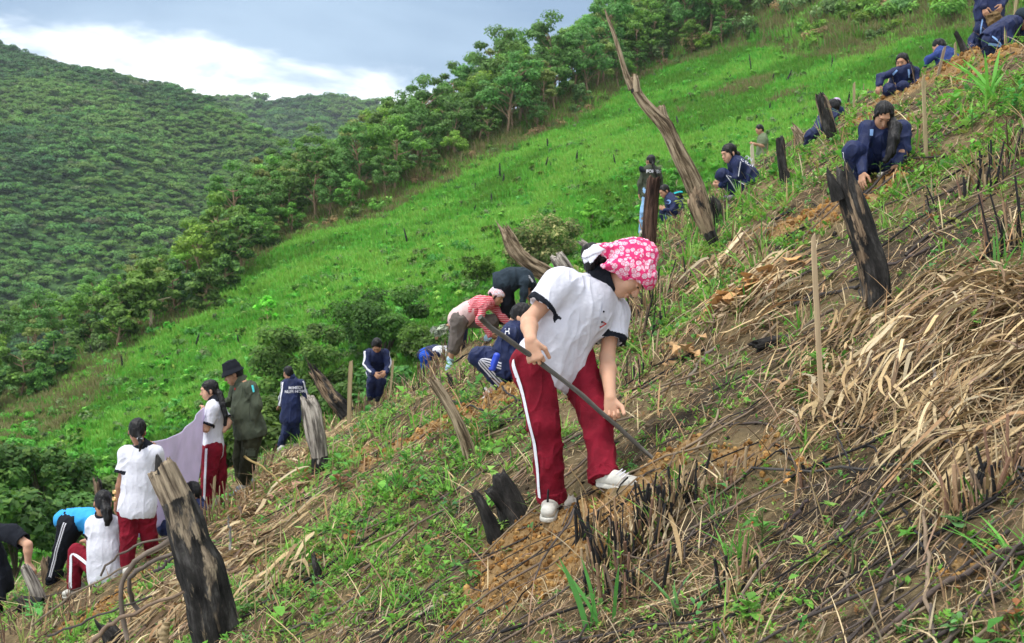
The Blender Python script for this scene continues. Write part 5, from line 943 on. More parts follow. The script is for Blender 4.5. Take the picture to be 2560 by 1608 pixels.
def stump(label, rows, mat, d=None, seed=1, burn=lambda v: 0, jag=.5, name='stump', cat='tree stump', group=None, branches=(), rough=.14, sink=.22, base=None, nseg=44):
    """rows: (x px, y px, width px[, extra depth]) from the base up"""
    bx, by = (rows[0][0], rows[0][1]) if base is None else base
    g = G(bx, by) if d is None else None; d = g.y if d is None else d; pts = [P(r[0], r[1], d+(r[3] if len(r) > 3 else 0)) for r in rows]; rad = [r[2]*.5*d/F for r in rows]
    dirn = (pts[0]-pts[1]).normalized(); pts = [pts[0]+dirn*sink]+pts; rad = [rad[0]*1.08]+rad
    V, f, at = trunk_mesh(pts, rad, seed, burn, jag, nseg, rough); loc = Vector(pts[1]); me = npmesh('trunk' if branches else name, V-np.array(loc), f, [mat], smooth=True, attrs=at)
    if not branches: o = obj(name, me); o.location = loc; return tag(o, label, cat, group)
    e = empty(name, loc, label, cat, group); t = obj('trunk', me); t.parent = e
    for k, br in enumerate(branches):
        bp = [P(r[0], r[1], d+(r[3] if len(r) > 3 else 0)) for r in br]; br_ = [r[2]*.5*d/F for r in br]; V, f, at = trunk_mesh(bp, br_, seed+k+5, burn, jag*1.2, 30, rough*.8); b = obj('branch', npmesh('branch', V-np.array(loc), f, [mat], smooth=True, attrs=at)); b.parent = e
    return e
ST = []
stump('large leaning charred stump with peeling tan bark in the left foreground', [(562, 1660, 128), (543, 1608, 122), (507, 1440, 116), (470, 1340, 102), (450, 1270, 88), (420, 1205, 78), (403, 1168, 74)], M_CHARB, seed=3, jag=.16, rough=.16, base=(548, 1600), burn=lambda v: -.13 if v > .86 else (.02 if v < .3 else .0), name='stump',
      branches=[[(400, 1185, 30, -.05), (396, 1150, 16, -.05), (392, 1138, 7, -.05)], [(425, 1180, 26, 0), (422, 1152, 14, 0), (421, 1144, 8, 0)]])
stump('grey weathered stump with split bark and blackened foot below the walking boy', [(801, 1180, 46), (798, 1130, 46), (789, 1080, 50), (783, 1040, 50), (776, 1012, 44), (770, 998, 34)], M_GREYW, seed=5, jag=.45, rough=.22, burn=lambda v: .25 if v < .38 else -.1)
stump('smooth slanting tan dead trunk rising left of the digging woman', [(1178, 1148, 42), (1160, 1090, 32), (1135, 1035, 29), (1105, 985, 29), (1082, 952, 28)], M_TANW, seed=8, jag=.5, rough=.14)
stump('charred forked stump by the dug soil in front of the digging woman', [(1286, 1298, 86), (1274, 1258, 76), (1260, 1222, 62), (1252, 1200, 48), (1249, 1186, 38)], M_CHAR2, seed=12, jag=.15, rough=.2, burn=lambda v: .1,
      branches=[[(1262, 1268, 40, -.02), (1240, 1240, 34, -.04), (1222, 1222, 26, -.05)], [(1244, 1352, 48, -.12), (1226, 1310, 38, -.12), (1208, 1270, 28, -.12), (1198, 1244, 24, -.12), (1184, 1230, 18, -.12)]])
stump('tall dark scorched stump with two horns standing in straw below the long-haired girl', [(2190, 782, 70), (2190, 718, 74), (2181, 660, 76), (2166, 615, 74), (2140, 530, 72), (2122, 478, 62), (2113, 445, 46), (2108, 422, 30)], M_CHAR, seed=14, jag=.4, rough=.13, burn=lambda v: .04, branches=[[(2096, 500, 40, -.03), (2082, 462, 26, -.04), (2070, 432, 14, -.04), (2067, 424, 6, -.04)]])
stump('tall leaning dead tree with a bare forked spike reaching into the sky', [(1776, 572, 20), (1766, 530, 30), (1752, 498, 42), (1742, 478, 47), (1724, 435, 46), (1702, 393, 42), (1682, 350, 39), (1664, 314, 39), (1636, 286, 32), (1605, 252, 28), (1584, 218, 25), (1577, 204, 18)], M_TANW, seed=17, jag=.3, rough=.15, name='dead_tree', cat='dead tree', burn=lambda v: .22 if v < .28 else -.06,
      branches=[[(1662, 312, 36, .02), (1655, 290, 32, .02), (1652, 275, 31, .02), (1651, 266, 29, .02)], [(1582, 222, 24, 0), (1566, 190, 15, 0), (1550, 135, 12, 0), (1535, 85, 10, 0), (1520, 45, 8, 0), (1512, 25, 3, 0)], [(1590, 232, 26, -.02), (1588, 205, 24, -.02), (1586, 192, 18, -.02)]])
stump('burnt curved foot of wood below the leaning dead tree', [(1790, 618, 26), (1772, 580, 34), (1752, 540, 44), (1742, 505, 50), (1738, 480, 44)], M_CHAR, seed=19, jag=.8, rough=.2, burn=lambda v: .05 if v < .5 else -.1)
stump('short black charred stub right of the leaning dead tree', [(1800, 560, 30), (1796, 530, 30), (1788, 505, 26), (1783, 495, 16)], M_CHAR2, seed=20, jag=.5, rough=.2, burn=lambda v: .2)
stump('tall straight red-brown post-like trunk in front of the girl in olive', [(1620, 662, 40), (1621, 630, 40), (1623, 580, 40), (1627, 520, 38), (1632, 470, 37), (1635, 446, 37)], M_POST, seed=23, jag=.25, rough=.07, burn=lambda v: .45 if v < .25 else -.15, name='dead_tree', cat='dead tree')
stump('slim black charred stump above the squatting girl with a fringe', [(1966, 456, 32), (1957, 420, 24), (1953, 385, 23), (1950, 350, 24), (1948, 344, 18)], M_CHAR, seed=26, jag=.3, rough=.2, burn=lambda v: .15)
stump('slanting dark brown stump near the crest below the squatting girls', [(2084, 352, 30), (2070, 310, 34), (2062, 275, 34), (2054, 248, 30), (2049, 236, 20)], M_CHAR, seed=29, jag=.35, rough=.2, burn=lambda v: .02)
stump('ragged brown stub at the crest left of the slanting stump', [(2008, 364, 34), (2000, 345, 26), (1994, 330, 20), (1988, 324, 12)], M_TANW, seed=30, jag=1.0, rough=.3, burn=lambda v: .05)
stump('twisted grey-brown fallen log behind the digging woman\'s shoulder', [(1362, 684, 44), (1330, 665, 40), (1300, 640, 38), (1282, 615, 36), (1272, 590, 30), (1264, 575, 26)], M_TANW, d=15.2, seed=33, jag=.9, rough=.35, name='log', cat='log', burn=lambda v: .08)
stump('short grey sawn stump just behind the digging woman\'s back', [(1420, 690, 46), (1405, 660, 42), (1392, 640, 36)], M_GREYW, d=13.6, seed=36, jag=.3, rough=.18)
stump('thin slanting grey branch behind the pink headscarf', [(1510, 645, 26), (1480, 625, 20), (1454, 606, 16)], M_GREYW, d=15, seed=37, jag=.6, rough=.25, name='log', cat='log')
stump('black stub curving to the left beside the boy bent over in blue', [(2416, 138, 26), (2408, 118, 18), (2400, 102, 14), (2390, 84, 12)], M_CHAR2, seed=39, jag=.5, rough=.2, burn=lambda v: .2)
stump('black forked branch stub with a pale inner split near the bushes', [(845, 1010, 40), (828, 990, 36), (808, 960, 30), (792, 940, 24)], M_CHAR, seed=41, d=17.5, jag=1, rough=.3, burn=lambda v: .03, branches=[[(815, 990, 20, -.03), (797, 965, 16, -.03), (782, 930, 11, -.03), (772, 908, 8, -.03)]])
stump('split greyish stump under the man\'s hand at the left edge', [(108, 1530, 34), (100, 1500, 34), (82, 1455, 30), (68, 1428, 28), (64, 1418, 24)], M_GREYW, d=12.0, seed=43, jag=.5, rough=.25, burn=lambda v: -.0)
stump('short brown stump behind the one the man leans on', [(124, 1500, 26), (118, 1440, 26), (114, 1405, 24), (113, 1396, 20)], M_CHAR, d=12.9, seed=44, jag=.7, rough=.2)
stump('low black burnt stub on its side at the lower left', [(98, 1518, 44), (75, 1515, 44), (52, 1512, 44)], M_CHAR2, seed=45, d=11.7, jag=.3, rough=.2, burn=lambda v: .1, sink=.02, name='log', cat='log')
stump('blunt black stub low behind the branches at the bottom left', [(290, 1612, 56), (278, 1590, 52), (262, 1568, 42)], M_CHAR2, seed=46, jag=.6, rough=.2, burn=lambda v: .2)
stump('small black stake-like stub in the green weeds at lower centre left', [(800, 1455, 22), (792, 1425, 20), (786, 1400, 15), (783, 1388, 8)], M_CHAR2, seed=47, jag=.6, rough=.2, burn=lambda v: .2)
stump('charred black log half buried in the straw left of the pale stake', [(1970, 852, 30), (1930, 858, 34), (1890, 868, 34)], M_CHAR2, seed=48, jag=.6, rough=.3, burn=lambda v: .2, sink=.01, name='log', cat='log')
stump('small dark knob of wood poking above the squatting girl\'s head', [(250, 1260, 26), (248, 1235, 20), (244, 1208, 20)], M_CHAR, d=14.5, seed=49, jag=1, rough=.3)
for k, (x0, y0, x1, y1, w_, lab) in enumerate([(1130, 972, 1118, 934, 14, 'thin black charred stub left of the crouching girl'), (1768, 540, 1762, 500, 12, 'thin black stem beside the foot of the leaning dead tree'), (1880, 1190, 1893, 1140, 6, 'thin charred stick standing right of the dug hollow'), (2390, 1240, 2384, 1180, 9, 'thin charred stalk in the straw at the lower right'), (1715, 720, 1708, 640, 7, 'thin blackened sapling above the pink headscarf'), (2512, 640, 2508, 540, 9, 'black burnt stalk at the right edge of the straw')]):
    stump(lab, [(x0, y0, w_), ((x0+x1)/2+2, (y0+y1)/2, w_*.8), (x1, y1, w_*.4)], M_CHAR2, seed=60+k, jag=.5, burn=lambda v: .25, nseg=12, cat='burnt stem', name='burnt_stem')
def stake(label, x0, y0, x1, y1, w_, col=(.46, .36, .20), d=None, dd=0.0, group='pale wooden planting stakes'):
    g = G(x0, y0) if d is None else P(x0, y0, d); d = g.y; a = g-Vector((0, 0, .12)); b = P(x1, y1, d+dd); r = w_*.5*d/F; ax = (b-a).normalized(); sx = ax.cross(Vector((0, 1, 0))).normalized(); sy = ax.cross(sx); V = []; n = 12
    for i in range(n):
        t = i/(n-1); c = a.lerp(b, t)+sx*.12*r*math.sin(5*t+x0)
        for (p, q) in ((-1, -.5), (-.15, -.75), (1, -.45), (.9, .5), (-.9, .55)): V.append(c+sx*p*r*(1-.25*t*(t > .95))+sy*q*r)
    V = np.array([list(v) for v in V]); V[-5:, :] += np.array(ax)*np.array([[.02], [.008], [-.01], [.0], [.012]]); i = np.arange(n*5).reshape(n, 5); j = np.roll(i, -1, 1); f = np.stack([i[:-1], j[:-1], j[1:], i[1:]], -1).reshape(-1, 4)
    c = np.tile(col, (len(V), 1))*np.tile([1.0, .62, 1.05, .8, .8], n)[:, None]; me = npmesh('stake', V, [f, i[-1:][:, :]], [M_STAKE], cols=c); return tag(obj('stake', me), label, 'stake', group)
B = MatB('split_bamboo', .7, .3); B.color(B.mix(.75, B.attr('col'), B.ramp(B.noise(30, 5, .6, (1, 1, .06)), [(.3, .5), (.6, 1.1)]), 'MULTIPLY')); M_STAKE = B.m
stake('tall pale split stake with an orange streak standing in the straw pile', 2058, 1055, 2034, 592, 13, (.50, .37, .22))
stake('pale stake on the slope to the right of the long-haired girl', 2316, 405, 2309, 192, 9, dd=-.1)
stake('pale broad stake between the boy walking off and the bent girl', 872, 1042, 877, 904, 11, d=15.5)
stake('thin pale stake just right of the bent navy girl', 976, 962, 982, 902, 6, d=17)
stake('slim pale stake left of the crest child behind the slanting stump', 2136, 268, 2135, 208, 6, d=15.4)
stake('whitish split stake behind the squatting girl with a fringe', 1887, 502, 1880, 362, 9, (.66, .58, .40), d=13.9)
stake('pale stake in front of the trousers of the girl holding the sheet', 532, 1262, 537, 1192, 7, d=12.9)
stake('slanting brownish stake before the boy bent over in blue', 2336, 205, 2362, 118, 7, (.33, .25, .17), d=13.3)
stake('faint pale stake above the kneeling girl at the top right', 2533, 60, 2541, -10, 6, d=15.5)
stake('short pointed pale stake tips beside the black curved stub', 2390, 135, 2388, 108, 6, d=14.4)
# ---------------------------------------------------------------- field: shrubs, saplings, small stumps
def GH(px, py, lo=30, hi=190):
    u = (px-CX)/F; v = (CY-py)/F; d = np.linspace(lo, hi, 1600); f = ground_h(u*d, d, False)-v*d; i = int(np.argmax(f > 0))
    if f[i] <= 0: i = int(np.argmax(f/d))
    return Vector((u*d[i], d[i], float(ground_h(u*d[i], d[i]))))
def big_bush(label, px, py, wpx, hpx, seed, col, hue, n=9000, leaf=.085, d=None, flat=None, clumps=26, group=None):
    g = GH(px, py) if d is None else P(px, py, d); r = wpx*.5*g.y/F; me = make_bush(seed, r, n, leaf, col, hue, (hpx/wpx)*1.55, 'shrub', clumps); o = obj('shrub', me); o.location = g; print('bush', px, py, round(g.y, 1), round(r, 1)); return tag(o, label, 'shrub', group)
big_bush('large rounded dark green bush with bare stems behind the walking schoolboy', 770, 1010, 235, 240, 401, (0.092, 0.172, 0.031), (0.187, 0.283, 0.050), 15000)
big_bush('dense dark bush behind the bent navy girl', 960, 900, 230, 190, 402, (0.069, 0.155, 0.024), (0.125, 0.233, 0.037), 13000)
big_bush('low dark thicket in the gully right of the dense bush', 1080, 905, 170, 90, 403, (0.082, 0.155, 0.024), (0.146, 0.250, 0.037), 7000)
big_bush('rounded bush with pale blossoms behind the digging woman', 1355, 680, 190, 150, 404, (0.104, 0.190, 0.039), (0.624, 0.533, 0.250), 11000)
big_bush('small airy green bush left of the twisted log', 1190, 715, 80, 85, 405, (0.117, 0.259, 0.033), (0.187, 0.333, 0.050), 3000)
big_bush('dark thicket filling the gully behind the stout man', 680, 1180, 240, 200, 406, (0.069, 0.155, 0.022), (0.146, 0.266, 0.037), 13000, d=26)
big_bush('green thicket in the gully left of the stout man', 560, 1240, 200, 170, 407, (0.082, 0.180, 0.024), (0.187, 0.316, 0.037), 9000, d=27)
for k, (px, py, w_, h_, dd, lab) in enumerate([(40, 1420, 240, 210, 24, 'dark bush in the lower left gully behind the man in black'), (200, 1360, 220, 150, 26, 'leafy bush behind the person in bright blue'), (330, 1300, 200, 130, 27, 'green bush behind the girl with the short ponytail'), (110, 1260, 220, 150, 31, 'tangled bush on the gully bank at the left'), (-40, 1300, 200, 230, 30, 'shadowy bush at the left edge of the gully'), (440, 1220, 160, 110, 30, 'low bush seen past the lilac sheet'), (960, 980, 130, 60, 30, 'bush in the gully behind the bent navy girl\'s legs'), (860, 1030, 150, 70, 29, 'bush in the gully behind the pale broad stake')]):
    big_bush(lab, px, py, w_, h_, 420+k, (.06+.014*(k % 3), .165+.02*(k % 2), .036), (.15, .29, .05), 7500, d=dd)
def hill_tree(label, px, py, hpx, seed, group=None, **kw):
    g = GH(px, py); h = hpx*g.y/F; tr, cr = make_tree(seed, h*.95, kw.pop('spread', .36)*h, **kw); print('tree', px, py, round(g.y), round(h, 1)); return copies('tree', [('trunk', tr), ('crown', cr)], g, 0, 1, label, 'tree', group)
hill_tree('tall tree with a thin pale leaning trunk at the left edge of the grass', 385, 832, 205, 501, spread=.42, ncl=20, nleaf=260, leaf=.16, col=(0.154, 0.302, 0.053), hue=(0.240, 0.410, 0.070), bare=.45, tcol=(0.819, 0.605, 0.422), trunk_r=.14, lean=-.12)
hill_tree('bright green sapling with a slim stem on the grass above the large bush', 672, 812, 88, 502, spread=.42, ncl=12, nleaf=80, leaf=.10, col=(0.230, 0.583, 0.053), hue=(0.295, 0.739, 0.088), bare=.45, trunk_r=.04, tcol=(0.768, 0.562, 0.317))
hill_tree('bright green young tree on the grass above the blossoming bush', 1478, 580, 100, 503, spread=.36, ncl=12, nleaf=90, leaf=.10, col=(0.205, 0.562, 0.053), hue=(0.258, 0.697, 0.088), bare=.35, trunk_r=.04)
hill_tree('green young tree partly behind the leaning dead tree', 1690, 500, 95, 504, spread=.42, ncl=12, nleaf=110, leaf=.10, col=(0.128, 0.367, 0.053), hue=(0.166, 0.451, 0.070), bare=.3, trunk_r=.04, tcol=(1.024, 0.778, 0.528))
hill_tree('slender thin-crowned tree low on the left of the hill', 180, 1330, 240, 505, spread=.25, ncl=14, nleaf=90, leaf=.08, col=(0.128, 0.324, 0.053), hue=(0.184, 0.451, 0.070), bare=.3, trunk_r=.04)
hill_tree('small thin tree near the left edge above the gully', 70, 1230, 190, 506, spread=.32, ncl=14, nleaf=120, leaf=.08, col=(0.115, 0.302, 0.044), hue=(0.184, 0.410, 0.070), bare=.4, trunk_r=.035)
for k, (px, py, h_, lab) in enumerate([(600, 700, 175, 'tall bushy tree where the belt of trees meets the grass'), (520, 790, 150, 'dark leaning tree above the left part of the grass'), (450, 790, 165, 'bushy tree just right of the pale-trunked tree'), (300, 880, 190, 'dense dark green tree left of the pale-trunked tree'), (225, 880, 110, 'yellow-green small tree on the ridge at the left'), (560, 740, 120, 'low greyish tree on the ridge edge'), (140, 960, 150, 'dark tree at the foot of the ridge on the left'), (50, 1010, 175, 'dense dark tree at the left edge of the photo'), (-40, 1050, 190, 'dark tree cut by the left edge of the photo'), (95, 1000, 110, 'grey-green low tree at the left ridge foot'), (640, 640, 165, 'bushy tree at the left end of the ridge belt'), (700, 590, 165, 'broad tree behind the dry ridge edge')]):
    hill_tree(lab, px, py, h_, 520+k, spread=.40, ncl=20, nleaf=230, leaf=.16, col=[(.045, .11, .028), (.06, .14, .03), (.05, .12, .04), (.09, .18, .03)][k % 4], hue=(0.221, 0.410, 0.070), bare=.2, group='trees of the ridge belt')
FS = [(1145, 552), (1183, 540), (1195, 480), (1360, 432), (1370, 378), (1440, 412), (1375, 428), (1880, 186), (1842, 155), (1880, 170), (1740, 495), (1250, 455), (1255, 462), (1300, 470), (970, 600), (1020, 615), (535, 1040), (600, 870), (310, 925), (240, 905), (205, 1035), (1820, 205), (1928, 215), (1960, 218), (1690, 395), (1640, 420), (1920, 290), (1700, 330), (1530, 350), (2080, 180), (1230, 520), (1540, 425), (1125, 470), (490, 870), (1330, 520)]
SM = []
for k in range(4):
    V, f, at = trunk_mesh([(0, 0, -.2), (.02, 0, .2), (.08*(k-1), 0, .5+.1*k), (.14*(k-1.5), .02, .7+.15*k)], [.11, .10, .08, .05], 70+k, lambda v: .2, 1.0, 12, .2, nring=10); SM.append(npmesh('stump', V, f, [M_CHAR2], smooth=True, attrs=at))
for k, (px, py) in enumerate(FS):
    g = GH(px, py); o = obj('stump', SM[k % 4]); o.location = g; o.rotation_euler = (random.uniform(-.25, .25), random.uniform(-.4, .4), random.uniform(0, 6)); s = random.uniform(.6, 1.25)*g.y/85; o.scale = (s*.8, s*.8, s*(1.6 if px == 1880 and py == 186 else 1)); tag(o, 'small burnt black stub dotting the bright green hillside', 'tree stump', 'burnt stubs on the green hillside')
# low leafy plants dotted over the field
fu, fx, fy, ft = field_points(16000); LB = [make_bush(600+i, .42, 120, .075, c, h, .7, 'leafy_plant', 5, False) for i, (c, h) in enumerate([((.10, .35, .03), (.2, .46, .06)), ((.08, .26, .04), (.15, .32, .07)), ((.16, .34, .08), (.42, .48, .22)), ((.12, .32, .03), (.32, .46, .08)), ((.05, .18, .03), (.09, .26, .05))])]
sel = (RNG.random(len(fx)) < .5); fx, fy = fx[sel], fy[sel]; gn_scatter('hill_weeds', np.stack([fx, fy, ground_h(fx, fy)], 1), RNG.uniform(0, 6.28, len(fx)), RNG.uniform(.5, 1.9, len(fx)), RNG.choice([0, 0, 1, 2, 3, 4], len(fx)), LB, 'low leafy weeds dotted across the bright green hillside', 'weeds')
# ---------------------------------------------------------------- litter, weeds and stubble of the near slope
def near_pts(n, dlo=2.9, dhi=22, ulo=-.5, uhi=.5, pw=1.0):
    u = RNG.uniform(ulo, uhi, n); y = np.exp(math.log(dlo)+(math.log(dhi)-math.log(dlo))*RNG.random(n)**pw); return u*y, y
def region(lst):
    R = [(G(x, y), r, a) for x, y, r, a in lst]
    def f(x, y):
        m = np.zeros(len(x)); wx = x+.15*fbm(x*2.1, y*2.1, 3, 3); wy = y+.15*fbm(x*2.1, y*2.1, 8, 3)
        for g, r, a in R: m = np.maximum(m, a*np.exp(-((wx-g.x)**2+((wy-g.y)*.75)**2)/(r*r)))
        return m
    return f
STRAW = region([(2300, 900, .36, 1), (2420, 1020, .30, 1), (2200, 960, .28, 1), (2480, 760, .40, 1), (2300, 1080, .18, 1), (2500, 930, .3, 1), (2130, 870, .3, .9), (2350, 740, .35, .8), (2510, 1130, .16, .9), (2080, 960, .2, .8), (2060, 1060, .13, .7), (1960, 900, .22, .55), (1880, 730, .4, .9), (1800, 680, .35, .8), (1960, 780, .3, .7),
                (640, 1290, .55, 1), (700, 1200, .6, 1), (620, 1400, .45, 1), (540, 1440, .4, .9), (760, 1140, .6, .9), (680, 1480, .3, .7), (450, 1560, .4, .9), (420, 1500, .5, .8), (820, 1100, .6, .7), (1720, 1240, .14, .7), (2280, 1545, .07, .7), (2380, 1230, .08, .8)])
GREEN = region([(1000, 1250, .7, 1), (900, 1330, .6, 1), (1080, 1180, .6, 1), (780, 1430, .4, .8), (1050, 1400, .4, .8), (930, 1480, .4, .8), (1700, 560, .6, .9), (1830, 520, .6, .8), (1780, 620, .5, .8), (1900, 450, .7, .9), (2050, 420, .8, .8), (2250, 470, .6, .8), (2400, 380, .8, .9), (2480, 280, .8, .9), (1960, 640, .4, .7), (1720, 780, .4, .7), (1640, 860, .4, .6),
                (1350, 1120, .3, .7), (1300, 1060, .5, .8), (2450, 560, .5, .6), (1900, 1200, .2, .6), (1950, 1500, .25, .7), (1800, 1560, .22, .8), (2100, 1430, .2, .5), (2480, 1560, .2, .7), (600, 1540, .3, .7), (720, 1580, .25, .6), (200, 1590, .4, .5), (1100, 1540, .2, .6), (1180, 1010, .5, .5), (860, 1130, .5, .7), (2150, 330, 1, .6), (2300, 230, 1, .7)])
def pile_h(x, y): return .16*np.clip(STRAW(x, y), 0, 1)*(1-np.clip((8-y)/8, 0, .5))
def ribbons(x, y, L, Wd, phi, kap, lift, arch, cols, K=6, roll=None, wprof=None, z0=None):
    n = len(x); s = np.linspace(0, 1, K+1); S = s[None]*L[:, None]; ang = phi[:, None]+kap[:, None]*(s[None]-.5); dx = np.cos(ang); dy = np.sin(ang); st = L[:, None]/K
    X = x[:, None]+np.concatenate([np.zeros((n, 1)), np.cumsum(dx[:, :-1]*st, 1)], 1); Y = y[:, None]+np.concatenate([np.zeros((n, 1)), np.cumsum(dy[:, :-1]*st, 1)], 1)
    Z = (ground_h(X.ravel(), Y.ravel()).reshape(X.shape) if z0 is None else z0(X, Y))+lift[:, None]+arch[:, None]*np.sin(np.pi*s)[None]
    roll = RNG.uniform(-.9, .9, n) if roll is None else roll; rl = roll[:, None]+RNG.normal(0, .5, n)[:, None]*s[None]; wp = (wprof if wprof is not None else (np.minimum(1, 4*(1.04-s))*np.minimum(1, .45+3*s)))[None]*Wd[:, None]*.5
    ox = -dy*np.cos(rl)*wp; oy = dx*np.cos(rl)*wp; oz = np.sin(rl)*wp; A = np.stack([X-ox, Y-oy, Z-oz], -1); Bq = np.stack([X+ox, Y+oy, Z+oz], -1); V = np.stack([A, Bq], 2).reshape(-1, 3)
    i = np.arange(n*(K+1)*2).reshape(n, K+1, 2); f = np.stack([i[:, :-1, 0], i[:, :-1, 1], i[:, 1:, 1], i[:, 1:, 0]], -1).reshape(-1, 4); return V, f, np.repeat(cols, (K+1)*2, 0)
PAL = np.array([(.38, .28, .15), (.50, .39, .22), (.29, .20, .11), (.20, .135, .08), (.60, .50, .32), (.38, .24, .13), (.12, .08, .055), (.46, .40, .28), (.32, .22, .16)])
def straw_cols(n, w=None): return PAL[RNG.choice(len(PAL), n, p=w)]*np.array([1.15, 1.08, .98])*RNG.uniform(.75, 1.2, (n, 1))
def downslope(n, sd=.8): return RNG.choice([0, np.pi], n)+.25+RNG.normal(0, sd*1.25, n)
# 1 general straw, thin
x, y = near_pts(52000, 3.0, 21); k = RNG.random(len(x)) < (1-.65*ash_mask(x, y))*(.17+.5*np.clip(STRAW(x, y)*1.3, 0, 1)+.45*fbm(x*1.3, y*1.3, 12, 3)-.15*GREEN(x, y)-.6*dug_mask(x, y)); x, y = x[k], y[k]; n = len(x)
V, f, c = ribbons(x, y, RNG.uniform(.06, .38, n), RNG.uniform(.002, .0055, n)*np.clip(y/6, .8, 1.8), downslope(n, .9), RNG.normal(0, .7, n), RNG.uniform(.0, .03, n)+pile_h(x, y)*RNG.random(n)*.6, RNG.uniform(0, .05, n), straw_cols(n))
tag(obj('straw_litter', npmesh('straw_litter', V, f, [M_STRAW], cols=c)), 'fine dry straw and grass stalks littering the burnt slope', 'straw', None, 'stuff'); print('straw', n)
x, y = near_pts(90000, 3.0, 21); k = RNG.random(len(x)) < (.45+.5*fbm(x*1.1, y*1.1, 44, 3)-.7*dug_mask(x, y)); x, y = x[k], y[k]; n = len(x)
V, f, c = ribbons(x, y, RNG.uniform(.03, .13, n), RNG.uniform(.002, .006, n)*np.clip(y/6, .8, 2), RNG.uniform(0, 6.28, n), RNG.normal(0, 1.2, n), RNG.uniform(.0, .02, n), RNG.uniform(0, .02, n), straw_cols(n), K=3)
tag(obj('straw_litter', npmesh('straw_litter', V, f, [M_STRAW], cols=c)), 'short broken straw bits and leaf crumbs over the soil', 'straw', None, 'stuff')
def grain(x, y, sd): return .3+1.7*fbm(x*.8, y*.8, 77, 3)+RNG.normal(0, sd, len(x))+RNG.choice([0, np.pi], len(x))
# 2 broad dry leaves in the heaps
x, y = near_pts(90000, 3.0, 17); sm = STRAW(x, y); k = RNG.random(len(x)) < np.clip(sm*1.5-.62, 0, .75)*(1-.5*ash_mask(x, y)); x, y, sm = x[k], y[k], sm[k]; n = len(x)
V, f, c = ribbons(x, y, RNG.uniform(.12, .5, n), (.005+.019*RNG.random(n)**1.4)*np.clip(y/6, .8, 1.5), grain(x, y, .4), RNG.normal(0, 1.0, n), pile_h(x, y)*RNG.uniform(.1, 1.1, n), RNG.uniform(-.02, .06, n), straw_cols(n, [.18, .22, .15, .08, .14, .07, .05, .07, .04])*(.55+.6*RNG.random((n, 1))), K=7, roll=RNG.normal(0, .45, n))
tag(obj('dry_leaf_heap', npmesh('dry_leaf_heap', V, f, [M_STRAW], cols=c)), 'heaps of long curling dry grass leaves on the slope', 'straw', None, 'stuff'); print('leaves', n)
# 3 upright stray stalks and drooping leaves on the heaps
def blades(x, y, h, w_, lean, cols, K=5, z=None, bend=.6):
    n = len(x); a = RNG.uniform(0, 2*np.pi, n); s = np.linspace(0, 1, K+1)[None]; ca, sa = np.cos(a)[:, None], np.sin(a)[:, None]; out = lean[:, None]*(s+bend*s*s)*h[:, None]; up_ = h[:, None]*s*(1-.35*bend*lean[:, None]*s)
    z = ground_h(x, y) if z is None else z; X = x[:, None]+ca*out; Y = y[:, None]+sa*out; Z = z[:, None]+up_-.01; b = a+np.pi/2+RNG.normal(0, .6, n); wp = w_[:, None]*.5*np.minimum(1, 3*(1.02-s)); ox = np.cos(b)[:, None]*wp; oy = np.sin(b)[:, None]*wp
    A = np.stack([X-ox, Y-oy, Z], -1); Bq = np.stack([X+ox, Y+oy, Z], -1); V = np.stack([A, Bq], 2).reshape(-1, 3); i = np.arange(n*(K+1)*2).reshape(n, K+1, 2); f = np.stack([i[:, :-1, 0], i[:, :-1, 1], i[:, 1:, 1], i[:, 1:, 0]], -1).reshape(-1, 4); return V, f, np.repeat(cols, (K+1)*2, 0)
def join(L):
    Vs, Fs, Cs = [], [], []; b = 0
    for V, f, c in L: Vs.append(V); Fs.append(f+b); Cs.append(c); b += len(V)
    return np.concatenate(Vs), np.concatenate(Fs), np.concatenate(Cs)
x, y = near_pts(7000, 3.2, 20); k = RNG.random(len(x)) < .35+.5*STRAW(x, y); x, y = x[k], y[k]; n = len(x)
S1 = blades(x, y, RNG.uniform(.06, .3, n), RNG.uniform(.004, .009, n)*np.clip(y/6, .8, 1.8), np.abs(RNG.normal(.5, .5, n)), straw_cols(n))
tag(obj('dry_stalks', npmesh('dry_stalks', *S1[:2], [M_STRAW], cols=S1[2])), 'short dry stalks standing up out of the litter', 'dry stalks', None, 'stuff')
# green weeds: little rosettes of folded leaves
def leaves(C, D, L, Wd, cols, droop=.2):
    n = len(C); D = D/np.linalg.norm(D, axis=1)[:, None]; S = np.cross(D, np.array([0, 0, 1.])); S /= np.linalg.norm(S, axis=1)[:, None]+1e-9; N_ = np.cross(S, D); L = L[:, None]; Wd = Wd[:, None]
    tip = C+D*L-np.array([0, 0, 1.])*L*droop; mid = C+D*L*.45+N_*L*.02; l = C+D*L*.42+S*Wd*.5+N_*Wd*.14; r = C+D*L*.42-S*Wd*.5+N_*Wd*.14; l2 = C+D*L*.75+S*Wd*.34-np.array([0, 0, 1.])*L*droop*.5; r2 = C+D*L*.75-S*Wd*.34-np.array([0, 0, 1.])*L*droop*.5; m2 = C+D*L*.77-np.array([0, 0, 1.])*L*droop*.55
    V = np.stack([C, l, mid, r, l2, m2, r2, tip], 1).reshape(-1, 3); b = np.arange(n)[:, None]*8; q = np.concatenate([b+np.array([[1, 2, 5, 4]]), b+np.array([[2, 3, 6, 5]])]); t = np.concatenate([b+np.array([[0, 2, 1]]), b+np.array([[0, 3, 2]]), b+np.array([[4, 5, 7]]), b+np.array([[5, 6, 7]])])
    return V, q, t, np.repeat(cols, 8, 0)
GPAL = np.array([(.13, .34, .04), (.20, .44, .06), (.08, .24, .035), (.27, .46, .09), (.10, .28, .07), (.30, .34, .08), (.33, .17, .06)])
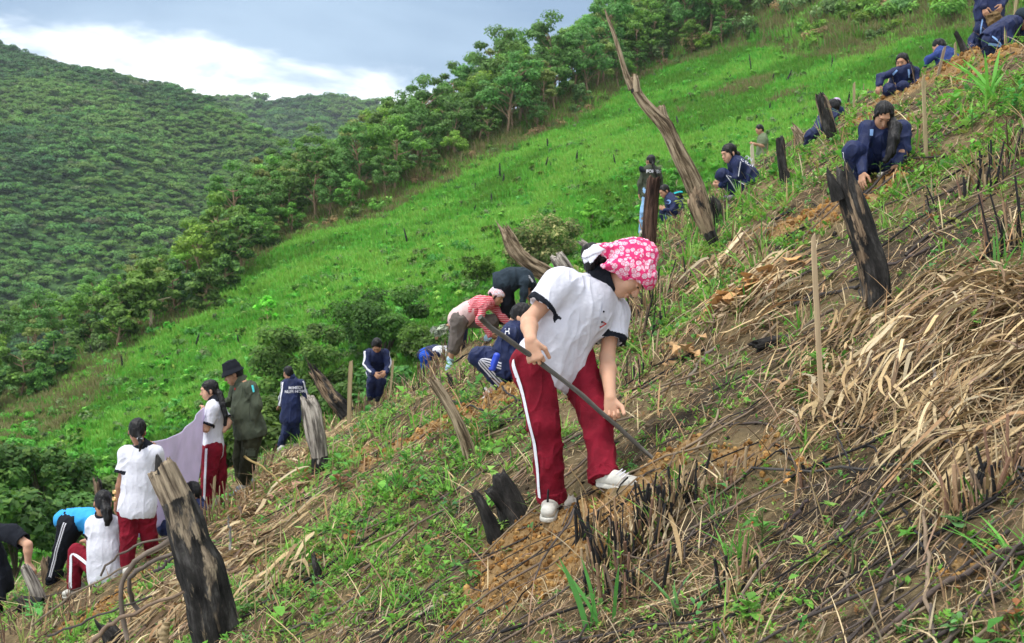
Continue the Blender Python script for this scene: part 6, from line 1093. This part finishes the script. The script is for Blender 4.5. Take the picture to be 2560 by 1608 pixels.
def rosettes(x, y, nl, Lr, hs, pal=(.26, .24, .16, .14, .1, .07, .03), aspect=.5, z=None):
    n = len(x); cnt = RNG.integers(nl[0], nl[1], n); I = np.repeat(np.arange(n), cnt); m = len(I); a = RNG.uniform(0, 2*np.pi, m); e = RNG.uniform(-.1, 1.1, m); z = ground_h(x, y) if z is None else z; sc_ = RNG.uniform(.6, 1.3, n)[I]*np.clip(y[I]/6, .8, 2.0); hh = RNG.random(m)*RNG.uniform(*hs, n)[I]*np.clip(y[I]/6, .8, 1.6)
    jit = RNG.normal(0, .012, (m, 2))*sc_[:, None]; C = np.stack([x[I]+jit[:, 0], y[I]+jit[:, 1], z[I]+hh+.004], 1); D = np.stack([np.cos(a)*np.cos(e), np.sin(a)*np.cos(e), np.sin(e)], 1); L = RNG.uniform(*Lr, m)*sc_; base = GPAL[RNG.choice(7, n, p=pal)][I]; return leaves(C, D, L, L*aspect*RNG.uniform(.7, 1.2, m), base*RNG.uniform(.75, 1.25, (m, 1)), RNG.uniform(0, .35))
x, y = near_pts(60000, 3.0, 21); gm = GREEN(x, y); pr = .12+.25*np.clip(fbm(x*1.1, y*1.1, 31, 3), 0, 1)+.95*np.clip(gm*1.2, 0, 1)*np.clip(.65+1.2*fbm(x*1.6, y*1.6, 21, 3), 0, 1)-.1*STRAW(x, y); pr = np.where(dug_mask(x, y) > .4, .01, pr); pr = pr*(1-.75*ash_mask(x, y))*np.where((y < 6) & (x > .5), .55, 1); k = RNG.random(len(x)) < pr; x, y = x[k], y[k]
V, q, t, c = rosettes(x, y, (5, 12), (.014, .038), (.01, .06)); tag(obj('weeds', npmesh('weeds', V, [q, t], [M_WEED], cols=c)), 'small bright green seedlings and weeds sprouting on the slope', 'weeds', None, 'stuff'); print('weeds', len(x))
x, y = near_pts(900, 3.0, 18); gm = GREEN(x, y); k = (RNG.random(len(x)) < .12+.5*gm) & (dug_mask(x, y) < .3); x, y = x[k], y[k]; V, q, t, c = rosettes(x, y, (4, 9), (.04, .09), (.03, .16), aspect=.55)
tag(obj('weeds', npmesh('weeds', V, [q, t], [M_WEED], cols=c)), 'larger broad-leaved green weeds scattered on the slope', 'weeds', None, 'stuff')
# grass tufts
x, y = near_pts(2600, 3.0, 20); gm = GREEN(x, y); k = (RNG.random(len(x)) < (.10+.5*gm)*np.where((y < 6) & (x > .3), .35, 1)*np.where(x/y > .25, .5, 1)) & (dug_mask(x, y) < .4); x, y = x[k], y[k]; n = len(x); I = np.repeat(np.arange(n), RNG.integers(5, 14, n)); m = len(I); gc = GPAL[RNG.choice(4, n)][I]*RNG.uniform(.8, 1.2, (m, 1)); dry = RNG.random(m) < .25; gc[dry] = straw_cols(int(dry.sum()))
S2 = blades(x[I]+RNG.normal(0, .02, m), y[I]+RNG.normal(0, .02, m), RNG.uniform(.08, .26, m)*np.clip(y[I]/8, .7, 1.3), RNG.uniform(.004, .009, m)*np.clip(y[I]/6, .8, 1.8), np.abs(RNG.normal(.35, .4, m)), gc)
tag(obj('grass', npmesh('grass', *S2[:2], [M_GRASS], cols=S2[2])), 'thin green and dry grass tufts on the near slope', 'grass', None, 'stuff')
# dead twigs
tw = []
x, y = near_pts(900, 3.0, 18)
for i in range(len(x)):
    L = random.uniform(.15, .8); a = random.choice([0, math.pi])+random.gauss(.3, .7); pts = []
    for k in range(5): xx = x[i]+math.cos(a)*L*k/4; yy = y[i]+math.sin(a)*L*k/4; pts.append((xx, yy)); a += random.gauss(0, .12)
    px_ = np.array([p[0] for p in pts]); py_ = np.array([p[1] for p in pts]); zz = ground_h(px_, py_); zz = np.maximum(zz, np.linspace(zz[0], zz[-1], 5))+.012+random.random()*.03; r = random.uniform(.003, .008)*(1 if y[i] < 7 else 1.5); tw.append((np.stack([px_, py_, zz], 1), np.linspace(r, r*.6, 5)))
V, f = tubes(tw, 5); cc = np.repeat(np.array([random.choice([(.02, .018, .018), (.06, .05, .045), (.16, .12, .09), (.10, .08, .07), (.24, .18, .12)]) for _ in tw]), 25, 0); tag(obj('twigs', npmesh('twigs', V, f, [M_BARK], cols=cc, smooth=True)), 'burnt and grey twigs strewn over the slope', 'twigs', None, 'stuff')
# clods and stones in the dug soil
def lumps(n, mask, smin, smax, mat, label, cat, name, cols=None, cond=None):
    ico = bmesh.new(); bmesh.ops.create_icosphere(ico, subdivisions=1, radius=1); iv = np.array([v.co for v in ico.verts]); fi = np.array([[v.index for v in f.verts] for f in ico.faces]); ico.free()
    x, y = near_pts(n, 3.0, 16); k = RNG.random(len(x)) < mask(x, y); x, y = x[k], y[k]; m = len(x); s = smin+(smax-smin)*RNG.random(m)**3; s = s*np.clip(y/7, .8, 1.6); Vs = iv[None]*s[:, None, None]*RNG.uniform(.6, 1.2, (m, 1, 3))*RNG.uniform(.75, 1.2, (m, len(iv), 1)); Vs = Vs+np.stack([x, y, ground_h(x, y)+s*.2], 1)[:, None]
    f = (np.arange(m)[:, None, None]*len(iv)+fi[None]).reshape(-1, 3); c = np.repeat(np.array(cols)[RNG.choice(len(cols), m)]*RNG.uniform(.75, 1.2, (m, 1)), len(iv), 0); tag(obj(name, npmesh(name, Vs.reshape(-1, 3), f, [mat], cols=c, smooth=False)), label, cat, None, 'stuff'); print(name, m)
B = MatB('clod_earth', .95, .1); B.color(B.mix(.7, B.attr('col'), B.ramp(B.noise(70, 4, .7), [(.3, .5), (.7, 1.25)]), 'MULTIPLY')).bump(B.noise(90, 4), .6, .01); M_CLOD = B.m
lumps(150000, lambda x, y: np.clip(dug_mask(x, y)*.9, 0, 1), .003, .026, M_CLOD, 'loose ochre clods of freshly dug soil', 'soil', 'clods', [(.34, .18, .055), (.26, .13, .04), (.42, .25, .09), (.18, .09, .03)])
lumps(14000, lambda x, y: .5+0*x, .004, .022, M_CLOD, 'crumbs of dark burnt soil and small stones', 'soil', 'soil_crumbs', [(.06, .045, .03), (.12, .08, .05), (.03, .025, .02), (.2, .15, .1)])
# burnt cane stubble clumps
def stubble(label, px, py, rx, n, hmax, black=.6, seed=0, green=.15, hmin=.06, dpt=None):
    rg = random.Random(seed+px); g = G(px, py) if dpt is None else P(px, py, dpt); S = []; cols = []; bl = []
    for i in range(n):
        a = rg.uniform(0, 6.28); q = rg.random()**.6*rx; xx, yy = g.x+math.cos(a)*q, g.y+math.sin(a)*q*.7; h = rg.uniform(hmin, hmax)*(1 if rg.random() < .5 else .6); r = rg.uniform(.003, .0085)*(1 if hmax > .1 else .7); lx, ly = rg.gauss(0, .12)*h+math.cos(a)*h*.15, rg.gauss(0, .12)*h; z = gz(xx, yy)-.02
        S.append((np.array([[xx, yy, z], [xx+lx*.5, yy+ly*.5, z+h*.55], [xx+lx, yy+ly, z+h], [xx+lx*1.02, yy+ly*1.02, z+h+.004]]), np.array([r*1.25, r, r*.85, r*.1]))); col = (.012, .011, .012) if rg.random() < black else rg.choice([(.30, .19, .11), (.20, .11, .07), (.40, .29, .17), (.14, .10, .07)]); cols += [np.array(col)*rg.uniform(.7, 1.2)]*24
    V, f = tubes(S, 6); L = [(V, f, np.array(cols))]; k = int(n*1.6); ang = RNG.uniform(0, 6.28, k); q = RNG.random(k)*rx; bx, by = g.x+np.cos(ang)*q, g.y+np.sin(ang)*q*.7; cc = straw_cols(k); gr = RNG.random(k) < green; cc[gr] = GPAL[RNG.choice(4, int(gr.sum()))]
    L.append(blades(bx, by, RNG.uniform(.05, hmax*.9, k), RNG.uniform(.005, .012, k), np.abs(RNG.normal(.4, .4, k)), cc)); V, f, c = join(L); o = obj('stubble_clump', npmesh('stubble_clump', V, f, [M_STUB], cols=c)); return tag(o, label, 'stubble', 'clumps of burnt cane stubble')
B = MatB('cane_stubble', .7, .3); B.color(B.mix(.5, B.attr('col'), B.ramp(B.noise(50, 3), [(.3, .6), (.7, 1.1)]), 'MULTIPLY')); M_STUB = B.m
for k, (px, py, rx, n, hm, bk, lab) in enumerate([(1560, 1395, .19, 70, .27, .6, 'tall black burnt cane stubble in front of the dug soil'), (1680, 1280, .16, 60, .24, .8, 'dense black burnt stubble right of the digging stick tip'), (1640, 1330, .12, 30, .25, .7, 'black stubble behind the front stubble clump'), (1475, 1390, .08, 13, .30, .85, 'sparse tall charred canes beside the dug soil'), (1800, 1230, .12, 22, .14, .1, 'pale dry stubble beside the orange hollow'), (1850, 1470, .12, 22, .20, .35, 'brown stubble with green blades at the bottom right of centre'), (1600, 1480, .22, 40, .20, .4, 'mixed black and tan stubble at bottom centre'),
        (1490, 1480, .06, 9, .2, .9, 'three black charred canes at the bottom centre'), (2400, 1290, .12, 34, .24, .45, 'brown stubble clump in the straw at lower right'), (2500, 1230, .08, 16, .25, .3, 'dry cane stubble near the right edge'), (2540, 620, .2, 30, .45, .8, 'burnt black canes above the straw pile at the right edge'), (1060, 960, .4, 45, .4, .35, 'burnt stubble left of the slanting tan trunk'), (1110, 905, .5, 60, .35, .15, 'dry stubble below the red-striped woman'), (1150, 960, .25, 22, .3, .4, 'stubble near the thin black charred stub'), (880, 1010, .8, 110, .45, .05, 'row of straw-coloured stubble by the pale broad stake'), (960, 985, .6, 60, .4, .1, 'dry stubble at the bent navy girl\'s feet'), (1620, 770, .4, 60, .35, .3, 'stubble and stalks behind the pink headscarf'), (1575, 860, .35, 40, .3, .35, 'dark stubble beside the digging woman\'s chest'), (1690, 590, .4, 30, .4, .2, 'thin stems left of the leaning dead tree foot'), (1600, 940, .3, 30, .22, .3, 'stubble near the digging woman\'s lower arm'), (1300, 700, .5, 40, .35, .2, 'stubble under the twisted log'),
        (2440, 480, .3, 26, .3, .7, 'burnt brush on the upper right slope'), (2530, 400, .3, 30, .4, .3, 'brush at the right edge of the slope'), (1850, 480, .4, 30, .3, .1, 'dry stems by the squatting girl with a fringe'), (90, 1570, .5, 50, .35, .1, 'dry stubble at the lower left edge'), (1240, 990, .1, 8, .25, .8, 'charred twigs before the white sandal'), (1370, 1330, .05, 5, .2, .9, 'thin burnt twig by the charred forked stump'), (2020, 1210, .08, 10, .12, .3, 'low stubble near the curved black twig'), (660, 1180, .6, 60, .4, .0, 'straw-coloured stalks on the straw heap below the stout man'), (570, 1290, .5, 50, .4, .0, 'pale stalks sticking from the straw heap in the left half'), (2120, 200, .4, 20, .3, .4, 'stems at the crest by the slim pale stake')]):
    stubble(lab, px, py, rx, n, hm, bk, k)
# longer sticks and branches seen one by one
def lying(label, pts, w0, w1, col, name='branch', lift=.03, sub=None):
    ps = []
    for (x, y, *r) in pts: g = G(x, y); ps.append(g+Vector((0, 0, lift+(r[0] if r else 0))))
    o = stick(name, ps, [w0*.5*ps[0].y/F, w1*.5*ps[-1].y/F], col, label, 'branch', nseg=8, wob=.006); return o
BK, GY, TN = (.035, .033, .034), (.20, .18, .16), (.34, .26, .17)
for a in [('long black and tan cane lying upright across the slope at the lower right', [(2305, 1130), (2315, 1300), (2318, 1450), (2325, 1600)], 9, 13, (.26, .19, .13)), ('long dark stick crossing the bottom right corner', [(2190, 1620), (2350, 1500), (2480, 1430), (2600, 1370)], 16, 16, (.12, .09, .075)), ('thin second stick beside the dark corner stick', [(2400, 1490), (2500, 1440), (2600, 1400)], 9, 10, (.07, .055, .05)),
          ('charred cane lying level across the straw', [(2100, 935), (2200, 955), (2330, 965), (2520, 970)], 8, 9, (.09, .09, .10)), ('black cane lying below the charred cane', [(2160, 993), (2250, 985), (2330, 970)], 6, 8, BK), ('grey bent cane running down through the straw pile', [(2250, 770), (2290, 830), (2320, 920), (2350, 980), (2375, 1020)], 11, 8, (.24, .21, .18)), ('long dark cane lying across the lower straw', [(1880, 1200), (2050, 1195), (2250, 1185), (2420, 1190), (2560, 1200)], 7, 9, (.07, .065, .06)),
          ('dark stick slanting through the right straw pile', [(2280, 1090), (2400, 1140), (2500, 1180), (2580, 1210)], 9, 9, (.10, .09, .09)), ('dark stick lying left of the pale stake', [(1930, 893), (2000, 870), (2060, 840), (2120, 820)], 7, 8, (.13, .09, .07)), ('stick lying behind the pale stake', [(1985, 775), (2080, 745), (2150, 725)], 12, 9, (.08, .07, .065)), ('thin black curved twig arching over the dark soil', [(2100, 1060, .0), (2092, 1110, .02), (2110, 1160, .02), (2140, 1205, 0)], 5, 4, BK), ('short charred stick lying on the dark soil', [(1940, 1130), (1965, 1160), (1995, 1185)], 8, 7, BK),
          ('slanting charred stick at the lower right', [(2020, 1275), (1990, 1310), (1960, 1345)], 10, 9, (.06, .045, .045)), ('leaning black cane in the lower straw', [(2250, 1280), (2280, 1340), (2310, 1400)], 8, 8, BK), ('tan cane lying near the digging woman\'s lower arm', [(1720, 970), (1745, 920), (1790, 880)], 8, 7, (.22, .18, .15)), ('pale cane slanting below the digging stick', [(1740, 1150), (1800, 1050), (1830, 1000)], 6, 6, TN), ('dark branch lying in the straw beside the scorched stump', [(2200, 690), (2270, 660), (2340, 630)], 9, 9, (.09, .07, .065)), ('black branch lying above the straw at right', [(2400, 700), (2470, 650), (2540, 560)], 9, 9, BK),
          ('long thin stick lying at lower left of centre', [(700, 1590), (790, 1570), (860, 1530), (930, 1470)], 6, 6, (.14, .12, .10)), ('pale crooked root at the bottom left of centre', [(840, 1600), (880, 1580), (900, 1555)], 9, 5, (.35, .29, .2)), ('dark curved twig behind the tan trunk', [(1130, 1010, .0), (1180, 1040, .02), (1240, 1050, 0)], 6, 5, BK), ('dark curved twig before the sandals', [(1250, 980, .0), (1262, 1010, .06), (1300, 1020, .02)], 5, 4, BK), ('tan stick on the green weeds left of the forked stump', [(1040, 1560), (1100, 1520), (1160, 1480)], 7, 10, (.4, .33, .24)),
          ('fallen stick beside the grey weathered stump', [(830, 1110), (900, 1090), (960, 1070)], 7, 6, (.10, .08, .07)), ('dark stick on the upper slope above the dug soil', [(1930, 560), (1960, 545), (1990, 530)], 8, 7, BK)]: lying(*a)
# the tangle of bent branches in the left foreground
def air(label, pts, w0, w1, col, d): return stick('branch', [P(x, y, d+(r[0] if r else 0)) for x, y, *r in pts], [w0*.5*d/F, w1*.5*d/F], col, label, 'branch', nseg=8, wob=.006)
air('thick looping branch left of the large charred stump', [(318, 1600), (305, 1540), (300, 1480), (310, 1440), (330, 1410), (370, 1385), (425, 1350)], 12, 13, (.19, .15, .12), 7.2)
air('second looping branch inside the first', [(350, 1530, .1), (330, 1500, .1), (322, 1470), (328, 1440), (350, 1420), (390, 1400), (432, 1385)], 12, 11, (.16, .13, .11), 7.3)
air('long straight stick running to the bottom left corner', [(225, 1612), (260, 1575), (310, 1545), (360, 1520), (460, 1480)], 12, 8, (.24, .17, .12), 6.9)
air('thin stick rising from the bottom left to the charred stump', [(80, 1565, 1.5), (160, 1500, .8), (260, 1445, .3), (340, 1400), (425, 1360)], 6, 5, (.22, .17, .12), 7.4)
air('bare dark twig with side shoots at the lower left', [(120, 1590, .8), (180, 1570, .5), (230, 1545, .3), (300, 1518), (380, 1490)], 7, 5, (.07, .06, .055), 7.3)
air('arched thin branch below the maroon trousers', [(252, 1440), (262, 1415), (300, 1385), (350, 1358), (425, 1342)], 6, 6, (.15, .12, .10), 7.6)
air('short dark stick under the arched branch', [(385, 1430), (410, 1415), (432, 1395)], 9, 7, (.10, .08, .08), 7.2)
air('thin grey twig right of the charred stump', [(575, 1375), (574, 1320), (572, 1290)], 7, 4, (.3, .28, .26), 7.4)
air('sawn pale bamboo stub at the foot of the charred stump', [(408, 1612), (412, 1580), (416, 1556)], 20, 21, (.46, .34, .19), 6.7)
air('long yellow leaf stalk lying over the straw heap', [(610, 1140, 0), (660, 1170), (700, 1205), (740, 1260)], 6, 4, (.46, .33, .14), 10.8)
# leafy plants seen one by one
def plant(label, px, py, hpx, nl, leafpx, seed, col=(.11, .32, .05), aspect=.5, d=None, spread=.55, name='leafy_plant'):
    rg = np.random.default_rng(seed); g = G(px, py) if d is None else P(px, py, d); s = g.y/F; h = hpx*s; C, D, L = [], [], []
    for i in range(nl): t = rg.uniform(.25, 1); a = rg.uniform(0, 6.28); e = rg.uniform(-.1, .8); C.append([rg.normal(0, .05)*h*t, rg.normal(0, .05)*h*t, h*t*.9]); D.append([math.cos(a)*math.cos(e), math.sin(a)*math.cos(e)*.8-.1, math.sin(e)]); L.append(leafpx*s*rg.uniform(.6, 1.15))
    C = np.array(C)+np.array(D)*h*spread*.3; L = np.array(L); V, q, t, c = leaves(C, np.array(D), L, L*aspect, np.array(col)*rg.uniform(.75, 1.3, (nl, 1)), .25); tv, tf = tubes([(np.array([[0, 0, -.03], [.02*h, 0, h*.5], [0, 0, h*.95]]), np.array([.006, .005, .003])*(h/.2))]+[(np.array([[0, 0, c_[2]*.8], list(c_)]), np.array([.003, .002])) for c_ in C], 5)
    V2 = np.concatenate([V, tv]); c2 = np.concatenate([c, np.tile((.14, .2, .06), (len(tv), 1))]); o = obj(name, npmesh(name, V2, [q, t, tf+len(V)], [M_WEED], cols=c2)); o.location = g; return tag(o, label, 'plant')
for a in [('bright green leafy sapling behind the foot of the pale stake', 2045, 960, 75, 30, 44, 1, (.14, .36, .05), .5), ('upright green plant with toothed leaves at lower right centre', 1905, 1370, 95, 14, 42, 2, (.10, .33, .05), .55), ('small green plant left of the pale stake foot', 2005, 1015, 40, 9, 30, 3), ('round-leaved plant at the bottom right of centre', 1870, 1560, 60, 14, 44, 4, (.16, .35, .05), .75), ('green broad-leaved plant below the tan slanting trunk', 1225, 1090, 60, 16, 40, 5, (.08, .27, .05), .4), ('rosette plant on the slope at lower centre left', 1165, 1480, 70, 14, 42, 6, (.11, .33, .05), .35), ('dark green small plant left of the forked stump', 1125, 1300, 60, 20, 26, 7, (.06, .2, .06), .4), ('plant with bronze leaves beside the straw heap', 850, 1240, 60, 12, 38, 8, (.28, .16, .07), .5), ('leafy green plant right of the straw heap', 845, 1210, 70, 18, 32, 9, (.09, .34, .05), .5), ('plant at the bottom right corner with red-tinged leaves', 2540, 1590, 60, 8, 50, 10, (.32, .12, .05), .6), ('pale green plant near the bottom right', 2400, 1600, 55, 12, 46, 11, (.16, .33, .10), .5), ('small green seedling right of centre on the dark soil', 2065, 1330, 28, 6, 26, 12), ('slim green maize-like shoot at lower right', 2130, 1450, 110, 5, 90, 13, (.17, .28, .07), .09), ('heart-leaved plant below the brown stubble', 2390, 1350, 40, 6, 44, 14, (.10, .22, .07), .85), ('green seedling in the long-haired girl\'s planting hole', 2200, 466, 50, 7, 22, 15, (.09, .28, .05), .35), ('broad green leaves near the black stub at the lower left', 90, 1560, 50, 8, 40, 16, (.1, .35, .07), .5), ('leafy sprig at the foot of the long trousers by the lilac sheet', 560, 1275, 40, 14, 26, 17, (.14, .38, .06), .5), ('tuft of green leaves by the pale broad stake', 905, 965, 50, 12, 34, 18, (.12, .33, .06), .5), ('small plant with orange flowers at lower right centre', 1895, 1335, 30, 6, 20, 19, (.65, .16, .03), .6), ('seedling by the charred forked stump', 1265, 1395, 25, 6, 20, 20), ('low plant on the upper right slope', 2430, 330, 50, 12, 30, 21, (.13, .38, .06), .3), ('bushy plant at the right edge of the upper slope', 2540, 300, 90, 30, 34, 22, (.08, .28, .05), .4), ('yellow-green plant between the dead tree and the crouching boys', 1710, 545, 60, 24, 20, 23, (.25, .38, .07), .6)]: plant(*a)
def grass_clump(label, px, py, n, h, w_, col, lean=.4, seed=0, d=None):
    g = G(px, py); k = n; S = blades(g.x+RNG.normal(0, .03, k), g.y+RNG.normal(0, .03, k), RNG.uniform(.5, 1.1, k)*h, RNG.uniform(.7, 1.2, k)*w_, np.abs(RNG.normal(lean, .3, k)), np.array(col)*RNG.uniform(.8, 1.25, (k, 1)), K=7, bend=.8); return tag(obj('grass_clump', npmesh('grass_clump', *S[:2], [M_GRASS], cols=S[2])), label, 'grass clump')
for a in [('broad green grass blades at the bottom centre', 1485, 1560, 6, .34, .022, (.10, .30, .06), .3), ('green grass arching at the left of the forked stump', 1180, 1370, 9, .22, .013, (.22, .45, .06), .7), ('bright grass tuft right of the pink headscarf', 1770, 730, 10, .28, .014, (.28, .42, .07), .8), ('green grass blades at lower right of centre', 1840, 1420, 16, .24, .010, (.14, .38, .06), .5), ('broad drooping green blades at the bottom', 1700, 1530, 10, .26, .012, (.12, .33, .09), .9), ('bright grass tuft on the right edge of the upper slope', 2480, 250, 14, .5, .03, (.16, .42, .06), .6), ('pale grass in the left bottom corner', 60, 1610, 10, .4, .012, (.32, .4, .12), .5), ('grass tuft in the middle of the left weeds', 760, 1190, 14, .35, .02, (.14, .42, .06), .4), ('green grass under the drooping straw at the right', 2500, 720, 20, .3, .014, (.10, .26, .05), .4), ('tuft of grass near the bottom right edge', 2540, 1420, 14, .22, .009, (.16, .42, .06), .6), ('green grass beside the leaning dead tree foot', 1730, 660, 18, .35, .015, (.22, .38, .07), .5)]: grass_clump(*a)
# heaps of big crumpled brown leaves
def leaf_heap(label, px, py, r, n, size, col):
    g = G(px, py); a = RNG.uniform(0, 6.28, n); q = RNG.random(n)**.6*r; xx = g.x+np.cos(a)*q; yy = g.y+np.sin(a)*q*.7; C = np.stack([xx, yy, ground_h(xx, yy)+RNG.uniform(.01, .10, n)], 1); b = RNG.uniform(0, 6.28, n); e = RNG.uniform(-.3, .9, n); D = np.stack([np.cos(b)*np.cos(e), np.sin(b)*np.cos(e), np.sin(e)], 1); L = size*RNG.uniform(.5, 1.2, n); V, q_, t, c = leaves(C, D, L, L*.75, np.array(col)*RNG.uniform(.6, 1.35, (n, 1)), .3); V = V+RNG.normal(0, .008, V.shape); return tag(obj('leaf_heap', npmesh('leaf_heap', V, [q_, t], [M_STRAW], cols=c)), label, 'dead leaves', None, 'stuff')
leaf_heap('heap of large crumpled orange-brown leaves above the straw', 1885, 745, .30, 60, .16, (.52, .29, .11)); leaf_heap('crumpled brown leaves right of the digging woman', 1705, 905, .12, 14, .12, (.52, .32, .15)); leaf_heap('orange dry leaves by the dark cane', 1995, 1215, .05, 9, .035, (.55, .28, .08)); leaf_heap('pinkish brown leaves on the left straw heap', 735, 1240, .25, 14, .16, (.45, .24, .17)); leaf_heap('light brown curled leaves below the pale stake', 1830, 790, .2, 20, .12, (.45, .33, .2))
# grey stone and scrap by the shoe
g = G(1425, 1305); f = Field(.005); f.ell(g+Vector((0, 0, .05)), (.04, .02, .035)); f.cone(g+Vector((.0, 0, .05)), g+Vector((-.01, 0, .10)), .014, .006); V, Fq = f.mesh(fold(.012, (20, 20, 20))); B = MatB('grey_scrap', .6, .3); B.color((.24, .22, .19)).bump(B.noise(30, 3), .4, .01); tag(obj('scrap', npmesh('scrap', V, Fq, [B.m], smooth=True)), 'crumpled grey plastic scrap in the dug soil', 'scrap')
g = G(1508, 1235); f = Field(.005); f.ell(g+Vector((0, 0, .04)), (.055, .045, .05)); V, Fq = f.mesh(fold(.01, (18, 18, 18))); tag(obj('stone', npmesh('stone', V, Fq, [M_CLOD], smooth=True, cols=np.tile((.45, .30, .14), (len(V), 1)))), 'tan stone beside the woman\'s raised shoe', 'stone')
# ---------------------------------------------------------------- air between the camera and the far mountains
def haze():
    bm = bmesh.new(); bmesh.ops.create_cube(bm, size=1)
    for v in bm.verts: v.co = Vector((v.co.x*5000, 1000+v.co.y*3600, 0+(520 if v.co.z > 0 else -420)))
    me = bpy.data.meshes.new('haze'); bm.to_mesh(me); bm.free(); m = bpy.data.materials.new('haze_air'); m.use_nodes = True; nt = m.node_tree; nt.nodes.clear(); out = nt.nodes.new('ShaderNodeOutputMaterial'); pv = nt.nodes.new('ShaderNodeVolumePrincipled')
    pv.inputs['Color'].default_value = (.80, .90, 1, 1); pv.inputs['Density'].default_value = HAZE_D; pv.inputs['Anisotropy'].default_value = .2; nt.links.new(pv.outputs[0], out.inputs['Volume']); me.materials.append(m)
    tag(obj('haze', me), 'thin bluish haze in the valley air', 'haze', None, 'stuff')
HAZE_D = .00015
haze()
